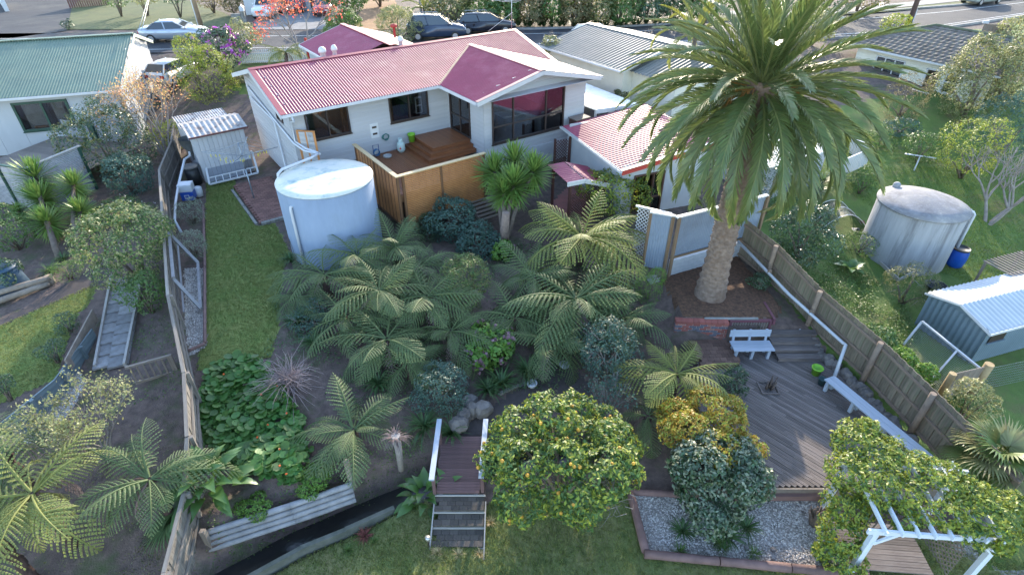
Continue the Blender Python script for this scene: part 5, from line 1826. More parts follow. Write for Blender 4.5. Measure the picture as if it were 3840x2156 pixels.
# brick paving by the clothesline (child pieces of one paving)
pvg = thing('brick_paving', 'red brick paving strip between the lawn and the house', 'paving', tuple(HW(0, 0, 0.0)), HT)
M_rpav = mat('red_paver', (0.25, 0.115, 0.095), (0.15, 0.08, 0.07), 4, 0.9, rnd=0.28, bump=0.3, dirt=(0.12, 0.12, 0.08), dscale=2)
for j in range(34):
    for i in range(7):
        u = -1.95 + (i + .5) * 0.275
        vv = 0.42 + j * 0.145
        pc('brick', pvg, M_rpav, (u + (0.07 if j % 2 else -0.07), vv, 0.09 + 0.03 * vv / 5 + random.uniform(-.006, .006)), (0.265, 0.137, 0.1))
for i in range(5):
    pc('edge_block', pvg, M_conc, (-1.75 + i * 0.4, 0.22, 0.03), (0.38, 0.2, 0.22))
for i in range(4):
    pc('edge_block', pvg, M_conc, (-2.15, 0.9 + i * 1.15, 0.03), (0.12, 1.1, 0.14))

# ------------------------------------------------------------------ lower left log retaining wall
lw = thing('log_retaining_wall', 'stacked grey half round log wall above the stream', 'retaining wall', (0, 0, 0))
ra = [W(762, 2000, -1.0), W(1090, 1895, -1.0), W(1320, 1815, -1.0)]
for k in range(4):
    for a, b in zip(ra[:-1], ra[1:]):
        o = Vector((0.02 * k, -0.05 * k, -0.17 * k))
        log(lw, a + o, b + o, 0.085, mat('blue_grey_log', (0.3, 0.3, 0.32), (0.2, 0.2, 0.21), 3, 0.85, bump=0.4, rnd=0.15), 'log')
pp_ = W(1315, 1740, -0.2)
pc('post', lw, M_log, tuple(W(1312, 1780, -0.75)), (0.13, 0.13, 1.3))
pc('post', lw, M_log, tuple(W(770, 2000, -1.0) + Vector((0.05, -0.1, -0.3))), (0.13, 0.13, 1.2))

# ------------------------------------------------------------------ right side: sheds, houses
M_grib = mat('grey_green_iron', (0.15, 0.205, 0.25), (0.12, 0.17, 0.21), 1, 0.5)
M_gribr = mat('pale_iron_roof', (0.42, 0.46, 0.5), (0.35, 0.39, 0.43), 1, 0.45)
RS = (16.76, 15.4)
rsT = R(18)
rs = thing('metal_garden_shed', 'blue grey ribbed metal shed with pale ribbed roof at the right edge', 'shed', (RS[0], RS[1], -1.1), rsT)
wavewall('wall_sheet', rs, M_grib, (-0.02, 0), (-0.02, 2.35), 0.0, 1.55, 0.2, 0.03)
wavewall('wall_sheet', rs, M_grib, (0, 0), (5, 0), 0.0, 1.5, 0.12, 0.012)
wavewall('wall_sheet', rs, M_grib, (0, 2.35), (5, 2.35), 0.0, 1.5, 0.12, 0.012)
mb = MB()
mb.add([(0, 0, 1.5), (0, 2.35, 1.5), (0, 1.175, 1.82)], [(0, 1, 2)])
mb.build('gable_panel', M_grib, rs)
corr('roof_sheet', rs, M_gribr, (-0.1, -0.1, 1.5), (5.2, 0, 0), (0, 1.29, 0.35), 0.22, 0.025)
corr('roof_sheet', rs, M_gribr, (-0.1, 2.48, 1.5), (5.2, 0, 0), (0, -1.29, 0.35), 0.22, 0.025)
mb = MB()
mb.bar((-0.12, -0.12, 1.47), (-0.12, 1.18, 1.83), 0.03, 0.07)
mb.bar((-0.12, 2.48, 1.47), (-0.12, 1.18, 1.83), 0.03, 0.07)
mb.bar((-0.12, -0.13, 1.46), (5, -0.13, 1.46), 0.04, 0.09)
mb.build('roof_trim', M_white, rs)
mb = MB()
mb.box(0.2, 0.95, -0.05, -0.03, 0.95, 1.38)
mb.build('window', M_dark, rs)
pc('sill', rs, M_grib, (0.58, -0.07, 0.92), (0.85, 0.06, 0.05))
# pen with mesh in front of the shed
pen = thing('mesh_pen', 'white framed low mesh pen leaning on the metal shed', 'pen', (0, 0, 0))
qq = [W(3458, 1205, -0.15), W(3680, 1385, -0.25), W(3525, 1480, -1.0), W(3388, 1292, -1.0)]
for a, b in ((0, 1), (1, 2), (3, 0)):
    barl(pen, qq[a], qq[b], 0.07, 0.06, M_white, 'frame_bar')
barl(pen, qq[0].lerp(qq[1], .62), qq[3].lerp(qq[2], .75), 0.06, 0.05, M_white, 'frame_bar')
mb = MB()
for i in range(40):
    t = i / 39
    mb.tube([qq[0].lerp(qq[1], t), qq[3].lerp(qq[2], t)], 0.003, 3, cap=False)
for i in range(26):
    t = i / 25
    mb.tube([qq[0].lerp(qq[3], t), qq[1].lerp(qq[2], t)], 0.003, 3, cap=False)
tag(mb.build('mesh', mat('grey_mesh', (0.3, 0.33, 0.36)), pen), kind='stuff')
sh2 = thing('slatted_pergola_roof', 'grey slatted shelter roof behind the metal shed', 'shelter', tuple(W(3790, 1030, 0.5)), R(20))
for i in range(12):
    pc('slat', sh2, M_log, (i * 0.2, 0.3, 0.0), (0.06, 1.6, 0.05))
for x, y in ((0, -.3), (2.1, -.3), (0, 1), (2.1, 1)):
    pc('post', sh2, M_log, (x, y, -0.8), (0.08, 0.08, 1.6))
# short fence stub with two round posts behind the paling fence
fs = thing('fence_stub', 'short weathered fence with two thick round posts behind the right fence', 'fence', (0, 0, 0))
a, b = W(3575, 1400, 0.1), W(3712, 1365, 0.15)
for p, rr in ((a, .11), (b, .14)):
    mb = MB()
    mb.tube([(p.x, p.y, -1.4), (p.x, p.y, p.z)], rr, 12)
    mb.build('post', mat('tan_post', (0.4, 0.3, 0.16), (0.3, 0.2, 0.1), 4, 0.85), fs)
for k in range(6):
    t = (k + .5) / 6
    p = a.lerp(b, t)
    d = b - a
    pc('board', fs, M_log, (p.x, p.y + .02, -0.55), (d.length / 6 - .01, 0.03, 1.2), (0, 0, math.atan2(d.y, d.x)))
wf = thing('wire_fence', 'thin wire mesh fence right of the round post', 'fence', (0, 0, 0))
mb = MB()
p0, p1 = W(3720, 1380, 0.0), W(3960, 1330, 0.0)
for k in range(9):
    mb.tube([p0 - Vector((0, 0, .13 * k)), p1 - Vector((0, 0, .13 * k))], 0.004, 3, cap=False)
for k in range(30):
    c_ = p0.lerp(p1, k / 29)
    mb.tube([c_, c_ - Vector((0, 0, 1.05))], 0.003, 3, cap=False)
tag(mb.build('wire', M_galv, wf), kind='stuff')
# white sleepout behind the palm
ws_ = thing('white_sleepout', 'white weatherboard outbuilding glimpsed behind the hanging palm fronds', 'outbuilding', (12.6, 26.3, -0.4), R(30))
clad(ws_, M_board, (0, 0), (4.6, 0), 0.0, 2.3, pitch=0.2)
clad(ws_, M_board, (4.6, 0), (4.6, 3.2), 0.0, 2.3, pitch=0.2)
clad(ws_, M_board, (0, 3.2), (0, 0), 0.0, 2.3, pitch=0.2)
slab([(-0.2, -0.2, 2.3), (4.8, -0.2, 2.3), (4.8, 3.4, 2.5), (-0.2, 3.4, 2.5)], MATS['white_roof_sheet'], 'roof', ws_, 0.08)
wfn = thing('white_batten_fence', 'white vertical batten fence panel lit by the sun behind the palm', 'fence', (0, 0, 0))
a, b = W(3200, 520, 1.3), W(3275, 560, 1.2)
for (a, b, n) in ((W(3195, 515, 1.3), W(3272, 555, 1.2), 9), (W(3272, 556, 1.2), W(3170, 600, 1.2), 12)):
    d = b - a
    ang = math.atan2(d.y, d.x)
    for i in range(n):
        p = a.lerp(b, (i + .5) / n)
        pc('batten', wfn, M_white, (p.x, p.y, p.z - 0.5), (d.length / n - 0.04, 0.03, 1.0), (0, 0, ang))
    m_ = a.lerp(b, .5)
    pc('top_rail', wfn, M_white, (m_.x, m_.y, m_.z + 0.02), (d.length, 0.09, 0.05), (0, 0, ang))

# grey roofed neighbour house on the right behind the palm
gr = thing('grey_roof_house', 'house with pale ribbed metal roof behind the red garage', 'house', tuple(W(2120, 195, 4.3).xy) + (0,), R(35.5))
M_gr = mat('grey_green_roof', (0.15, 0.155, 0.14), (0.12, 0.125, 0.115), 1, 0.55, dirt=(0.2, 0.19, 0.17), dscale=0.8)
corr('roof_sheet', gr, M_gr, (0, -5.2, 4.2), (0, 8.0, 0), (4.4, 0, 0.9), 0.3, 0.03)
corr('roof_sheet', gr, M_gr, (8.8, -5.2, 4.2), (0, 8.0, 0), (-4.4, 0, 0.9), 0.3, 0.03)
corr('roof_sheet', gr, M_gr, (0.9, -8.6, 4.0), (0, 3.6, 0), (3.6, 0, 0.85), 0.3, 0.03)
corr('roof_sheet', gr, M_gr, (8.1, -8.6, 4.0), (0, 3.6, 0), (-3.6, 0, 0.85), 0.3, 0.03)
pc('ridge_cap', gr, M_white, (4.4, -1.2, 5.13), (0.3, 8.0, 0.04))
pc('ridge_cap', gr, M_white, (4.5, -6.8, 4.88), (0.26, 3.6, 0.04))
mb = MB()
mb.bar((0, -5.22, 4.15), (4.4, -5.22, 5.05), 0.04, 0.16)
mb.bar((0.9, -8.62, 3.95), (4.5, -8.62, 4.8), 0.04, 0.16)
mb.build('barge_board', M_white, gr)
gutter((-0.06, -5.2, 4.14), (-0.06, 2.8, 4.14), gr)
mb = MB()
mb.box(0.5, 8.3, -4.9, 2.6, 0.5, 4.2)
mb.box(1.3, 7.6, -8.3, -4.9, 0.5, 4.0)
mb.build('wall', M_boardc, gr)

# cream house on the right with tiled roof
NT_ = R(-60)
N0 = (25.3, 43.4)
nh = thing('tile_roof_house', 'cream weatherboard house with brown tiled roof and two people in its doorway', 'house', (N0[0], N0[1], 0), NT_)
# local x runs along the eave towards the camera, local y into the house
NV = 0.5
EZ = 3.65
M_tile = mat('concrete_tile', (0.17, 0.135, 0.12), (0.10, 0.09, 0.08), 3, 0.85, rnd=0.25, bump=0.2, dirt=(0.13, 0.14, 0.09), dscale=1.5)
mb = MB()
k = 6
Vt = []
for j in (0, 1):
    for i in range(k + 1):
        Vt.append((-0.5 + i / k, -0.5 + j, 0.25 * math.cos(2 * math.pi * i / k) + (0.35 if j == 0 else -0.2)))
for j in (0,):
    for i in range(k + 1):
        Vt.append((-0.5 + i / k, -0.5, 0.25 * math.cos(2 * math.pi * i / k) - 0.5))
mb.smooth = True
mb.add(Vt, [(i, i + 1, k + 2 + i, k + 1 + i) for i in range(k)] + [(2 * k + 2 + i, 2 * k + 3 + i, i + 1, i) for i in range(k)])
tile_me = mb.mesh('roof_tile', M_tile)
RSL = 0.33
sl_ang = math.atan(RSL)
slab([(-2, -0.02, EZ - 0.02), (9, -0.02, EZ - 0.02), (7, 4.2, EZ + RSL * 4.2 - .02), (2.2, 4.2, EZ + RSL * 4.2 - .02)], M_tile, 'roof_deck', nh)
slab([(-2, -0.02, EZ - 0.02), (2.2, 4.2, EZ + RSL * 4.2 - .02), (2.2, 8.4, EZ - .02), (-2, 8.4, EZ - .02)], M_tile, 'roof_deck', nh)
slab([(9, -0.02, EZ - 0.02), (9, 8.4, EZ - .02), (7, 4.2, EZ + RSL * 4.2 - .02)], M_tile, 'roof_deck', nh)
rows = 11
for j in range(rows):
    v0 = 4.2 * j / rows
    xa = -2 + v0
    xb = 9 - v0 * 2 / 4.2
    n = int((xb - xa) / 0.4)
    for i in range(n):
        x = xa + (i + .5) * (xb - xa) / n
        link('roof_tile', tile_me, nh, (x, v0 + 2.1 / rows, EZ + RSL * (v0 + 2.1 / rows) + 0.03), (sl_ang, 0, 0), ((xb - xa) / n, 0.42, 0.07))
mb = MB()
mb.tube([(-2, 0, EZ + .05), (2.2, 4.2, EZ + RSL * 4.2 + .05), (7, 4.2, EZ + RSL * 4.2 + .05), (9, 0, EZ + .05)], 0.1, 6)
mb.build('hip_cap', mat('mossy_tile', (0.12, 0.14, 0.09), (0.08, 0.09, 0.06), 4, 0.9), nh)
gutter((-2, -0.06, EZ - .06), (9, -0.06, EZ - .06), nh)
def npt(px_, py_):
    return onwall(px_, py_, N0, NT_, NV)
a, b, c_, e = npt(3290, 205), npt(3398, 232), npt(3270, 275), npt(3370, 312)
wx0, wx1 = (a[0] + c_[0]) / 2, (b[0] + e[0]) / 2
wz1, wz0 = (a[1] + b[1]) / 2, (c_[1] + e[1]) / 2
a, b = npt(3482, 262), npt(3532, 270)
dx0, dx1 = a[0], b[0]
dz1 = (a[1] + b[1]) / 2
dz0 = dz1 - 2.05
NW0 = -0.6
ops = [(wx0 - NW0, wx1 - NW0, wz0, wz1), (dx0 - NW0, dx1 - NW0, dz0, dz1), (dx1 + .35 - NW0, dx1 + 1.3 - NW0, dz1 - 1.2, dz1)]
clad(nh, M_boardc, (NW0, NV), (8.4, NV), -0.5, EZ, ops, pitch=0.24)
window(nh, (NW0, NV), (8.4, NV), *ops[0], mull=[wx0 - NW0 + (wx1 - wx0) * .33, wx0 - NW0 + (wx1 - wx0) * .66], trans=[wz0 + (wz1 - wz0) * .55], fm=M_white, fw=0.08)
window(nh, (NW0, NV), (8.4, NV), *ops[2], mull=[], trans=[dz1 - .5], fm=M_white, fw=0.08)
mb = MB()
for x in (dx0 - .04, dx1 + .04):
    mb.bar((x, NV - .03, dz0), (x, NV - .03, dz1 + .08), 0.1, 0.1, (0, 1, 0))
mb.bar((dx0 - .09, NV - .03, dz1 + .05), (dx1 + .09, NV - .03, dz1 + .05), 0.1, 0.1)
mb.build('door_frame', M_white, nh)
clad(nh, M_boardc, (NW0, 8.0), (NW0, NV), -0.5, EZ, pitch=0.24)
mb = MB()
mb.box(NW0 + .1, 8.3, NV + .1, 7.9, dz0 - .08, dz0)
mb.build('floor', M_innerf, nh)
mb = MB()
mb.box(NW0 + .1, 8.3, 3.0, 3.06, dz0, EZ)
mb.build('partition_wall', M_innerw, nh)
M_net = mat('net_curtain', (0.62, 0.64, 0.68), (0.5, 0.52, 0.56), 5, 0.9)
kk = 50
vs = []
for j in (wz0, wz1):
    for i in range(kk):
        t = i / (kk - 1)
        vs.append((wx0 + (wx1 - wx0) * t, NV + .14 + 0.03 * math.sin(t * 60), j))
mb = MB()
mb.smooth = True
mb.add(vs, [(i, i + 1, kk + i + 1, kk + i) for i in range(kk - 1)])
mb.build('curtain', M_net, nh)
# balcony rail at the door
for i in range(8):
    pc('baluster', nh, M_white, (dx0 - .5 + i * .2, -0.45, dz0 + .42), (0.05, 0.05, 0.75))
pc('balcony_rail', nh, M_white, (dx0 + .2, -0.45, dz0 + .84), (1.7, 0.09, 0.07))
pc('balcony_post', nh, M_white, (dx0 - .6, -0.45, dz0 + .45), (0.12, 0.12, 1.0))
pc('balcony_floor', nh, M_greyw, (dx0 + .2, -0.05, dz0 - .07), (1.8, 0.95, 0.1))
mb = MB()
mb.box(dx0 - .2, dx0 + 2.5, -1.5, .45, dz0 - 0.75, dz0 - 0.68)
mb.build('lean_to_roof', mat('grey_sheet', (0.3, 0.32, 0.36)), nh)
mb = MB()
mb.box(dx0 + .6, dx0 + 2.4, -1.2, .3, -1.2, dz0 - 0.76)
mb.build('lean_to_wall', M_boardc, nh)
NHW = Matrix.Translation((N0[0], N0[1], 0)) @ Matrix.Rotation(NT_, 4, 'Z')
DOORC = NHW @ Vector(((dx0 + dx1) / 2, NV + .25, dz0))

# ------------------------------------------------------------------ across the road
bk = thing('concrete_block_wall', 'white rendered end wall across the road at the top left', 'building', tuple(W(20, 45, 2.8).xy) + (2.8,), R(40))
mb = MB()
mb.box(0, 0.35, 0, 6, 0, 2.6)
mb.build('wall', M_white, bk)
wg = thing('white_garage', 'white garage wall and dark bay across the road above the pale bush', 'garage', tuple(W(925, 58, 2.8).xy) + (2.8,), R(8))
mb = MB()
mb.box(0, 1.25, 0, 5, 0, 3.4)
mb.build('wall', M_white, wg)
mb = MB()
mb.box(1.3, 7.8, 2.5, 5, 0, 3.2)
mb.build('bay_wall', M_dark, wg)
pc('pillar', wg, M_gwall, (5.2, 2.0, 1.5), (1.3, 0.3, 3.0))
pf = thing('brown_paling_fence', 'dark brown picket fence across the road at the top left', 'fence', tuple(W(265, 32, 2.8).xy) + (2.8,), R(35))
for i in range(18):
    pc('paling', pf, mat('red_brown_paling', (0.16, 0.07, 0.06), (0.1, 0.05, 0.04), 3, 0.8, rnd=0.2), (i * 0.2, 0, 0.8), (0.15, 0.03, 1.6 + 0.05 * (i % 2)))
pc('rail', pf, MATS['red_brown_paling'], (1.8, 0.05, 1.2), (3.7, 0.05, 0.1))
gfb = thing('grey_paling_fence', 'grey paling fence across the road behind the parked black cars', 'fence', tuple(W(1625, 100, 2.8).xy) + (2.8,), R(4))
for i in range(24):
    pc('paling', gfb, M_pale, (i * 0.17, 0, 0.65), (0.15, 0.03, 1.3 + random.uniform(-.04, .04)))
pc('rail', gfb, M_pale, (2.0, 0.04, 1.0), (4.0, 0.05, 0.08))
mbx = thing('letterbox', 'white letterbox on a low block wall across the road', 'letterbox', tuple(W(915, 92, 2.8).xy) + (2.8,), R(10))
mb = MB()
mb.box(-0.9, -0.1, -0.1, 0.1, 0, 0.9)
mb.build('block_wall', M_conc, mbx)
pc('pillar', mbx, M_conc, (0.1, 0, 0.55), (0.32, 0.3, 1.1))
mb = MB()
mb.box(-0.05, 0.3, -0.2, 0.2, 1.1, 1.4)
mb.add([(-0.08, -0.22, 1.4), (0.33, -0.22, 1.4), (0.33, 0.22, 1.4), (-0.08, 0.22, 1.4), (0.125, -0.22, 1.6), (0.125, 0.22, 1.6)], [(0, 1, 4), (3, 5, 2), (0, 4, 5, 3), (1, 2, 5, 4)])
mb.build('box', M_white, mbx)
# picket fence on the street side of the front lawn
pk = thing('picket_fence', 'white picket fence along the street in front of the red house', 'fence', (0, 0, 0))
a, b = W(905, 215, 3.0), W(1225, 205, 3.0)
d = b - a
n = 44
ang = math.atan2(d.y, d.x)
for i in range(n):
    p = a.lerp(b, i / n)
    mb_h = 1.0
    pc('picket', pk, M_white, (p.x, p.y, 2.95), (0.09, 0.02, 1.05), (0, 0, ang))
m_ = a.lerp(b, .5)
for z in (2.65, 3.2):
    pc('rail', pk, M_white, (m_.x, m_.y + .03, z), (d.length, 0.04, 0.08), (0, 0, ang))
rp_ = thing('red_post', 'red timber post at the end of the picket fence', 'post', tuple(W(1161, 228, 2.6)))
pc('post', rp_, mat('red_paint', (0.45, 0.04, 0.03)), (0, 0, 0.75), (0.16, 0.16, 1.6))
# poles
def pole(name, label, base, top_h, r_, m, lean=(0, 0)):
    t = thing(name, label, 'pole', base)
    mb = MB()
    mb.tube([(0, 0, -0.1), (lean[0], lean[1], top_h)], [r_, r_ * .75], 10)
    mb.build('pole', m, t)
    return t
M_poleW = mat('pole_wood', (0.36, 0.26, 0.17), (0.26, 0.18, 0.12), 3, 0.85)
u1p = pole('utility_pole', 'tan timber utility pole behind the silver sedan', tuple(W(757, 108, 2.8)), 9.0, 0.2, M_poleW)
pc('cover_strip', u1p, M_white, (-0.2, -0.05, 2.4), (0.08, 0.08, 4.6))
u2p = pole('utility_pole', 'dark timber utility pole by the road behind the tiled roof', tuple(W(3405, 98, 2.8)), 9.0, 0.22, mat('dark_pole', (0.14, 0.09, 0.08)))
pc('cover_strip', u2p, M_white, (0.22, -0.1, 0.7), (0.07, 0.07, 1.4))
pole('lamp_post', 'grey lamp post behind the black cars across the road', tuple(W(1582, 78, 2.8)), 8.0, 0.12, mat('grey_post', (0.3, 0.32, 0.36)))
cab = thing('overhead_cable', 'pair of thin service cables from the utility pole to the green roofed house', 'cable', (0, 0, 0))
q0 = LO[0] - .2 * math.cos(LT), LO[1] + 6
for k in range(2):
    mb = MB()
    a = Vector((-23.6 - .2 * k, 39.0, 5.6))
    b = W(757, 108, 2.8) + Vector((-.5, 0, 9.0 - .3 * k))
    mb.tube([a.lerp(b, t) - Vector((0, 0, 2.0 * t * (1 - t))) for t in np.linspace(0, 1, 12)], 0.018, 4)
    mb.build('cable', M_galv, cab)
gbx = thing('timber_screen', 'short grey timber screen with lamp top by the right verge', 'screen', tuple(W(3720, 150, 2.8)), R(-15))
for i in range(8):
    pc('board', gbx, M_log, (-.9 + i * .26, 0, 0.55), (0.25, 0.05, 1.2))
pc('cap', gbx, M_white, (-1.0, 0, 1.3), (0.4, 0.3, 0.2))
# ------------------------------------------------------------------ foliage generators
def leafmat(name, c, c2=None, tr=0.3, isl=0.3, rough=0.5, hue=0.02, spec=0.4):
    return mat(name, c, c2 or tuple(x * .7 for x in c), 1.3, rough, isl=isl, transl=tr, hue=hue, spec=spec)
ML = {
    'dark': leafmat('dark_gloss_leaf', (0.0585, 0.111, 0.0455), (0.039, 0.078, 0.039), 0.2, 0.4, 0.35, spec=0.7),
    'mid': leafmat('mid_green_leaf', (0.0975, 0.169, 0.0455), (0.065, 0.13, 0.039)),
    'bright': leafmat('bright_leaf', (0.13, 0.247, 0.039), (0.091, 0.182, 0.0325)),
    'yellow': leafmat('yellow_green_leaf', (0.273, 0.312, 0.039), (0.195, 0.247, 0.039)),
    'gold': leafmat('golden_leaf', (0.442, 0.312, 0.0455), (0.325, 0.234, 0.039)),
    'olive': leafmat('olive_leaf', (0.169, 0.182, 0.065), (0.117, 0.13, 0.052)),
    'pale': leafmat('pale_leaf', (0.286, 0.286, 0.13), (0.195, 0.221, 0.091)),
    'silver': leafmat('silver_leaf', (0.247, 0.286, 0.208), (0.169, 0.208, 0.143)),
    'blue': leafmat('blue_green_leaf', (0.078, 0.143, 0.111), (0.052, 0.104, 0.0845)),
    'brown': leafmat('brown_green_leaf', (0.208, 0.169, 0.078), (0.13, 0.13, 0.0585)),
    'orange': leafmat('autumn_leaf', (0.546, 0.286, 0.13), (0.442, 0.338, 0.13), hue=0.03),
    'red': leafmat('red_leaf', (0.6, 0.117, 0.078), (0.6, 0.26, 0.104), hue=0.02),
    'purple': leafmat('purple_flower', (0.468, 0.078, 0.494), (0.546, 0.156, 0.52), 0.2, hue=0.02),
    'mauve': leafmat('dry_mauve_flower', (0.221, 0.13, 0.156), (0.156, 0.0975, 0.117), 0.1),
    'white': leafmat('white_flower', (0.6, 0.6, 0.6), (0.6, 0.585, 0.6), 0.2, 0.1),
    'weed': leafmat('weed_leaf', (0.117, 0.195, 0.0455), (0.078, 0.143, 0.039)),
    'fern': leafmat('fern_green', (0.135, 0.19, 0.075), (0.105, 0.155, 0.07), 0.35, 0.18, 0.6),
    'fernlit': leafmat('fern_sunlit_green', (0.23, 0.26, 0.075), (0.185, 0.22, 0.065), 0.35, 0.18, 0.6),  # sunlit copy of the fern green, the sun's yellow put into the colour
    'ferndead': leafmat('fern_dead', (0.27, 0.2, 0.185), (0.17, 0.125, 0.12), 0.1, 0.2, 0.9),
    'palm': leafmat('palm_green', (0.135, 0.175, 0.05), (0.095, 0.14, 0.05), 0.3, 0.2, 0.38, spec=0.6),
    'yucca': leafmat('yucca_green', (0.17, 0.27, 0.06), (0.13, 0.22, 0.055), 0.25, 0.25, 0.4),
    'strap': leafmat('strap_green', (0.0845, 0.15, 0.052), (0.0585, 0.111, 0.0455), 0.25, 0.3, 0.45),
    'straw': leafmat('straw', (0.494, 0.39, 0.208), (0.364, 0.26, 0.13), 0.1),
    'lily': leafmat('lily_green', (0.078, 0.169, 0.039), (0.0585, 0.13, 0.0364), 0.25, 0.25, 0.35, spec=0.6),
    'nast': leafmat('nasturtium_green', (0.0975, 0.221, 0.0455), (0.0715, 0.169, 0.039), 0.3, 0.3, 0.5),
}
ML['nasto'] = mat('nasturtium_leaf', (0.08, 0.18, 0.035), (0.06, 0.14, 0.03), 2, 0.5, rnd=0.3, transl=0.3, hue=0.02)
M_bark = mat('bark', (0.19, 0.15, 0.12), (0.11, 0.085, 0.07), 5, 0.95, bump=0.6)
M_barkg = mat('grey_bark', (0.3, 0.27, 0.25), (0.2, 0.17, 0.16), 5, 0.95, bump=0.5)

def unitv(a):
    return a / np.maximum(np.linalg.norm(a, axis=1, keepdims=True), 1e-6)
def leaf_mesh(name, P, Nm, size, aspect, m, rg, fold=0.25, szvar=0.35, droop=0.0):
    """kite leaves at points P with normals Nm"""
    n = len(P)
    Nm = unitv(Nm)
    t = unitv(np.cross(Nm, rg.normal(size=(n, 3))))
    if droop:
        t = unitv(t + np.array([0, 0, -droop]))
        Nm = unitv(Nm - t * (Nm * t).sum(1, keepdims=True))
    s = np.cross(Nm, t)
    L = size * (1 + szvar * rg.uniform(-1, 1, (n, 1)))
    w = L * aspect
    b = P - t * L * .5
    tip = P + t * L * .5
    l = P + s * w * .5 + Nm * (fold * w * .5) - t * L * .05
    r = P - s * w * .5 + Nm * (fold * w * .5) - t * L * .05
    V = np.stack([b, r, tip, l], 1).reshape(-1, 3)
    F = np.arange(4 * n).reshape(-1, 4)
    return fast_mesh(name, V, F, m)

def blob_points(blobs, n, rg, depth=0.12, low=-0.8, gap=0.3):
    """points near the outside of a union of ellipsoids: (pos, outward normal)"""
    B = np.array(blobs, float)
    area = (B[:, 3] * B[:, 4] + B[:, 3] * B[:, 5] + B[:, 4] * B[:, 5])
    M_ = n * 3
    idx = rg.choice(len(B), M_, p=area / area.sum())
    d = unitv(rg.normal(size=(M_, 3)))
    d[:, 2] = np.where(d[:, 2] < low, -d[:, 2], d[:, 2])
    rr = 1 - np.abs(rg.normal(0, depth, (M_, 1)))
    # lumpy surface
    lump = 1 + 0.15 * np.sin(d[:, :1] * 7 + idx[:, None]) * np.sin(d[:, 1:2] * 6 + 2 * idx[:, None]) + 0.06 * np.sin(d[:, 2:3] * 11)
    P = B[idx, :3] + d * B[idx, 3:6] * rr * lump
    keep = np.ones(len(P), bool)
    for k in range(len(B)):
        q = ((P - B[k, :3]) / (B[k, 3:6] * 0.8))
        keep &= ~(((q ** 2).sum(1) < 1) & (idx != k))
    if gap:
        s_ = 2.2 / max(.25, float(B[:, 3].mean()))
        ns = np.sin(P[:, 0] * s_ * 2.1 + 1.3 * np.sin(P[:, 1] * s_ * 1.7)) + np.sin(P[:, 1] * s_ * 2.6 + P[:, 2] * s_ * 1.9) + np.sin(P[:, 2] * s_ * 3.1 - P[:, 0] * s_)
        keep &= (ns + rg.normal(0, .45, len(P))) > -1.5 + gap * 1.6
    P, d = P[keep][:n], d[keep][:n]
    return P, d

def sub_blobs(R_, Rz, k, rg, sub=0.45):
    out = [(0, 0, 0, R_ * .78, R_ * .78, Rz * .78)]
    for i in range(k):
        a = 2 * math.pi * (i + rg.uniform(0, .6)) / k * 2.4
        e = rg.uniform(-0.25, 1.25)
        s = sub * rg.uniform(.75, 1.2)
        out.append((math.cos(a) * math.cos(e) * R_ * (1 - s * .6), math.sin(a) * math.cos(e) * R_ * (1 - s * .6), math.sin(e) * Rz * (1 - s * .6), R_ * s, R_ * s, Rz * s))
    return out

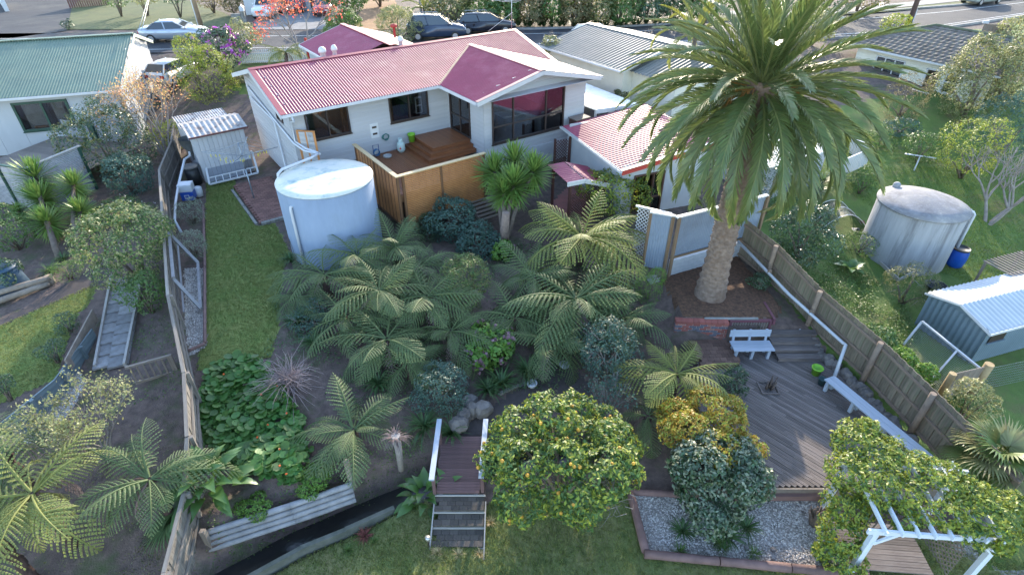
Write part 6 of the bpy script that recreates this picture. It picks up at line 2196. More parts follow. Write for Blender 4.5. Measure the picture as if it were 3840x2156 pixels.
_seed = [100]
def shrub(name, label, cat, px_, py_, rw, zc, style='mid', ratio=0.9, n=3000, size=0.09, aspect=0.5, k=9, sub=0.45, group=None,
          flowers=None, nf=0, fsize=0.1, stem=M_bark, blobs=None, upn=0.35, part='foliage', droop=0.0, twigs=0, style2=None, f2=0.0, depth=0.12, gap=0.12):
    _seed[0] += 1
    rg = np.random.default_rng(_seed[0])
    c_ = W(px_, py_, zc)
    R_ = rw * mpp(c_)
    Rz = R_ * ratio
    g = H(c_.x, c_.y)
    t = thing(name, label, cat, (c_.x, c_.y, g), 0, group)
    dz = zc - g
    B = blobs or sub_blobs(R_, Rz, k, rg, sub)
    B = [(b[0], b[1], b[2] + dz, b[3], b[4], b[5]) for b in B]
    P, d = blob_points(B, n, rg, depth, gap=gap)
    P[:, 2] = np.maximum(P[:, 2], 0.03)
    Nm = d + np.array([0, 0, upn]) + rg.normal(0, .55, P.shape)
    nn = len(P)
    if style2:
        cut = int(nn * (1 - f2))
        order = rg.permutation(nn)
        a, b = order[:cut], order[cut:]
        tag(link(part, leaf_mesh(part, P[a], Nm[a], size, aspect, ML[style], rg, droop=droop), t), kind='stuff')
        tag(link('second_tone', leaf_mesh(part, P[b] + d[b] * .03, Nm[b], size, aspect, ML[style2], rg, droop=droop), t), kind='stuff')  # rest of the leaves in a second colour, mixed in at random
    else:
        tag(link(part, leaf_mesh(part, P, Nm, size, aspect, ML[style], rg, droop=droop), t), kind='stuff')
    # stems reaching into the crown
    mb = MB()
    ns = 5
    for i in range(ns):
        b = B[i % len(B)]
        a = 2 * math.pi * i / ns
        mb.tube([(0.05 * math.cos(a), 0.05 * math.sin(a), 0), (b[0] * .4, b[1] * .4, b[2] * .55), (b[0] * .9, b[1] * .9, b[2])], [0.035 * R_ + .015, 0.025 * R_ + .01, 0.01], 5)
    mb.build('stem', stem, t)
    if flowers:
        Pf, df = blob_points(B, nf, rg, 0.04)
        mm = ML[flowers]
        # each blossom is a small cluster of petals
        Pq = np.repeat(Pf + df * .02, 7, 0) + rg.normal(0, fsize * .3, (len(Pf) * 7, 3))
        tag(link('blossom', leaf_mesh('blossom', Pq, np.repeat(df, 7, 0) + rg.normal(0, .5, Pq.shape), fsize * .75, .8, mm, rg), t), kind='stuff')
    if twigs:
        mb = MB()
        Pt, dt = blob_points(B, twigs, rg, 0.1)
        for p, q in zip(Pt, dt):
            p0 = Vector(p) - Vector(q) * R_ * .35
            mb.tube([p0, Vector(p) + Vector(q) * .06], [0.012, 0.004], 3, cap=False)
        tag(mb.build('bare_twig', M_barkg, t), kind='stuff')
    return t, B

def branch_tree(mb, p, d, L, r_, depth, rg, tips, spread=0.5, up=0.15):
    p = Vector(p)
    d = Vector(d).normalized()
    mid = p + d * L * .5 + Vector(rg.normal(0, .04 * L, 3))
    e = p + d * L + Vector(rg.normal(0, .06 * L, 3))
    mb.tube([p, mid, e], [r_, r_ * .85, r_ * .68], 4 if r_ < .03 else 6, cap=False)
    tips.append((mid, d, depth))
    tips.append((e, d, depth))
    if depth == 0:
        return
    for i in range(rg.integers(2, 4)):
        nd = d + Vector(rg.normal(0, spread, 3)) + Vector((0, 0, up))
        branch_tree(mb, e, nd, L * rg.uniform(.62, .85), r_ * .62, depth - 1, rg, tips, spread, up)

def bare_tree(name, label, cat, base, stems, L, r_, depth, style, nl, size, spread=.45, up=.2, scatter=.12, bark=M_barkg, lean=(0, 0, 1), aspect=.55, group=None, minlev=1, droop=0.3):
    _seed[0] += 1
    rg = np.random.default_rng(_seed[0])
    t = thing(name, label, cat, base, 0, group)
    mb = MB()
    tips = []
    for i in range(stems):
        a = 2 * math.pi * i / max(1, stems) + rg.uniform(0, .5)
        o = .35 if stems > 1 else .0
        d = Vector((math.cos(a) * o + lean[0], math.sin(a) * o + lean[1], lean[2]))
        branch_tree(mb, (math.cos(a) * .06, math.sin(a) * .06, -0.05), d, L, r_, depth, rg, tips, spread, up)
    mb.build('trunk', bark, t)
    if nl:
        pts = [(p, d) for p, d, lv in tips if lv <= minlev]
        idx = rg.integers(0, len(pts), nl)
        P = np.array([pts[i][0] for i in idx]) + rg.normal(0, scatter, (nl, 3))
        Nm = rg.normal(0, 1, (nl, 3)) + np.array([0, 0, .8])
        tag(link('crown', leaf_mesh('crown', P, Nm, size, aspect, ML[style], rg, droop=droop), t), kind='stuff')
    return t

# ---- fern fronds
def frond_mesh(name, L, n, wmax, droop, m, seed, teeth=7, pdroop=0.35, fwd=0.55, stipe=0.12):
    rg = np.random.default_rng(seed)
    K = 26
    ts = np.linspace(0, 1, K)
    el = -droop * ts ** 1.35
    seg = L / (K - 1)
    x = np.concatenate([[0], np.cumsum(np.cos(el[:-1]) * seg)])
    z = np.concatenate([[0], np.cumsum(np.sin(el[:-1]) * seg)])
    mb = MB()
    mb.tube([(x[i], 0, z[i]) for i in range(0, K, 3)] + [(x[-1], 0, z[-1])], list(np.linspace(.018, .004, len(range(0, K, 3)) + 1)), 4, cap=False)
    V, F = [], []
    for i in range(n):
        t = stipe + (1 - stipe) * (i + .5) / n
        prof = (.45 + .55 * min(1, (t - stipe) / .28)) if t < stipe + .28 else max(0.03, 1 - ((t - stipe - .28) / (1 - stipe - .28)) ** 1.5)
        pl = wmax * prof * rg.uniform(.92, 1.05)
        X, Z, E = np.interp(t, ts, x), np.interp(t, ts, z), np.interp(t, ts, el)
        f = fwd + .5 * t
        for sgn in (-1, 1):
            dirx, diry = math.sin(f), math.cos(f) * sgn
            cx_, cz_ = math.cos(E), math.sin(E)
            pdr = pdroop * rg.uniform(.8, 1.3)
            for k in range(teeth):
                for side in (-1, 1):
                    s0 = pl * (k + .1) / teeth
                    s1 = pl * (k + .82) / teeth
                    sm = (s0 + s1) / 2
                    wd = .0145 * (1 - .5 * k / teeth) + .002
                    def pt(s, o):
                        fx = s * dirx + o * -diry * sgn * sgn
                        fy = s * diry + o * dirx
                        dz = -pdr * s * s / max(pl, .05) - abs(o) * .35
                        return (X + fx * cx_ - dz * cz_ * 0, fy, Z + fx * cz_ + dz)
                    b = len(V)
                    V += [pt(s0, 0), pt(s1, 0), pt(s1 + wd * .25, side * wd), pt(s0 + wd * .35, side * wd)]
                    F.append((b, b + 1, b + 2, b + 3))
    V2 = np.array(list(mb.v) + [tuple(v) for v in V])
    nb = len(mb.v)
    F2 = np.array(list(mb.f) + [tuple(q + nb for q in f) for f in F])
    return fast_mesh(name, V2, F2, m)
FRX = {}
def frond_set(key, m):
    if key not in FRX:
        FRX[key] = [frond_mesh('frond', 1.0, 14, .25, d_, m, 40 + i, teeth=9, pdroop=.45, fwd=.35) for i, d_ in enumerate((0.5, 0.9, 1.3, 1.7))]
    return FRX[key]
FRX['dead'] = [frond_mesh('dead_frond', 1.0, 12, .2, d_, ML['ferndead'], 60 + i, teeth=4, pdroop=.8) for i, d_ in enumerate((1.2, 1.8))]

def tree_fern(label, px_, py_, rpx, zc, nfr=17, key='fern', dead=4, name='tree_fern', el0=35, el1=5, az0=None, az1=None, trunk_r=.11, seed=None, lens=1.0):
    _seed[0] += 1
    rg = np.random.default_rng(seed or _seed[0])
    c_ = W(px_, py_, zc)
    L = rpx * mpp(c_) * 1.12 * lens
    g = H(c_.x, c_.y)
    t = thing(name, label, 'tree fern', (c_.x, c_.y, g), 0)
    hgt = max(.1, zc - g)
    mb = MB()
    k = max(3, int(hgt / .08))
    pts = [(0.03 * math.sin(i * .7), 0.02 * math.cos(i), hgt * i / k) for i in range(k + 1)]
    mb.tube(pts, [trunk_r * (1.25 - .3 * i / k) * (1 + .12 * (i % 2)) for i in range(k + 1)], 9)
    mb.build('trunk', mat('fern_trunk', (0.1, 0.06, 0.05), (0.05, 0.03, 0.028), 8, 0.95, bump=.8), t)
    S = frond_set(key, ML[key])
    for i in range(nfr):
        a = 2.39996 * i + rg.uniform(-.5, .5)
        if az0 is not None:
            a = R(az0 + (az1 - az0) * (i + .5) / nfr + rg.uniform(-6, 6))
        f = (i + .5) / nfr
        e = R(el0 + (el1 - el0) * f + rg.uniform(-14, 14))
        v = min(3, int(f * 3 + rg.uniform(0, 1.2)))
        s = L * rg.uniform(.62, 1.1) * (0.85 + .2 * f)
        link('frond', S[v], t, (0.05 * math.cos(a), 0.05 * math.sin(a), hgt), (rg.uniform(-.55, .55), -e, a), (s, s * rg.uniform(.85, 1.15), s))
    for i in range(dead):
        a = rg.uniform(0, 6.28)
        s = L * rg.uniform(.6, .85)
        link('dead_frond', FRX['dead'][i % 2], t, (0.04 * math.cos(a), 0.04 * math.sin(a), hgt - .05), (0, R(rg.uniform(15, 45)), a), (s, s, s))
    return t

# ---- strap leaved clumps, rosettes, fans
def strap_mesh(name, n, L, w, spread, bend, m, seed, seg=4):
    rg = np.random.default_rng(seed)
    V, F = [], []
    for i in range(n):
        a = rg.uniform(0, 6.28)
        e0 = R(90) - spread * rg.uniform(.15, 1)
        l = L * rg.uniform(.65, 1.1)
        bd = bend * rg.uniform(.6, 1.3)
        r0, z0 = rg.uniform(0, .05), 0.0
        b = len(V)
        for k in range(seg + 1):
            t = k / seg
            ww = w * (1 - t ** 2.2) * .5 + .002
            V.append((r0 * math.cos(a) - ww * math.sin(a), r0 * math.sin(a) + ww * math.cos(a), z0))
            V.append((r0 * math.cos(a) + ww * math.sin(a), r0 * math.sin(a) - ww * math.cos(a), z0))
            e = e0 - bd * t
            r0 += l / seg * math.cos(e)
            z0 += l / seg * math.sin(e)
        for k in range(seg):
            F.append((b + 2 * k, b + 2 * k + 1, b + 2 * k + 3, b + 2 * k + 2))
    return fast_mesh(name, V, F, m)
STRAP = [strap_mesh('leaf_blade', 70, 0.75, 0.05, 1.0, 1.5, ML['strap'], 70 + i) for i in range(3)]
GRASSC = [strap_mesh('leaf_blade', 60, 0.4, 0.018, 1.1, 1.0, ML['weed'], 80 + i, 3) for i in range(2)]
def strap_plant(label, px_, py_, z, s, name='agapanthus', cat='plant', S=None, group=None):
    c_ = W(px_, py_, z)
    g = H(c_.x, c_.y)
    t = thing(name, label, cat, (c_.x, c_.y, g - .02), random.uniform(0, 6), group)
    tag(link('leaf_blade', random.choice(S or STRAP), t, (0, 0, 0), (0, 0, 0), (s, s, s)), kind='stuff')
    return t

def yucca_head(n, L, w, seed, m, lo=-0.9):
    rg = np.random.default_rng(seed)
    V, F = [], []
    for i in range(n):
        f = i / n
        a = 2.39996 * i
        e = R(88) * (1 - f) + lo * f + rg.uniform(-.12, .12)
        l = L * rg.uniform(.8, 1.08) * (.75 + .25 * math.sin(math.pi * min(1, f * 1.3)))
        d = np.array([math.cos(a) * math.cos(e), math.sin(a) * math.cos(e), math.sin(e)])
        s = np.array([-math.sin(a), math.cos(a), 0])
        up = np.cross(d, s) * -1
        z0 = np.array([0, 0, -.25 * f * L])
        b = len(V)
        sag = -.05 * L * (1 + f)
        for t, ww in ((0.05, .6), (.35, 1.0), (.7, .75), (1.0, .04)):
            c0 = z0 + d * l * t + np.array([0, 0, sag * t * t])
            V += [c0 + s * w * ww * .5 + up * w * .15 * ww, c0 - s * w * ww * .5 + up * w * .15 * ww]
        for k in range(3):
            F.append((b + 2 * k, b + 2 * k + 1, b + 2 * k + 3, b + 2 * k + 2))
    return fast_mesh('leaf_head', V, F, m)
YH = [yucca_head(300, 0.78, 0.052, 90 + i, ML['yucca'], -1.15) for i in range(2)]

def fan_leaf(L, n, m, seed):
    rg = np.random.default_rng(seed)
    V, F = [], []
    for i in range(n):
        a = R(-130 + 260 * i / (n - 1))
        l = L * (1 - .25 * abs(a) / 2.3) * rg.uniform(.9, 1.05)
        d = np.array([math.cos(a), math.sin(a), 0])
        s = np.array([-math.sin(a), math.cos(a), 0])
        w = L * .075
        b = len(V)
        for t, ww, dz in ((.03, .35, 0), (.5, 1, .03 * L), (.8, .6, -.04 * L), (1, .03, -.16 * L)):
            p = d * l * t + np.array([0, 0, dz])
            V += [p + s * w * ww * .5 + np.array([0, 0, .012]), p - s * w * ww * .5]
        for k in range(3):
            F.append((b + 2 * k, b + 2 * k + 1, b + 2 * k + 3, b + 2 * k + 2))
    return fast_mesh('fan_leaf', V, F, m)

def lily_leaf(m, seed, wdt=.5):
    V = []
    F = []
    K = 6
    for i in range(K + 1):
        t = i / K
        w = wdt * math.sin(math.pi * min(1, (.12 + .88 * t)) ** .8) * .5 * (1 if i < K else .02)
        z = .18 * math.sin(t * 2.2) - .35 * t * t
        V += [(t, w, z + .25 * w), (t, 0, z), (t, -w, z + .25 * w)]
    for i in range(K):
        b = 3 * i
        F += [(b, b + 1, b + 4, b + 3), (b + 1, b + 2, b + 5, b + 4)]
    return fast_mesh('leaf', V, F, m, smooth=True)
LILY = lily_leaf(ML['lily'], 1)

# ------------------------------------------------------------------ the big date palm
pb = Vector((7.76, 18.06, 0.05))
palm = thing('date_palm', 'tall date palm with huge feathery crown standing in the bark bed', 'palm tree', pb)
PH = 8.35
nz, na = 150, 56
V = []
for j in range(nz + 1):
    t = j / nz
    z = PH * t - .1
    r0 = .40 + .22 * math.exp(-t * 8) - .06 * t + (.16 * max(0, (t - .86) / .14) if t > .86 else 0)
    for i in range(na):
        a = 2 * math.pi * i / na
        ph = (z / .17)
        ring = math.floor(ph)
        fz = ph - ring
        cell = (a * 9 / (2 * math.pi) + .5 * (ring % 2)) % 1.0
        bump = (1 - abs(cell - .5) * 2) * (1 - fz) * .11
        rr = r0 + (bump + random.uniform(-.008, .008)) * (1 if t > .12 else t / .12 + .2)
        V.append((rr * math.cos(a), rr * math.sin(a), z))
F = [(j * na + i, j * na + (i + 1) % na, (j + 1) * na + (i + 1) % na, (j + 1) * na + i) for j in range(nz) for i in range(na)]
M_ptr = mat('palm_trunk', (0.24, 0.175, 0.14), (0.13, 0.09, 0.07), 6, 0.95, bump=0.7, bscale=20, dirt=(0.16, 0.10, 0.07), dscale=1.2)
link('trunk', fast_mesh('trunk', V, F, M_ptr), palm)
def palm_frond(L, n, lmax, droop, m, seed, dead=False):
    rg = np.random.default_rng(seed)
    K = 40
    ts = np.linspace(0, 1, K)
    el = -droop * ts ** 1.6
    seg = L / (K - 1)
    x = np.concatenate([[0], np.cumsum(np.cos(el[:-1]) * seg)])
    z = np.concatenate([[0], np.cumsum(np.sin(el[:-1]) * seg)])
    mb = MB()
    mb.tube([(x[i], 0, z[i]) for i in range(0, K, 4)] + [(x[-1], 0, z[-1])], list(np.linspace(.045, .007, len(range(0, K, 4)) + 1)), 5, cap=False)
    nb = len(mb.v)
    V, F, MI = [], [], [0] * len(mb.f)
    for i in range(n):
        t = .10 + .9 * (i + .5) / n
        X, Z, E = np.interp(t, ts, x), np.interp(t, ts, z), np.interp(t, ts, el)
        pl = lmax * min(1, .35 + (t - .1) / .2) * (1 - .55 * max(0, (t - .55) / .45) ** 1.4)
        for sgn in (-1, 1):
            f = R(48) + R(22) * t + rg.uniform(-.1, .1)
            vv = R(28) + rg.uniform(-.18, .18)
            l = pl * rg.uniform(.88, 1.06)
            d = np.array([math.sin(f), math.cos(f) * sgn * math.cos(vv), math.cos(f) * math.sin(vv)])
            cE, sE = math.cos(E), math.sin(E)
            d = np.array([d[0] * cE - d[2] * sE, d[1], d[0] * sE + d[2] * cE])
            fw = np.array([cE, 0, sE])
            s = np.cross(d, np.cross(fw, d))
            s /= np.linalg.norm(s)
            w = .040
            p0 = np.array([X, 0, Z])
            b = nb + len(V)
            p1 = p0 + d * l * .55
            p2 = p0 + d * l + np.array([0, 0, -.10 * l])
            V += [p0 + s * w * .4, p0 - s * w * .4, p1 - s * w * .5, p1 + s * w * .5, p2 - s * .004, p2 + s * .004]
            F += [(b, b + 1, b + 2, b + 3), (b + 3, b + 2, b + 4, b + 5)]
            MI += [1, 1]
    V2 = np.array(list(mb.v) + [tuple(v) for v in V])
    F2 = np.array(list(mb.f) + F)
    return fast_mesh('frond', V2, F2, [mat('palm_rachis', (0.2, 0.22, 0.07), (0.16, 0.17, 0.06), 3, 0.5), m], MI)
PF = [palm_frond(4.3, 84, .58, dr_, ML['palm'], 120 + i) for i, dr_ in enumerate((0.35, 0.7, 1.05, 1.45, 1.9))]
NF = 110
rg = np.random.default_rng(5)
for i in range(NF):
    f = (i + .5) / NF
    a = 2.39996 * i + rg.uniform(-.15, .15)
    e = R(80) - R(118) * f ** .8 + rg.uniform(-.08, .08)
    v = int(np.clip(f * 4.6 + rg.uniform(-.6, .6), 0, 4))
    s = rg.uniform(.88, 1.05) * (0.8 + .25 * min(1, f * 2.5))
    rb = .12 + .32 * f
    link('frond', PF[v], palm, (rb * math.cos(a), rb * math.sin(a), PH - .05 - .55 * f), (rg.uniform(-.25, .25), -e, a), (s, s, s))
# orange fruit stalks between the fronds
for i in range(5):
    a = rg.uniform(0, 6.28)
    mb = MB()
    for k in range(12):
        q = a + rg.uniform(-.3, .3)
        mb.tube([(.4 * math.cos(a), .4 * math.sin(a), PH - .3), (1.0 * math.cos(q), 1.0 * math.sin(q), PH - .15 - rg.uniform(0, .2)), (1.3 * math.cos(q), 1.3 * math.sin(q), PH - .7 - rg.uniform(0, .4))], [.02, .012, .006], 3, cap=False)
    mb.build('fruit_stalk', mat('orange_stalk', (0.42, 0.2, 0.05)), palm)
# ------------------------------------------------------------------ planting: left yard
shrub('leafy_shrub', 'large dark green shrub in front of the white wall of the left house', 'shrub', 395, 545, 140, 1.7, 'dark', 1.05, 8000, .13, .42, 10, style2='olive', f2=.3)
shrub('leafy_shrub', 'dark shrub with whorled leaves right of the slatted deck', 'shrub', 480, 670, 95, .9, 'blue', .95, 3000, .14, .4, 8)
shrub('flowering_shrub', 'low green shrub dotted with tiny white flowers by the left path', 'shrub', 455, 800, 105, .3, 'mid', .45, 2600, .08, .5, 8, flowers='white', nf=26, fsize=.07)
shrub('pale_shrub', 'big sunlit pale leaved shrub over the slab stairs', 'shrub', 480, 935, 165, 1.3, 'mid', .95, 8000, .12, .45, 11, style2='pale', f2=.45)
shrub('leafy_shrub', 'shrub hanging over the slab stairs below the pale shrub', 'shrub', 545, 1110, 85, .5, 'mid', 1.1, 2200, .10, .45, 8)
shrub('leafy_shrub', 'broad green shrub above the compost bin at the left edge', 'shrub', 35, 870, 105, .7, 'mid', .9, 3000, .10, .5, 9)
shrub('leafy_shrub', 'dark green shrub at the left edge beside the compost bin', 'shrub', 5, 1040, 70, .3, 'dark', 1, 1700, .10, .5, 7)
shrub('fine_leaved_shrub', 'small feathery green shrub at the end of the log edging', 'shrub', 250, 1020, 60, .1, 'weed', .8, 1800, .06, .3, 8)
for px_, py_, rw_, lb in ((252, 1218, 52, 'upper of two round dark box bushes on the left lawn edge'), (195, 1320, 52, 'lower of two round dark box bushes on the left lawn edge'), (0, 1445, 45, 'dark box bush cut by the left picture edge')):
    shrub('box_bush', lb, 'shrub', px_, py_, rw_, -.15, 'dark', .85, 1300, .05, .5, 6)
bare_tree('autumn_tree', 'nearly bare tree with orange leaves in front of the green house gable', 'tree', tuple(W(628, 590, .3)), 6, 1.6, .055, 4, 'orange', 2200, .10, .34, .25, .16, M_barkg, (-.12, .1, 1.0), minlev=2)
bare_tree('autumn_tree', 'pale leaved bare shrub in front of the lower left board wall', 'tree', tuple(W(400, 1730, -1.0)), 7, .92, .03, 4, 'pale', 3000, .09, .36, .28, .10, M_barkg, (0, 0, 1.0), minlev=2)
shrub('leafy_shrub', 'yellow green leafy bush at the foot of the orange leaved tree', 'shrub', 640, 520, 70, .9, 'yellow', 1.1, 1500, .11, .5, 7)
# yuccas on the left
def yucca(label, base_px, heads, L, z0, trunk=True, name='yucca', straw=True):
    b = W(*base_px, z0)
    b.z = H(b.x, b.y)
    t = thing(name, label, 'yucca', b)
    for i, (hx, hy, hz, s) in enumerate(heads):
        p = W(hx, hy, hz) - b
        mb = MB()
        m_ = Vector((p.x * .35, p.y * .35, p.z * .5))
        mb.tube([(0, 0, -.1), m_, p], [.14, .11, .08], 9)
        mb.build('trunk', M_bark, t)
        link('leaf_head', YH[i % 2], t, p, (random.uniform(-.15, .15), random.uniform(-.15, .15), i * 1.3), (s, s, s))
        if straw:
            o = link('dry_leaf_skirt', yucca_skirt, t, p - Vector((0, 0, .35 * s)), (0, 0, i), (s, s, s))
    return t
yucca_skirt = yucca_head(40, .7, .05, 97, ML['straw'], -1.3)
for f in yucca_skirt.vertices:
    f.co.z = -abs(f.co.z) * .9
    f.co.x *= .55
    f.co.y *= .55
yucca('tall yucca with spiky leaf head in front of the slatted deck', (215, 960), [(130, 660, 1.9, 1.7), (150, 740, 1.35, 1.55), (175, 830, .85, 1.35)], 1, 0)
yucca('smaller yucca leaning right of the tall one below the slatted deck', (285, 930), [(275, 690, 1.55, 1.3), (300, 790, .9, 1.2)], 1, 0)
yucca('young yucca low at the left edge above the compost bin', (60, 830), [(70, 790, .5, .75)], 1, 0, straw=False)
for i, (x, y, s) in enumerate(((180, 1000, .8), (230, 960, .7))):
    strap_plant(['drooping yucca leaf clump beside the compost bin', 'small leaf clump under the yuccas'][i], x, y, 0, s, 'strap_plant')
# strip by the left fence
shrub('silver_shrub', 'upper silvery shrub in the narrow bed by the left fence', 'shrub', 715, 800, 52, .5, 'silver', 1.1, 2000, .06, .35, 8)
shrub('silver_shrub', 'lower silvery shrub in the narrow bed by the left fence', 'shrub', 722, 925, 55, .45, 'silver', 1.1, 2200, .06, .35, 8)
# bottom left ferns
tree_fern('big tree fern behind the left fence with fronds reaching over it', 560, 1795, 270, .55, 18, 'fern', 5, el0=35, el1=0)
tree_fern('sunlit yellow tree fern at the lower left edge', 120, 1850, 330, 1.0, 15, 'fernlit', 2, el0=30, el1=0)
tree_fern('dull tree fern at the left edge behind the sunlit one', 20, 1700, 290, .5, 13, 'fern', 2, el0=30, el1=0)
tree_fern('tree fern with sunlit yellow fronds in the lower left corner', -40, 1990, 320, .9, 12, 'fernlit', 2, el0=25, el1=0)
# fan palm seedling by the fence
fanL = fan_leaf(1.0, 34, ML['strap'], 3)
fp = thing('fan_palm_seedling', 'small fan palm leaf spreading beside the lower left fence', 'palm tree', tuple(W(640, 1985, -1.2)))
link('fan_leaf', fanL, fp, (0, 0, .25), (0.2, .3, R(210)), (1.0, 1.0, 1.0))
link('fan_leaf', fanL, fp, (0.1, 0.3, .4), (-.3, .1, R(120)), (.8, .8, .8))

# ------------------------------------------------------------------ front yard and street
shrub('rhododendron', 'rhododendron covered with purple flowers behind the silver sedan', 'shrub', 822, 195, 98, 3.7, 'dark', .85, 4200, .17, .45, 9, flowers='purple', nf=75, fsize=.22)
shrub('pale_bush', 'pale green bush behind the rhododendron', 'shrub', 905, 140, 62, 4.1, 'pale', 1.0, 2400, .16, .4, 8)
shrub('conifer', 'yellow green conifer beside the garden shed', 'tree', 770, 310, 105, 2.6, 'yellow', 1.2, 6500, .12, .3, 14, sub=.42)
shrub('conifer', 'pointed top of the yellow green conifer left of the flowers', 'tree', 715, 215, 52, 4.0, 'yellow', 1.5, 2400, .12, .3, 8)
shrub('low_bush', 'low brownish bushes right of the conifer by the red roof corner', 'shrub', 900, 330, 60, 1.6, 'brown', .8, 1600, .12, .4, 7)
shrub('round_bush', 'round clipped dark green bush behind the red front wing', 'shrub', 1283, 122, 82, 3.7, 'mid', .95, 6500, .13, .5, 9, sub=.35)
shrub('brush_bush', 'pale brushy round bush left of the dark car', 'shrub', 1490, 108, 88, 3.8, 'pale', .9, 7500, .14, .3, 9, sub=.35)
bare_tree('maple_tree', 'nearly bare maple with red leaves in front of the street', 'tree', tuple(W(1140, 232, 2.5)), 3, 1.55, .09, 5, 'red', 900, .18, .42, .12, .2, M_barkg, (-.15, .1, 1), minlev=2)
tree_fern('tree fern by the picket fence in the front yard', 1068, 195, 85, 3.6, 17, 'fernlit', 2, el0=35, el1=5)
for i, (x, y, w_, z, st, lb) in enumerate(((2070, 185, 42, 3.9, 'pale', 'white flowered bush right of the red gable end'), (2150, 225, 34, 3.4, 'mid', 'leafy bush between the red and the grey roofs'), (2220, 245, 32, 3.2, 'dark', 'dark bush beside the grey roof edge'))):
    shrub('garden_bush', lb, 'shrub', x, y, w_, z, st, 1.1, 1500, .14, .5, 7, flowers='white' if i == 0 else None, nf=40, fsize=.12)
for i, (x, y, w_) in enumerate(((2265, 300, 45), (2310, 325, 45), (2360, 330, 40), (2330, 355, 30))):
    shrub('clipped_bush', ['first', 'second', 'third', 'fourth'][i] + ' low olive bush along the white carport roof', 'shrub', x, y, w_, 2.6, 'olive', .6, 1300, .09, .4, 6)
for i, (x, y, w_, z, st) in enumerate(((1300, 5, 80, 4.4, 'mid'), (1420, -30, 60, 4.2, 'brown'), (1690, 42, 85, 4.1, 'olive'), (1800, 30, 80, 4.2, 'mid'), (1900, 45, 70, 3.9, 'mid'), (1985, 40, 75, 4.0, 'brown'), (2070, 35, 75, 4.1, 'mid'), (2150, 40, 75, 4.1, 'brown'), (2240, 38, 80, 4.1, 'olive'), (2330, 34, 80, 4.2, 'mid'), (2430, 22, 80, 4.3, 'dark'), (2530, 10, 80, 4.4, 'dark'), (2650, 20, 90, 4.4, 'mid'))):
    nm = ['green tree above the red parked car', 'brown bush over the dirt drive', 'olive bush behind the black wagon', 'green bush behind the black wagon roof', 'green bush left of the antenna', 'purplish bush behind the antenna', 'green bush behind the road kerb', 'brown twiggy bush behind the road kerb', 'olive bush over the strap leaf border', 'green bush at the right of the road bank', 'dark bush behind the small palm across the road', 'dark bush right behind the small palm', 'green bush behind the date palm crown'][i]
    shrub('roadside_bush', nm, 'tree', x, y, w_, z, st, .85, 3200, .24, .5, 10, twigs=50 if st == 'brown' else 0)
for i in range(26):
    p = Vector((0.5 + i * .62 + random.uniform(-.2, .2), 55.2 + max(0, i - 14) * .17 + random.uniform(-.3, .3), 2.8))
    t = thing('agapanthus', 'dark green strap leaf clump in the border along the far kerb', 'plant', p, random.uniform(0, 6), 'strap leaf border along the far kerb')
    tag(link('leaf_blade', STRAP[i % 3], t, (0, 0, 0), (0, 0, 0), (1.6, 1.6, 1.5)), kind='stuff')
for i, (x, y, w_, z, st, lb) in enumerate(((430, -10, 60, 4.5, 'mid', 'first small tree on the lawn across the road'), (530, -12, 50, 4.5, 'pale', 'second small tree on the lawn across the road'), (650, -20, 60, 4.8, 'dark', 'third small tree on the lawn across the road'), (790, 0, 60, 4.0, 'brown', 'brown bare bush at the right of the far lawn'), (870, 25, 40, 3.6, 'brown', 'low flowering bush behind the letterbox'))):
    shrub('street_tree', lb, 'tree', x, y, w_, z, st, .9, 1400, .16, .5, 7, twigs=30)
shrub('dark_edge_bush', 'small dark bush at the corner of the far driveway', 'shrub', 255, 95, 22, 3.1, 'dark', 1.0, 500, .1, .5, 5)
# small palms across the road
PFs = [palm_frond(2.6, 46, .5, d_, leafmat('yellow_palm', (0.24, 0.25, 0.05), (0.17, 0.2, 0.05), .3, .2, .5), 140 + i) for i, d_ in enumerate((.6, 1.2, 1.8))]
def small_palm(label, crown, base_xy, s, n, name='small_palm', rt=.12):
    t = thing(name, label, 'palm tree', (crown.x, crown.y, base_xy))
    h_ = crown.z - base_xy
    mb = MB()
    mb.tube([(0, 0, -.1), (0, 0, h_)], [rt * 1.2, rt], 8)
    mb.build('trunk', M_bark, t)
    for i in range(n):
        f = (i + .5) / n
        a = 2.39996 * i
        link('frond', PFs[min(2, int(f * 3))], t, (0, 0, h_), (random.uniform(-.3, .3), -(R(70) - R(75) * f), a), (s, s, s))
small_palm('small yellowish palm behind the grey roof left of the date palm', W(2610, 130, 6.0), 2.0, 1.15, 14)
small_palm('bright palm like plant by the lamp post across the road', W(1590, 35, 4.2), 2.8, .8, 12)
shrub('sunny_bush', 'sunlit pale bush behind the right half of the palm crown', 'shrub', 3060, 110, 75, 4.0, 'pale', .9, 2200, .18, .5, 8)
shrub('sunny_bush', 'small sunlit bush at the foot of the dark utility pole', 'shrub', 3365, 105, 60, 3.3, 'yellow', .7, 1600, .15, .5, 8)
shrub('dark_hedge', 'dark hedge across the road right of the palm top', 'hedge', 3050, -5, 110, 4.5, 'dark', .7, 2600, .22, .5, 9)
shrub('dark_hedge', 'dark hedge at the top beside the far footpath', 'hedge', 3230, -10, 90, 4.2, 'brown', .6, 2000, .22, .5, 9)
shrub('pale_bush', 'pale bush at the right edge behind the timber screen', 'shrub', 3815, 130, 75, 3.6, 'pale', .8, 2000, .16, .5, 8)

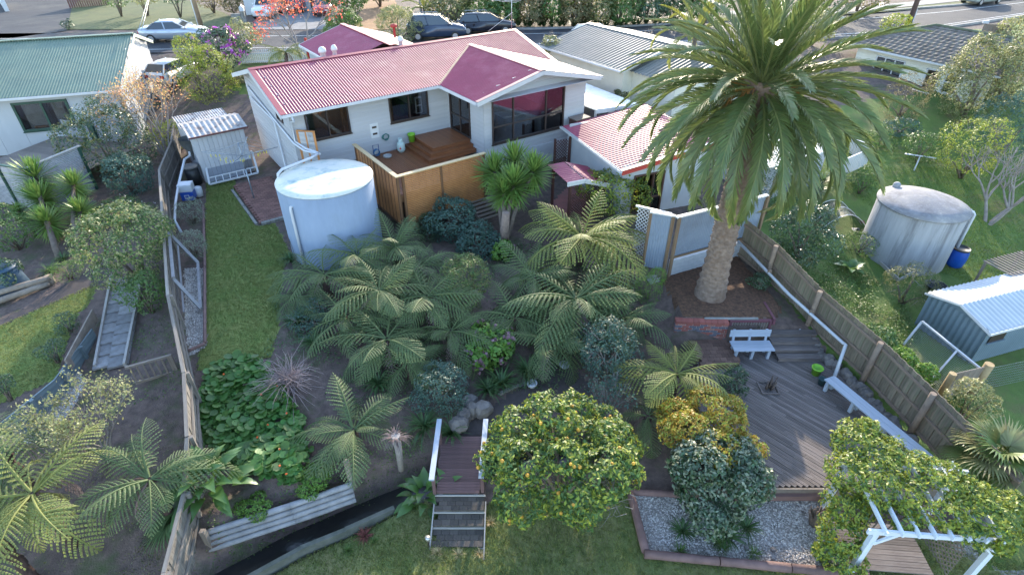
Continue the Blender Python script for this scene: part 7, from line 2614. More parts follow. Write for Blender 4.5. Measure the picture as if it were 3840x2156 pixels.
# ------------------------------------------------------------------ right neighbour's garden
shrub('tall_tree', 'tall pale leaved tree in front of the tiled roof house', 'tree', 3660, 340, 135, 2.9, 'olive', 1.35, 10000, .14, .45, 14, style2='pale', f2=.45, sub=.4)
shrub('tall_tree', 'second pale leaved tree at the right edge of the tiled house', 'tree', 3800, 300, 115, 3.0, 'olive', 1.3, 7000, .14, .45, 11, style2='pale', f2=.4)
shrub('blue_green_tree', 'blue green tree at the right picture edge', 'tree', 3800, 480, 120, 2.2, 'blue', 1.2, 5000, .13, .35, 11)
shrub('olive_tree', 'olive leaved tree below the tall pale one', 'tree', 3650, 570, 120, 1.5, 'yellow', 1.05, 3800, .11, .4, 11, twigs=60)
bare_tree('bare_tree', 'bare grey branching tree on the sunny lawn right of the tank', 'tree', tuple(W(3700, 845, -.9)), 3, 1.25, .10, 5, 'olive', 160, .1, .42, .12, .2, M_barkg, (.25, .15, .85), minlev=0)
shrub('brown_conifer', 'brownish feathery conifer in front of the cream house', 'tree', 3390, 395, 78, 1.9, 'brown', 1.35, 4200, .09, .3, 11)
shrub('citrus_tree', 'small citrus tree with orange fruit on the sunny lawn', 'tree', 3455, 565, 68, 1.0, 'mid', 1.0, 2600, .10, .5, 9)
shrub('garden_bush', 'leafy bush below the balcony of the cream house', 'shrub', 3370, 510, 75, .6, 'blue', .8, 2200, .11, .45, 8)
shrub('garden_bush', 'leafy bush on the slope left of the citrus tree', 'shrub', 3290, 540, 60, .6, 'mid', .9, 1800, .10, .45, 8)
shrub('garden_bush', 'tall dark hedge shrub behind the palm trunk', 'shrub', 2890, 720, 100, 1.0, 'dark', 1.5, 4500, .09, .45, 12)
shrub('garden_bush', 'dark hedge shrub right of the one behind the palm trunk', 'shrub', 2990, 690, 75, .6, 'blue', 1.4, 2800, .09, .45, 10)
shrub('camellia', 'glossy rounded camellia right of the boundary fence', 'shrub', 3010, 905, 125, .35, 'dark', 1.05, 6500, .10, .5, 12, sub=.38)
shrub('garden_bush', 'low bush beside the white batten fence', 'shrub', 3240, 680, 45, .4, 'mid', 1.2, 1500, .09, .45, 7)
for i, (x, y) in enumerate(((3075, 700), (3140, 695), (3050, 735))):
    strap_plant(['dark flax clump below the white outbuilding', 'flax clump right below the white outbuilding', 'low flax clump nearest the camellia'][i], x, y, -.3, 1.3, 'flax')
shrub('feathery_bush', 'feathery yellow green bush in front of the grey tank', 'shrub', 3410, 1075, 90, -.2, 'olive', .9, 3600, .07, .3, 10, twigs=30)
shrub('garden_bush', 'sparse bush left of the white pail by the grey tank', 'shrub', 3230, 920, 70, -.4, 'weed', .6, 2000, .07, .35, 8)
shrub('creeper', 'leafy creeper hanging over the right fence top', 'creeper', 3290, 1255, 60, .1, 'mid', .5, 1500, .09, .55, 8)
shrub('creeper', 'leafy creeper trailing along the fence below the first one', 'creeper', 3380, 1340, 55, -.1, 'bright', .5, 1300, .09, .55, 8)
shrub('creeper', 'creeper with yellow leaves beside the fence stub', 'creeper', 3470, 1400, 50, -.2, 'bright', .6, 1100, .09, .55, 7)
shrub('pale_bush', 'sunlit pale bush behind the right fence near the fan palm', 'shrub', 3650, 1500, 80, -.1, 'pale', .8, 2400, .08, .45, 9)
shrub('small_bush', 'small dark bush at the right fence foot in the palm bed', 'shrub', 2850, 1060, 45, .2, 'dark', .7, 1100, .07, .5, 6)
rh = thing('rhubarb_plant', 'large leaved rhubarb plant in the right garden', 'plant', tuple(W(3185, 1020, -.85)))
for i in range(11):
    a = 2.4 * i
    s = random.uniform(.45, .65)
    link('leaf', LILY, rh, (0.1 * math.cos(a), .1 * math.sin(a), .15), (0, -R(random.uniform(15, 55)), a), (s, s * 1.3, s))
# weeds: uncounted ground cover
def weeds(name, label, poly, n, size, style, seed, hgt=.12, cat='weeds'):
    rg = np.random.default_rng(seed)
    xs_ = [p[0] for p in poly]
    ys_ = [p[1] for p in poly]
    X = rg.uniform(min(xs_), max(xs_), n * 3)
    Y = rg.uniform(min(ys_), max(ys_), n * 3)
    dens = np.sin(X * 1.3 + seed) * np.sin(Y * 1.7) + .5 * np.sin(X * 3.1 - Y * 2.3)
    k = inpoly(X, Y, poly) & (dens + rg.normal(0, .5, len(X)) > -.1)
    X, Y = X[k][:n], Y[k][:n]
    Z = np.array([H(x, y) for x, y in zip(X, Y)]) + np.abs(rg.normal(0, hgt, len(X))) + .02
    P = np.stack([X, Y, Z], 1)
    Nm = rg.normal(0, .6, P.shape) + np.array([0, 0, 1])
    tag(link(name, leaf_mesh(name, P, Nm, size, .4, ML[style], rg)), label, cat, kind='stuff')
weeds('weed_cover', 'green weeds and long grass over the right neighbour garden', [(11.6, 17.2), (13.1, 12.5), (15.5, 12.3), (15.5, 15.6), (16.5, 19.5), (14.5, 24), (11.2, 22)], 16000, .09, 'weed', 3, .10)
weeds('fern_bed_litter', 'leafy ground cover under the tree ferns', [(-9.6, 20.5), (-5.5, 19.8), (-2, 22), (4.5, 22), (5.6, 17), (4.5, 14), (-1, 13.9), (-4, 12.5), (-8.5, 14)], 12000, .09, 'strap', 4, .10)
weeds('bank_weeds', 'sparse weeds on the soil bank along the stream', [(-8.2, 8.2), (-4.2, 10.2), (-2.6, 11.3), (-3.2, 12.6), (-6, 10.6), (-8.3, 9.2)], 3500, .07, 'weed', 5, .05)
weeds('left_bed_weeds', 'weeds on the bare soil beside the left fence', [(-17.5, 25.5), (-14.9, 21), (-12.2, 16.5), (-10.3, 13.2), (-12.5, 13), (-15.5, 19), (-19, 25)], 3500, .08, 'weed', 6, .05)
weeds('left_corner_litter', 'leaf litter and seedlings on the soil in the lower left yard', [(-13, 12.5), (-9.5, 11.5), (-8, 7), (-14, 5.5), (-15, 10)], 3500, .06, 'olive', 7, .03)
# lawn grass blades
def turf(name, poly, n, size, style, seed):
    rg = np.random.default_rng(seed)
    xs_ = [p[0] for p in poly]
    ys_ = [p[1] for p in poly]
    X = rg.uniform(min(xs_), max(xs_), n * 3)
    Y = rg.uniform(min(ys_), max(ys_), n * 3)
    k = inpoly(X, Y, poly)
    X, Y = X[k][:n], Y[k][:n]
    ix = np.clip(np.searchsorted(xs, X) - 1, 0, len(xs) - 2)
    iy = np.clip(np.searchsorted(ys, Y) - 1, 0, len(ys) - 2)
    Z = GZ[iy, ix] + .012
    a = rg.uniform(0, 6.28, len(X))
    L = size * rg.uniform(.6, 1.3, len(X))
    lx, ly = np.cos(a), np.sin(a)
    w = .011
    b1 = np.stack([X - ly * w, Y + lx * w, Z - .02], 1)
    b2 = np.stack([X + ly * w, Y - lx * w, Z - .02], 1)
    tp = np.stack([X + lx * L * .55, Y + ly * L * .55, Z + L * .7], 1)
    V = np.stack([b1, b2, tp], 1).reshape(-1, 3)
    F = np.arange(len(V)).reshape(-1, 3)
    return fast_mesh(name, V, F, ML[style])
ML['turf'] = leafmat('turf_blade', (0.14, 0.2, 0.05), (0.2, 0.21, 0.07), .3, .35, .6)
tag(link('lawn_grass', turf('lawn_grass', Z_LAWN, 60000, .05, 'turf', 11)), 'short grass of the upper lawn beside the tank', 'grass', kind='stuff')
tag(link('lower_lawn_grass', turf('lower_lawn_grass', [p for p in Z_LLAWN if p[1] > 5], 70000, .05, 'turf', 12)), 'short grass of the lower lawn at the bottom', 'grass', kind='stuff')
ML['turf2'] = leafmat('sunny_turf_blade', (0.15, 0.22, 0.03), (0.12, 0.18, 0.03), .3, .35, .6)
tag(link('sunny_lawn_grass', turf('sunny_lawn_grass', [(16, 23), (19.5, 25), (17, 30), (20, 34), (26, 33), (30, 26), (27, 17), (20, 15.5), (19.8, 21)], 60000, .09, 'turf2', 13)), 'sunny long grass of the right neighbour lawn', 'grass', kind='stuff')
tag(link('left_lawn_grass', turf('left_lawn_grass', Z_LYARD, 20000, .06, 'turf', 14)), 'grass of the small left lawn', 'grass', kind='stuff')

# ------------------------------------------------------------------ middle garden
yt = yucca('tall yucca tree with round spiky crown beside the deck', (1890, 925), [(1925, 690, 2.25, 1.7), (1855, 640, 2.4, 1.6), (2000, 640, 2.45, 1.6), (1930, 600, 2.7, 1.6), (1890, 720, 2.0, 1.4)], 1, 0, straw=False)
mb = MB()
mb.tube([(0, 0, -.1), (0.03, 0, .9), (.1, .05, 1.7)], [.24, .2, .16], 12)
mb.build('main_trunk', mat('yucca_bark', (0.27, 0.2, 0.16), (0.17, 0.12, 0.1), 7, .95, bump=.6), yt)
shrub('leafy_shrub', 'dark glossy shrub under the deck screens left of the yucca tree', 'shrub', 1690, 845, 100, .5, 'blue', .95, 4200, .11, .5, 10)
shrub('leafy_shrub', 'dark leafy shrub at the foot of the yucca tree', 'shrub', 1790, 915, 85, .3, 'blue', .9, 3200, .11, .5, 9)
shrub('leafy_shrub', 'dark small leaved shrub beside the deck pile', 'shrub', 1610, 870, 60, .2, 'dark', 1.0, 2200, .07, .5, 8)
shrub('upright_shrub', 'upright olive green shrub among the tree ferns', 'shrub', 1740, 1085, 95, .6, 'olive', 1.35, 6500, .09, .3, 12, style2='mid', f2=.5)
shrub('yellow_bush', 'bright yellow green bush in front of the porch', 'shrub', 2300, 735, 125, 1.3, 'yellow', .75, 4600, .12, .5, 11, style2='mid', f2=.25)
shrub('fine_conifer', 'smooth bright green rounded conifer beside the concrete steps', 'shrub', 2435, 1085, 62, .2, 'bright', 1.55, 5500, .05, .25, 9, sub=.35, depth=.05)
tree_fern('large tree fern with sunlit golden upright fronds below the yellow bush', 2185, 890, 300, 1.35, 27, 'fernlit', 6, el0=45, el1=-2)
tree_fern('spreading green tree fern below the golden one', 2160, 1120, 290, .75, 27, 'fern', 7, el0=30, el1=-10)
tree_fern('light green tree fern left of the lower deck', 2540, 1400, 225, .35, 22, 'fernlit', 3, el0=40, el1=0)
tree_fern('tree fern crown nearest the round tank', 1215, 1030, 200, 1.0, 18, 'fern', 5, el0=35, el1=-5)
tree_fern('tree fern with upright fronds between tank and deck corner', 1480, 930, 190, 1.0, 21, 'fern', 4, el0=55, el1=0)
tree_fern('tree fern in the middle of the fern thicket', 1420, 1090, 240, 1.15, 22, 'fern', 6, el0=35, el1=-5)
tree_fern('low tree fern at the front of the thicket above the dead trunk', 1450, 1270, 240, .5, 22, 'fern', 6, el0=30, el1=-8)
tree_fern('tree fern at the right of the thicket beside the olive shrub', 1600, 1110, 220, .95, 20, 'fern', 5, el0=35, el1=-5)
tree_fern('small tree fern at the lawn edge left of the thicket', 1120, 1110, 140, .5, 16, 'fern', 4, el0=35, el1=0)
tree_fern('low tree fern beside the bridge and nasturtiums', 1325, 1610, 240, -.15, 22, 'fern', 2, el0=40, el1=-2)
tree_fern('half hidden tree fern under the yellow shrub by the deck', 2430, 1560, 150, -.4, 12, 'fern', 4, el0=25, el1=-5)
for i, (x, y, r_, z, lb) in enumerate(((1300, 1190, 190, .6, 'tree fern behind the dead twig bush in the thicket'), (1570, 1000, 170, 1.0, 'tree fern below the left deck corner'), (1690, 1240, 190, .3, 'tree fern left of the hydrangea'), (1930, 1190, 200, .3, 'tree fern right of the olive shrub'), (2000, 1040, 190, .7, 'tree fern left below the golden one'), (2340, 1190, 190, .3, 'tree fern beside the bright green conifer'), (2060, 1280, 190, .0, 'low tree fern above the path curve'), (1340, 960, 170, 1.2, 'tree fern against the front of the round tank'), (1530, 1360, 180, .0, 'low tree fern above the small leaved shrub'))):
    tree_fern(lb, x, y, r_, z, 15, 'fern', 4, el0=38, el1=-8)
# dead shaggy trunk
dtk = thing('shaggy_stump', 'shaggy dead tree fern trunk with grey skirt near the bridge', 'stump', tuple(W(1505, 1760, -1.0)))
mb = MB()
mb.tube([(0, 0, 0), (0.02, 0, .9), (0, .02, 1.5)], [.09, .1, .14], 9)
mb.build('trunk', M_barkg, dtk)
link('dry_frond_skirt', strap_mesh('dry_frond_skirt', 90, .75, .03, 1.2, 2.4, mat('grey_skirt', (0.16, 0.12, 0.115), (0.1, 0.07, 0.07), 3, .95, isl=.3), 99), dtk, (0, 0, 1.35), (0, 0, 0), (.75, .75, .75))
shrub('hydrangea', 'hydrangea with dry mauve flower heads and yellowing leaves', 'shrub', 1830, 1310, 95, -.3, 'bright', .95, 1700, .17, .65, 9, flowers='mauve', nf=70, fsize=.16)
shrub('hydrangea', 'small hydrangea at the foot of the yucca tree', 'shrub', 1890, 945, 50, .2, 'bright', .7, 500, .17, .65, 6, flowers='mauve', nf=10, fsize=.15)
shrub('small_leaved_shrub', 'dark blue green small leaved shrub above the bridge', 'shrub', 1650, 1470, 105, -.4, 'blue', 1.0, 4600, .07, .5, 11)
shrub('small_leaved_shrub', 'dark shrub in the fern thicket at the lawn side', 'shrub', 1170, 1200, 85, .1, 'blue', .8, 2600, .06, .5, 9, twigs=40)
shrub('young_tree', 'dark leaved young tree with slim bare stems left of the path', 'tree', 2270, 1330, 120, .0, 'blue', 1.0, 3200, .10, .35, 10, twigs=60)
bare_tree('slim_tree', 'slim grey stems of a small tree above the orange tree', 'tree', tuple(W(2270, 1560, -1.1)), 6, .55, .03, 3, 'blue', 500, .1, .25, .3, .12, M_barkg, (0, 0, 1), minlev=1)
for i, (x, y, z, s, lb) in enumerate(((1120, 1215, -.1, 1.15, 'agapanthus clump at the lawn edge of the thicket'), (1180, 1290, -.2, 1.0, 'agapanthus clump below the lawn edge thicket'), (1420, 1440, -.6, 1.1, 'strap leaf clump under the front tree fern'), (1590, 1590, -.9, 1.2, 'agapanthus clump left of the bridge rail'), (1690, 1600, -.9, 1.0, 'agapanthus clump at the left bridge post'), (1880, 1430, -.8, 1.2, 'agapanthus clump above the path edging'), (1830, 1450, -.8, 1.0, 'agapanthus clump under the hydrangea'), (1980, 1390, -.8, 1.2, 'agapanthus clump at the curve of the path'), (2040, 1350, -.7, 1.0, 'agapanthus clump right of the path curve'), (1880, 1640, -1.1, 1.2, 'strap leaf clump right of the bridge'), (1870, 1720, -1.3, 1.1, 'strap leaf clump under the orange tree'), (2560, 1990, -1.5, .7, 'strap clump at the left foot of the pale tipped shrub'), (2720, 2010, -1.5, .9, 'strap clump at the front foot of the pale tipped shrub'), (2800, 1980, -1.5, .7, 'strap clump at the right foot of the pale tipped shrub'), (1150, 940, .1, 1.0, 'agapanthus clump at the base of the round tank'), (1090, 970, .1, .9, 'agapanthus clump at the tank on the lawn side'))):
    strap_plant(lb, x, y, z, s)
for i, (x, y) in enumerate(((1125, 870), (1088, 905))):
    t = thing('seed_head', ['tall dry agapanthus seed head against the round tank', 'lower dry agapanthus seed head against the round tank'][i], 'plant', tuple(W(x + 30, y + 95, 0)))
    p = W(x, y, .9 - .15 * i) - W(x + 30, y + 95, 0)
    mb = MB()
    mb.tube([(0, 0, 0), p], .012, 5)
    mb.build('stalk', M_bark, t)
    mb = MB()
    for k in range(40):
        v = Vector(np.random.default_rng(k).normal(size=3)).normalized()
        mb.tube([p, p + v * .17], [.006, .01], 3, cap=False)
    tag(mb.build('umbel', M_bark, t), kind='stuff')
# dead twig bush
tb = thing('dead_twig_bush', 'heap of bare grey twigs of a dead shrub beside the nasturtiums', 'shrub', tuple(W(1085, 1440, -.35)))
rg = np.random.default_rng(21)
mb = MB()
for i in range(260):
    a = rg.uniform(0, 6.28)
    e = rg.uniform(.1, 1.3)
    L_ = rg.uniform(.6, 1.35)
    d = Vector((math.cos(a) * math.cos(e), math.sin(a) * math.cos(e) * 1.0 - .15, math.sin(e) * .75))
    p0 = Vector(rg.normal(0, .12, 3)) + Vector((0, 0, .15))
    p1 = p0 + d * L_ * .5 + Vector(rg.normal(0, .08, 3))
    p2 = p1 + (d + Vector((0, 0, -.35))) * L_ * .5 + Vector(rg.normal(0, .12, 3))
    mb.tube([p0, p1, p2], [.012, .008, .004], 3, cap=False)
tag(mb.build('twig', mat('dead_twig', (0.36, 0.29, 0.29), (0.25, 0.19, 0.19), 4, .95), tb), kind='stuff')
# nasturtium patch
NP = PX([(790, 1400), (900, 1370), (1010, 1400), (1060, 1480), (1130, 1560), (1150, 1680), (1120, 1780), (1030, 1790), (930, 1760), (850, 1700), (760, 1640), (745, 1560), (770, 1470)], -.5)
nst = thing('nasturtium_patch', 'dense patch of round bright green nasturtium leaves by the left fence', 'nasturtium', (0, 0, 0))
mb = MB()
nn = 9
mb.smooth = True
mb.add([(0, 0, -.06)] + [(math.cos(2 * math.pi * i / nn) * (1 + .08 * (i % 2)), math.sin(2 * math.pi * i / nn) * (1 + .08 * (i % 2)), 0.05 * (i % 2)) for i in range(nn)], [(0, 1 + i, 1 + (i + 1) % nn) for i in range(nn)])
nleaf = mb.mesh('leaf', ML['nasto'])
rg = np.random.default_rng(31)
pts = []
while len(pts) < 1500:
    x, y = rg.uniform(-10.2, -4.5), rg.uniform(10, 16)
    if inpoly(np.array([x]), np.array([y]), NP)[0]:
        pts.append((x, y))
pts.sort(key=lambda p: -p[1])
def nz_(x, y):
    return H(x, y) + .22 + .10 * math.sin(x * 2.7) * math.sin(y * 2.3)
for i in range(300):
    x, y = pts[int(i * 5)]
    s = rg.uniform(.10, .16)
    link('leaf', nleaf, nst, (x, y, nz_(x, y) + rg.uniform(.03, .1)), (rg.uniform(-.5, .3), rg.uniform(-.4, .4), rg.uniform(0, 6)), (s, s, s))
V, F = [], []
for k_ in range(3):
    for i, (x, y) in enumerate(pts):
        if i % 5 == 0 and k_ == 0:
            continue
        x += rg.normal(0, .06)
        y += rg.normal(0, .06)
        s = rg.uniform(.05, .11)
        e = Euler((rg.uniform(-.6, .4), rg.uniform(-.5, .5), rg.uniform(0, 6)))
        mtx = e.to_matrix()
        o = Vector((x, y, nz_(x, y) + rg.uniform(-.16, .04)))
        b = len(V)
        for v in range(6):
            V.append(tuple(mtx @ (Vector((math.cos(v * 1.0472), math.sin(v * 1.0472), 0)) * s) + o))
        F += [(b, b + 1, b + 2, b + 3), (b, b + 3, b + 4, b + 5)]
tag(link('leaf_mass', fast_mesh('leaf_mass', V, F, ML['nast']), nst), kind='stuff')
for i in range(9):
    x, y = pts[int(rg.integers(0, 1500))]
    s = .05
    link('flower', unit_box(mat('orange_petal', (0.7, 0.12, 0.02))), nst, (x, y, nz_(x, y) + .12), (.4, .3, i), (s, s, s * .6))
# arum lilies and other broad leaved plants
def lily(label, px_, py_, z, n, s0, name='arum_lily'):
    c_ = W(px_, py_, z)
    t = thing(name, label, 'plant', (c_.x, c_.y, H(c_.x, c_.y)))
    for i in range(n):
        a = 2.39996 * i + random.uniform(-.3, .3)
        f = (i + .5) / n
        r_ = .08 + .38 * f * s0 / .5
        h_ = (.55 - .3 * f) * s0 / .5
        s = s0 * random.uniform(.8, 1.1)
        link('leaf', LILY, t, (r_ * math.cos(a), r_ * math.sin(a), h_), (random.uniform(-.3, .3), -R(50 - 60 * f + random.uniform(-10, 10)), a), (s, s * .95, s))
    return t
lily('large arum lily clump at the corner of the log wall and left fence', 800, 1860, -.9, 38, .82)
lily('arum lily clump at the left foot of the bridge', 1590, 1850, -1.5, 26, .55)
lily('small arum lily leaves beside the right bridge foot', 1680, 1815, -1.4, 8, .45)
shrub('ground_herb', 'fine leaved herbs above the log wall', 'plant', 1180, 1800, 75, -.75, 'bright', .4, 2600, .06, .5, 8)
shrub('ground_herb', 'low herbs between the lilies and the log wall', 'plant', 950, 1900, 65, -.9, 'bright', .35, 1600, .06, .5, 7)
strap_plant('rust brown dead fern heap on the lower lawn', 1365, 1985, -1.6, .6, 'dead_fern', 'plant', [strap_mesh('dead_blade', 60, .6, .05, 1.4, 1.2, mat('rust_leaf', (0.2, 0.06, 0.045), (0.12, 0.04, 0.035), 4, .95, isl=.3), 101)])
for i, (x, y) in enumerate(((2550, 2060), (2710, 2055), (2830, 2075), (3100, 2100), (2690, 2030))):
    strap_plant(['weed tuft at the left of the gravel bed', 'largest grass tuft on the gravel bed', 'small grass tuft by the front edging log', 'weed tuft by the pergola foot', 'weed tuft in front of the pale tipped shrub'][i], x, y, -1.5, .8, 'weed_tuft', 'weed', GRASSC)
for i, (x, y) in enumerate(((1480, 1880), (1560, 1895), (1240, 1975), (1300, 2040), (1400, 2015))):
    strap_plant(['tuft on the stream edge near the lily', 'second tuft on the stream edge near the lily', 'tuft on the stream lip at the lawn', 'low tuft below the stream lip', 'tuft beside the rust brown heap'][i], x, y, -1.6, .55, 'grass_tuft', 'grass', GRASSC)
for i, (x, y) in enumerate(((1640, 2080), (1720, 2085), (1800, 2080), (1840, 1960))):
    strap_plant(['left dry tuft below the brick steps', 'middle dry tuft below the brick steps', 'right dry tuft below the brick steps', 'dry tuft at the right side of the brick steps'][i], x, y, -1.62, .6, 'dry_tuft', 'grass', [strap_mesh('dry_blade', 50, .4, .014, 1.3, 1.0, ML['straw'], 103, 3)])

# ------------------------------------------------------------------ orange tree
ot, OB = shrub('orange_tree', 'large orange tree full of fruit in front of the bridge path', 'tree', 2120, 1740, 292, .05, 'mid', .64, 17000, .13, .45, 18, sub=.3, gap=.08, style2='yellow', f2=.3, part='crown')  # second leaf tone paints yellow highlights into the green crown
mb = MB()
mb.lathe([(0.001, -.5), (.3, -.4), (.46, -.15), (.5, 0), (.46, .15), (.3, .4), (.001, .5)], 10)
fruit_me = mb.mesh('fruit', mat('orange_fruit', (0.55, 0.25, 0.02), (0.45, 0.28, 0.03), 2, .5, rnd=.2))
P, d = blob_points(OB, 75, np.random.default_rng(41), .03)
for p, q in zip(P, d):
    s = random.uniform(.085, .11)
    link('fruit', fruit_me, ot, (p[0] + q[0] * .05, p[1] + q[1] * .05, p[2] + q[2] * .04), (0, 0, 0), (s, s, s))
for bx_, by_ in ((-.9, -.3), (1.1, -.7)):
    mb = MB()
    r2 = np.random.default_rng(43)
    for k in range(60):
        v = Vector(r2.normal(size=3)).normalized()
        o = Vector((bx_, by_ - .3, 1.6)) + Vector(r2.normal(0, .22, 3))
        mb.tube([o, o + v * .3, o + v * .42 + Vector(r2.normal(0, .08, 3))], [.012, .007, .003], 3, cap=False)
    tag(mb.build('bare_twig', M_barkg, ot), kind='stuff')
shrub('golden_shrub', 'golden yellow leaved shrub beside the lower deck', 'shrub', 2660, 1620, 185, -.1, 'gold', .6, 13000, .09, .5, 14, sub=.36, style2='yellow', f2=.3)
shrub('glossy_shrub', 'rounded dark glossy shrub with pale tips on the gravel bed', 'shrub', 2680, 1815, 188, -.6, 'dark', .92, 11500, .12, .5, 13, sub=.36, style2='silver', f2=.22, gap=0)
shrub('dark_creeper', 'dark creeper over the left edge of the lower deck', 'creeper', 2755, 1430, 55, -.7, 'dark', 1.0, 1800, .07, .5, 8)

# ------------------------------------------------------------------ pergola with vine, fan palm
A = W(3290, 1985, .5)
B_ = W(3755, 2020, .5)
C_ = W(3250, 1840, .5)
pg = thing('white_pergola', 'white timber pergola overgrown by a vine at the lower right', 'pergola', (A.x, A.y, -1.6), math.atan2(B_.y - A.y, B_.x - A.x))
PL = (B_ - A).length
M_pw = mat('pergola_paint', (0.62, 0.67, 0.74), (0.54, 0.58, 0.65), 2, .55)
for x, y in ((0, 0), (PL, 0), (0, 1.9), (PL, 1.9)):
    pc('post', pg, M_pw, (x, y, 1.0), (.13, .13, 2.05))
for y in (-.06, 1.9):
    pc('beam', pg, M_pw, (PL / 2, y, 2.1), (PL + .5, .06, .16))
for i in range(8):
    pc('rafter', pg, M_pw, (.1 + i * (PL - .2) / 7, .95, 2.22), (.05, 2.3, .12))
for x, s in ((.25, 1), (PL - .25, -1)):
    pc('brace', pg, M_pw, (x, -.06, 1.82), (.6, .05, .09), (0, R(-45 * s), 0))
for i in range(9):
    pc('floor_board', pg, M_oldb, (PL * .35, .1 + i * .155, .28), (PL * .75, .145, .03))
lattice(pg, (PL * .8, 1.6), (PL * .86, .1), .2, 1.3, M_greyw, .16, .035)
vb = []
base = Vector((A.x, A.y, 0))
vine = thing('climbing_vine', 'yellow green vine covering the white pergola', 'vine', (A.x, A.y, H(A.x, A.y)))
blb = []
for x, y, rw_, z in ((3230, 1680, 95, .55), (3320, 1740, 100, .6), (3300, 1820, 95, .6), (3200, 1790, 90, .45), (3430, 1790, 100, .65), (3420, 1870, 90, .6), (3540, 1830, 95, .65), (3540, 1920, 85, .6), (3640, 1890, 90, .65), (3720, 1960, 85, .6), (3800, 1930, 80, .55), (3180, 1900, 80, -.1), (3160, 2000, 80, -.6), (3120, 2080, 65, -1.0), (3170, 2110, 60, -1.0), (3250, 1620, 45, .85), (3650, 2000, 60, .45), (3380, 1950, 55, .4), (3740, 2040, 50, .3)):
    c_ = W(x, y, z)
    rr = rw_ * mpp(c_) * 1.15
    blb.append((c_.x - A.x, c_.y - A.y, z + .12 - H(A.x, A.y), rr, rr, rr * .6))
rg = np.random.default_rng(51)
P, d = blob_points(blb, 16000, rg, .15)
Nm = d + np.array([0, 0, .5]) + rg.normal(0, .6, P.shape)
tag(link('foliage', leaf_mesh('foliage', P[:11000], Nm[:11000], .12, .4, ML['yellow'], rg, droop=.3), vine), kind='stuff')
tag(link('green_foliage', leaf_mesh('green_foliage', P[11000:], Nm[11000:], .12, .4, ML['mid'], rg, droop=.3), vine), kind='stuff')  # remaining leaves in mid green, scattered at random among the yellow ones
mb = MB()
for k in range(5):
    mb.tube([(.1 * k - .2, .1, 0), (.1 * k, .3, 1.0), (.3 * k + .2, .5, 2.0)], [.03, .025, .015], 5)
mb.build('stem', M_bark, vine)
fpm = thing('fan_palm', 'fan palm with stiff yellow tipped leaves at the lower right edge', 'palm tree', tuple(W(3730, 1720, .1)))
fpm.location.z = -1.3
FL_ = [fan_leaf(.72, 30, leafmat('fan_palm_green', (0.14, 0.19, 0.05), (0.10, 0.15, 0.05), .3, .25, .4), 150), fan_leaf(.72, 30, leafmat('fan_palm_pale', (0.3, 0.28, 0.14), (0.2, 0.22, 0.09), .3, .25, .45), 151)]
mb = MB()
mb.tube([(0, 0, 0), (0, 0, 1.2)], [.16, .13], 9)
mb.build('trunk', M_bark, fpm)
for i in range(26):
    a = 2.39996 * i
    f = (i + .5) / 26
    e = R(80) - R(95) * f
    r_ = .35 + .45 * f
    p = Vector((r_ * math.cos(a) * math.cos(e * .8), r_ * math.sin(a) * math.cos(e * .8), 1.2 + .75 * math.sin(e)))
    mb = MB()
    mb.tube([(0, 0, 1.15), p], [.016, .01], 4, cap=False)
    lf = mb.build('leaf_stalk', ML['yucca'], fpm)
    link('fan_leaf', FL_[i % 3 == 0], lf, p, (random.uniform(-.3, .3), -e + .5, a), (1.15, 1.15, 1.15))
# black netted hoop frame in the right garden
nf_ = thing('netted_hoops', 'black netting over white hoops beside the camellia', 'garden frame', tuple(W(3130, 850, -.8)))
hp = []
for k, (x0, x1) in enumerate(((-1.3, 1.3), (-.9, 1.6))):
    for j in range(3):
        mb = MB()
        pts = [(x0 + (x1 - x0) * t, -.8 + .8 * j, 1.0 * math.sin(math.pi * t) + .1) for t in np.linspace(0, 1, 10)]
        mb.tube(pts, .018, 5, cap=False)
        if k == 0:
            mb.build('hoop', M_white, nf_)
mb = MB()
V, F = [], []
K = 20
for j in range(9):
    for i in range(K):
        t = i / (K - 1)
        V.append((-1.28 + 2.56 * t, -.8 + .2 * j, .97 * math.sin(math.pi * t) + .08 - .05 * math.sin(j * 1.57) ** 2))
F = [(j * K + i, j * K + i + 1, (j + 1) * K + i + 1, (j + 1) * K + i) for j in range(8) for i in range(K - 1)]
def netmat():
    m = bpy.data.materials.new('black_net')
    m.use_nodes = True
    nt = m.node_tree
    b = nt.nodes['Principled BSDF']
    b.inputs['Base Color'].default_value = (.02, .02, .025, 1)
    b.inputs['Alpha'].default_value = .62
    return m
link('net', fast_mesh('net', V, F, netmat()), nf_)
for i, (x, y, r_, c_, lb) in enumerate(((3188, 865, .2, (0.55, .56, .58), 'white bucket lying beside the netted hoops'), (3212, 845, .18, (.3, .12, .1), 'terracotta pot lying beside the netted hoops'), (3272, 935, .18, (.6, .6, .6), 'white pail standing in the weeds by the grey tank'))):
    bk_ = thing('garden_bucket', lb, 'bucket', tuple(W(x, y, -.85)))
    if i < 2:
        bk_.rotation_euler = (R(75), 0, R(30 + 60 * i))
    mb = MB()
    mb.lathe([(0.001, 0), (r_ * .75, 0), (r_, r_ * 1.8), (r_ * 1.06, r_ * 1.82), (r_ * .92, r_ * 1.8), (r_ * .68, .05), (0.001, .04)], 16)
    mb.build('bucket', mat('bucket_%d' % i, c_), bk_)
tj = thing('plank_bed_edge', 'timber bed edging planks with a yellow toy on them by the grey tank', 'edging', (0, 0, 0))
for a, b in (((3300, 985), (3370, 1050)), ((3370, 1050), (3430, 1020))):
    p, q = W(*a, -.85), W(*b, -.85)
    barl(tj, p, q, .05, .16, M_edget, 'plank')
ty = thing('yellow_toy', 'yellow and red plastic toy lying at the foot of the grey tank', 'toy', tuple(W(3490, 1010, -.9)), .5)
mb = MB()
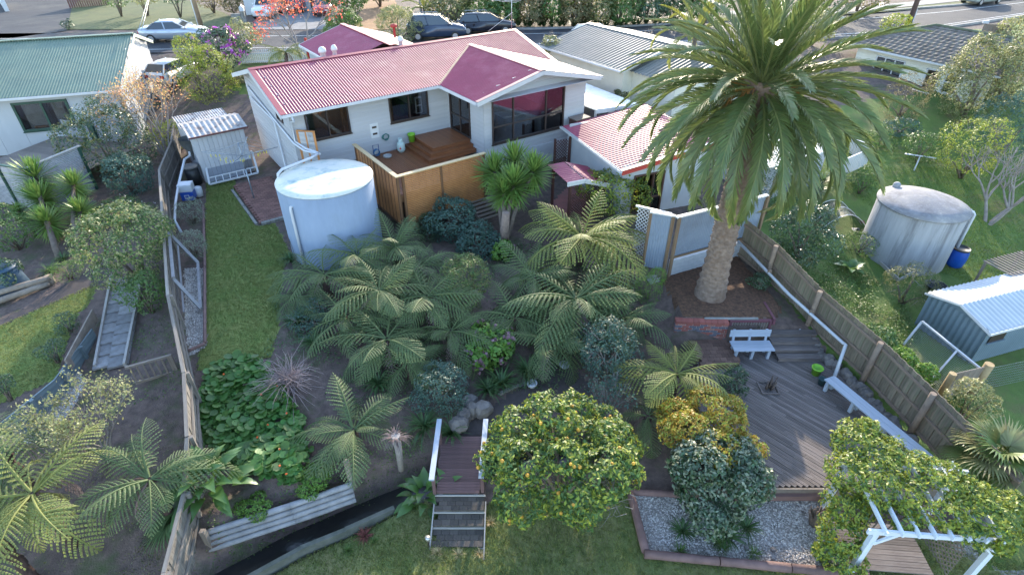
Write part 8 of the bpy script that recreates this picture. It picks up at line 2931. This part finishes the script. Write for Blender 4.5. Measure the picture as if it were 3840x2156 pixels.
mb.box(-.4, .3, -.12, .12, .02, .16)
mb.build('toy_body', mat('toy_yellow', (.5, .42, .1)), ty, bevel=.03)
mb = MB()
mb.tube([(.3, 0, .1), (.42, 0, .22)], .1, 10)
mb.build('toy_head', mat('toy_red', (.45, .06, .04)), ty)
wbn = thing('black_wheelbarrow', 'dark plastic tub lying in front of the metal shed', 'tub', tuple(W(3500, 1090, -.9)), .3)
mb = MB()
mb.lathe([(0.001, 0), (.3, 0), (.42, .3), (.45, .3), (.4, .32), (.3, .05), (.001, .05)], 16)
mb.build('tub', mat('black_plastic', (.02, .02, .02)), wbn)
cd_ = thing('clothes_prop', 'white T shaped clothesline pole on the sunny lawn behind the grey tank', 'clothesline', tuple(W(3410, 680, -.5)), R(-25))
mb = MB()
mb.tube([(0, 0, 0), (0, 0, 1.5)], .035, 7)
mb.build('pole', M_pvc, cd_)
mb = MB()
mb.tube([(-.75, 0, 1.5), (.75, 0, 1.5)], .035, 7)
mb.build('cross_bar', M_pvc, cd_)
# citrus fruit on the small tree at the right

# pebbles on the gravel
def pebbles(name, label, poly, n, seed, dz=0.0):
    rg = np.random.default_rng(seed)
    xs_ = [p[0] for p in poly]
    ys_ = [p[1] for p in poly]
    X = rg.uniform(min(xs_), max(xs_), n * 3)
    Y = rg.uniform(min(ys_), max(ys_), n * 3)
    k = inpoly(X, Y, poly)
    X, Y = X[k][:n], Y[k][:n]
    ix = np.clip(np.searchsorted(xs, X) - 1, 0, len(xs) - 2)
    iy = np.clip(np.searchsorted(ys, Y) - 1, 0, len(ys) - 2)
    Z = GZ[iy, ix] + .018
    r_ = rg.uniform(.018, .042, len(X))
    o = np.array([(1, 0, 0), (0, 1, 0), (-1, 0, 0), (0, -1, 0), (0, 0, .8), (0, 0, -.8)])
    a = rg.uniform(0, 6.28, len(X))
    ca_, sa_ = np.cos(a), np.sin(a)
    V = np.empty((len(X), 6, 3))
    for j in range(6):
        V[:, j, 0] = X + r_ * (o[j, 0] * ca_ - o[j, 1] * sa_ * .7)
        V[:, j, 1] = Y + r_ * (o[j, 0] * sa_ + o[j, 1] * ca_ * .7)
        V[:, j, 2] = Z + r_ * o[j, 2]
    f = np.array([(0, 1, 4), (1, 2, 4), (2, 3, 4), (3, 0, 4), (1, 0, 5), (2, 1, 5), (3, 2, 5), (0, 3, 5)])
    F = (np.arange(len(X))[:, None, None] * 6 + f[None]).reshape(-1, 3)
    tag(link(name, fast_mesh(name, V.reshape(-1, 3), F, mat('pebble', (0.55, 0.52, 0.5), (0.4, 0.36, 0.33), 2, .85, isl=.45))), label, 'gravel', kind='stuff')
pebbles('gravel_pebbles', 'white pebbles covering the gravel bed', Z_GRAVEL, 9000, 61)
pebbles('strip_pebbles', 'white pebbles of the narrow strip beside the left fence', Z_STRIP, 4000, 62)
pebbles('left_pebbles', 'white pebbles below the blue grey board wall', Z_LGRAV, 4000, 63)
# ------------------------------------------------------------------ cars
M_tyre = mat('tyre', (0.02, 0.02, 0.02), (0.03, 0.03, 0.03), 4, .9)
M_rim = mat('alloy_rim', (0.5, 0.5, 0.52), (0.42, 0.42, 0.44), 4, .35, metal=.6)
M_cglass = mat('car_glass', (0.03, 0.04, 0.05), (0.02, 0.03, 0.04), 1, .08, spec=.8)
M_lamp = mat('head_lamp', (0.75, 0.77, 0.8), rough=.15)
M_tail = mat('tail_lamp', (0.5, 0.02, 0.02), rough=.25)
M_plate = mat('number_plate', (0.7, 0.7, 0.7), rough=.5)
CAR = {
    'sedan': dict(L=4.7, w=.88, hood=.92, boot=1.0, belt=.96, roof=1.42, xs=(-1.75, -1.05, .35, 1.25)),
    'hatch': dict(L=4.1, w=.84, hood=.92, boot=.98, belt=.95, roof=1.42, xs=(-1.98, -1.5, .25, 1.1)),
    'suv': dict(L=4.6, w=.93, hood=1.1, boot=1.15, belt=1.13, roof=1.72, xs=(-2.2, -1.75, .35, 1.2)),
    'wagon': dict(L=4.75, w=.89, hood=.95, boot=1.02, belt=.98, roof=1.48, xs=(-2.25, -1.75, .4, 1.3)),
    'ute': dict(L=4.6, w=.88, hood=1.12, boot=1.12, belt=1.14, roof=1.82, xs=(-2.2, -2.0, .35, .95)),
}
def car(label, kind, loc, rz, paint, rails=False, sc=1.0):
    k = CAR[kind]
    t = thing('parked_car', label, 'car', loc, rz)
    t.scale = (sc, sc, sc)
    L2, w = k['L'] / 2, k['w']
    x0, x1, x2, x3 = k['xs']
    st = [(-L2, .78, .45, k['boot'] - .12), (-L2 + .12, .92, .32, k['boot']), (-L2 + .6, 1, .26, k['boot'] + .01), (x0 + .2, 1, .24, k['belt']), (0, 1, .22, k['belt']), (x3 - .1, 1, .24, k['belt'] + .01), (L2 - .9, .98, .26, k['hood']), (L2 - .3, .93, .3, k['hood'] - .12), (L2 - .06, .84, .36, k['hood'] - .26), (L2, .74, .42, k['hood'] - .38)]
    V, F = [], []
    n = 10
    for x, ws, zb, zt in st:
        W_ = w * ws
        zm = (zb + zt) / 2
        V += [(x, -W_ * .86, zb), (x, -W_ * .98, zb + .12), (x, -W_, zm), (x, -W_ * .985, zt - .1), (x, -W_ * .88, zt), (x, W_ * .88, zt), (x, W_ * .985, zt - .1), (x, W_, zm), (x, W_ * .98, zb + .12), (x, W_ * .86, zb)]
    for j in range(len(st) - 1):
        for i in range(n):
            F.append((j * n + i, j * n + (i + 1) % n, (j + 1) * n + (i + 1) % n, (j + 1) * n + i))
    mb = MB()
    mb.smooth = True
    mb.add(V, F)
    mb.smooth = False
    mb.f += [tuple(range(n)), tuple(range((len(st) - 1) * n, len(st) * n))[::-1]]
    mb.mi += [0, 0]
    mb.sm += [False, False]
    body = mb.build('body', paint, t)
    # cabin
    zb, zr = k['belt'] - .02, k['roof']
    wb, wr = w * .9, w * .70
    mb = MB()
    c = [(x1, -wr, zr - .03), (x2, -wr, zr - .03), (x2, wr, zr - .03), (x1, wr, zr - .03), ((x1 + x2) / 2, -wr * .9, zr + .03), ((x1 + x2) / 2, wr * .9, zr + .03)]
    mb.smooth = True
    mb.add(c, [(0, 4, 5, 3), (4, 1, 2, 5), (0, 1, 4), (3, 5, 2)])
    rf = mb.build('roof', paint, t)
    s = rf.modifiers.new('t', 'SOLIDIFY')
    s.thickness = .05
    def quad(name, pts, m):
        m2 = MB()
        m2.add(pts, [(0, 1, 2, 3)])
        return m2.build(name, m, t)
    quad('windscreen', [(x3, -wb, zb), (x3, wb, zb), (x2, wr, zr - .02), (x2, -wr, zr - .02)], M_cglass)
    quad('rear_window', [(x0, wb, zb), (x0, -wb, zb), (x1, -wr, zr - .02), (x1, wr, zr - .02)], M_cglass)
    xm_b, xm_t = (x0 + x3) / 2 - .1, (x1 + x2) / 2 - .1
    for sg in (-1, 1):
        for (ba, bb, ta, tb) in ((x0, xm_b - .04, x1, xm_t - .03), (xm_b + .04, x3, xm_t + .03, x2)):
            p = [(ba, sg * wb, zb), (bb, sg * wb, zb), (tb, sg * wr, zr - .03), (ta, sg * wr, zr - .03)]
            quad('side_window', p if sg < 0 else p[::-1], M_cglass)
        m2 = MB()
        for a, b in (((x0, zb), (x1, zr - .02)), ((xm_b, zb), (xm_t, zr - .02)), ((x3, zb), (x2, zr - .02))):
            m2.bar((a[0], sg * wb, a[1]), (b[0], sg * wr, b[1]), .07, .05)
        m2.build('pillar', paint, t)
        m2 = MB()
        m2.box(x3 - .32, x3 - .16, min(sg * w, sg * (w + .16)), max(sg * w, sg * (w + .16)), k['belt'], k['belt'] + .12)
        m2.build('mirror', paint, t, bevel=.02)
        m2 = MB()
        m2.box(-.15, .02, sg * w - .012, sg * w + .012, k['belt'] - .2, k['belt'] - .17)
        m2.box(-1.1, -.93, sg * w - .012, sg * w + .012, k['belt'] - .2, k['belt'] - .17)
        m2.build('door_handle', paint, t)
    for sg in (-1, 1):
        for xx in (-L2 + .85, L2 - .88):
            m2 = MB()
            m2.tube([(xx, sg * (w - .2), .31), (xx, sg * (w + .01), .31)], .315, 20)
            wh = m2.build('wheel', M_tyre, t)
            m2 = MB()
            m2.tube([(xx, sg * (w - .05), .31), (xx, sg * (w + .02), .31)], .2, 14)
            m2.build('rim', M_rim, wh)
        m2 = MB()
        m2.box(L2 - .16, L2 - .02, min(sg * w * .42, sg * w * .76), max(sg * w * .42, sg * w * .76), k['hood'] - .42, k['hood'] - .26)
        m2.build('headlight', M_lamp, t, bevel=.03)
        m2 = MB()
        m2.box(-L2 - .01, -L2 + .12, min(sg * w * .5, sg * w * .84), max(sg * w * .5, sg * w * .84), k['boot'] - .36, k['boot'] - .16)
        m2.build('tail_light', M_tail, t, bevel=.03)
        if rails:
            m2 = MB()
            m2.tube([(x1 + .1, sg * wr, zr), (x1 + .15, sg * wr, zr + .06), (x2 - .3, sg * wr, zr + .06), (x2 - .2, sg * wr, zr)], .02, 5)
            m2.build('roof_rail', M_rim, t)
    for xx in (L2 + .005, -L2 - .005):
        pc('number_plate', t, M_plate, (xx, 0, .52), (.02, .38, .12))
    m2 = MB()
    m2.box(L2 - .03, L2 + .01, -w * .4, w * .4, k['hood'] - .44, k['hood'] - .3)
    m2.build('grille', M_dark, t)
    return t
def paint(name, c, rough=.25, metal=.0):
    return mat(name, c, tuple(x * .93 for x in c), 1, rough, metal=metal, coat=.5)
P_silver = paint('silver_paint', (0.42, 0.45, 0.5), .3, .4)
car('silver sedan parked by the lawn behind the green roofed house', 'sedan', tuple(W(665, 152, 2.81)), R(7), P_silver, sc=1.06)
car('dark blue four wheel drive moving along the road left of the black wagon', 'suv', tuple(W(1640, 144, 2.81)), R(5), paint('navy_paint', (0.03, 0.045, 0.08)), True, sc=1.05)
car('black station wagon parked across the road left of the antenna', 'wagon', tuple(W(1822, 122, 2.81)), R(8), paint('black_paint', (0.02, 0.02, 0.028)), True, sc=1.06)
car('white four wheel drive parked facing the road by the white garage', 'ute', tuple(W(1008, 62, 2.82)), R(-88), paint('white_paint', (0.66, 0.67, 0.68)))
car('red hatchback parked across the road right of the maple', 'hatch', tuple(W(1220, 52, 2.82)), R(-84), paint('red_paint_car', (0.42, 0.04, 0.04)))
car('dark red car half hidden behind the maple branches', 'hatch', tuple(W(1118, 40, 2.82)), R(-86), paint('maroon_paint', (0.2, 0.03, 0.035)))
car('pale green silver sedan on the road at the top right', 'sedan', tuple(W(3675, 14, 2.81)), R(26), paint('sage_paint', (0.45, 0.48, 0.46), .3, .3), sc=1.06)
car('white car half hidden behind the orange leaved tree and conifer', 'hatch', tuple(W(665, 300, 2.0)), R(80), MATS['white_paint'])
car('white car glimpsed behind the ridge of the grey roof', 'hatch', tuple(W(2240, 165, 2.8)), R(10), MATS['white_paint'])
ky = thing('kayak', 'bright green kayak lying behind the palm beside the cream house', 'kayak', tuple(W(3190, 222, 2.2)), R(20))
mb = MB()
K = 12
mb.tube([(-1.7 + 3.4 * i / K, 0, .05 * (2 * i / K - 1) ** 2) for i in range(K + 1)], [max(.02, .32 * math.sin(math.pi * (i + .15) / (K + .3)) ** .7) for i in range(K + 1)], 10)
mb.build('hull', mat('lime_hull', (0.3, 0.5, 0.05), rough=.35), ky)
tp_ = thing('tarpaulin_heap', 'blue and white covered heap below the green kayak', 'tarpaulin', tuple(W(3175, 250, 1.6)), R(10))
mb = MB()
mb.smooth = True
V = []
for j in range(8):
    for i in range(10):
        V.append((-1.2 + 2.4 * i / 9, -.7 + 1.4 * j / 7, .7 * math.sin(math.pi * i / 9) * math.sin(math.pi * j / 7) + random.uniform(0, .12)))
mb.add(V, [(j * 10 + i, j * 10 + i + 1, j * 10 + i + 11, j * 10 + i + 10) for j in range(7) for i in range(9)])
mb.build('cover', mat('blue_white_tarp', (0.6, 0.62, 0.66), (0.06, 0.12, 0.35), 1.2, .6), tp_)

# ------------------------------------------------------------------ two people in the doorway
M_skin = mat('skin', (0.5, 0.3, 0.22), (0.45, 0.26, 0.19), 3, .6)
M_hair = mat('dark_hair', (0.03, 0.018, 0.013), rough=.7)
def person(label, loc, rz, shirt, accent, trousers, hh=1.0):
    t = thing('person', label, 'person', loc, rz)
    # skeleton: faces local -Y
    J = {'pel': (0, 0, .95), 'spi': (0, 0, 1.12), 'che': (0, 0, 1.34), 'nek': (0, -.01, 1.5), 'hd0': (0, -.02, 1.58), 'hd1': (0, -.03, 1.66), 'hd2': (0, -.02, 1.76)}
    Rr = {'pel': .15, 'spi': .135, 'che': .15, 'nek': .055, 'hd0': .075, 'hd1': .095, 'hd2': .07}
    E = [('pel', 'spi'), ('spi', 'che'), ('che', 'nek'), ('nek', 'hd0'), ('hd0', 'hd1'), ('hd1', 'hd2')]
    for s, n in ((-1, 'l'), (1, 'r')):
        J.update({n + 'sh': (s * .19, 0, 1.42), n + 'el': (s * .25, -.04, 1.14), n + 'wr': (s * .07, -.24, 1.06), n + 'ha': (s * .02, -.28, 1.03), n + 'hp': (s * .09, 0, .9), n + 'kn': (s * .11, -.02, .5), n + 'an': (s * .11, .02, .09), n + 'to': (s * .12, -.13, .04)})
        Rr.update({n + 'sh': .065, n + 'el': .045, n + 'wr': .03, n + 'ha': .033, n + 'hp': .09, n + 'kn': .062, n + 'an': .042, n + 'to': .035})
        E += [('che', n + 'sh'), (n + 'sh', n + 'el'), (n + 'el', n + 'wr'), (n + 'wr', n + 'ha'), ('pel', n + 'hp'), (n + 'hp', n + 'kn'), (n + 'kn', n + 'an'), (n + 'an', n + 'to')]
    def skin(name, keys, m, grow):
        ks = [q for q in J if q in keys]
        me = bpy.data.meshes.new(name)
        me.from_pydata([tuple(c * hh for c in J[q]) for q in ks], [(ks.index(a), ks.index(b)) for a, b in E if a in ks and b in ks], [])
        me.materials.append(m)
        o = link(name, me, t)
        md = o.modifiers.new('skin', 'SKIN')
        for i, q in enumerate(ks):
            sv = me.skin_vertices[0].data[i]
            sv.radius = ((Rr[q] + grow) * hh, (Rr[q] * (.75 if q in ('pel', 'spi', 'che') else 1) + grow) * hh)
            sv.use_root = (i == 0)
        o.modifiers.new('sub', 'SUBSURF').levels = 2
        o.modifiers['sub'].render_levels = 2
        for p in me.polygons:
            p.use_smooth = True
        return o
    skin('body', set(J), M_skin, 0)
    skin('shirt', {'pel', 'spi', 'che', 'lsh', 'rsh', 'lel', 'rel'}, shirt, .014)
    skin('trousers', {'pel', 'lhp', 'rhp', 'lkn', 'rkn', 'lan', 'ran'}, trousers, .018)
    if accent:
        for s in (-1, 1):
            mb = MB()
            mb.box(s * .11 - .045, s * .11 + .045, -.155, -.13, 1.17, 1.4)
            mb.build('shirt_panel', accent, t, bevel=.01)
    mb = MB()
    mb.lathe([(.001, 1.80), (.06, 1.79), (.095, 1.74), (.1, 1.68), (.085, 1.66)], 14, 0, .005)
    mb.build('hair', M_hair, t)
    for s in (-1, 1):
        pc('eye', t, M_dark, (s * .033, -.118, 1.665), (.02, .012, .01))
        pc('ear', t, M_skin, (s * .095, -.01, 1.65), (.015, .04, .055))
        for f in range(5):
            mb = MB()
            b = Vector((s * .02, -.29, 1.035 - .012 * f))
            mb.tube([b, b + Vector((-s * .04, -.03 - .003 * f, -.004)), b + Vector((-s * .065, -.012, -.012))], [.011, .009, .007], 5)
            mb.build('finger', M_skin, t)
    pc('nose', t, M_skin, (0, -.128, 1.64), (.02, .03, .035))
    pc('mouth', t, mat('lips', (.35, .13, .11)), (0, -.116, 1.605), (.045, .01, .01))
    return t
_rz = NT_
dl = Vector((math.cos(NT_), math.sin(NT_), 0))
dn = Vector((-math.sin(NT_), math.cos(NT_), 0))
dw = dx1 - dx0
person('person in black and yellow shirt standing with folded hands in the cream house doorway', tuple(DOORC - dl * dw * .14), _rz, mat('black_shirt', (.015, .015, .018)), mat('yellow_panel', (.65, .42, .02)), mat('dark_trousers', (.02, .02, .03)))
person('person in dark blue top standing behind the other in the cream house doorway', tuple(DOORC + dl * dw * .2 + dn * .35), _rz, mat('navy_top', (.02, .04, .12)), None, mat('pale_trousers', (.3, .3, .26)), .97)
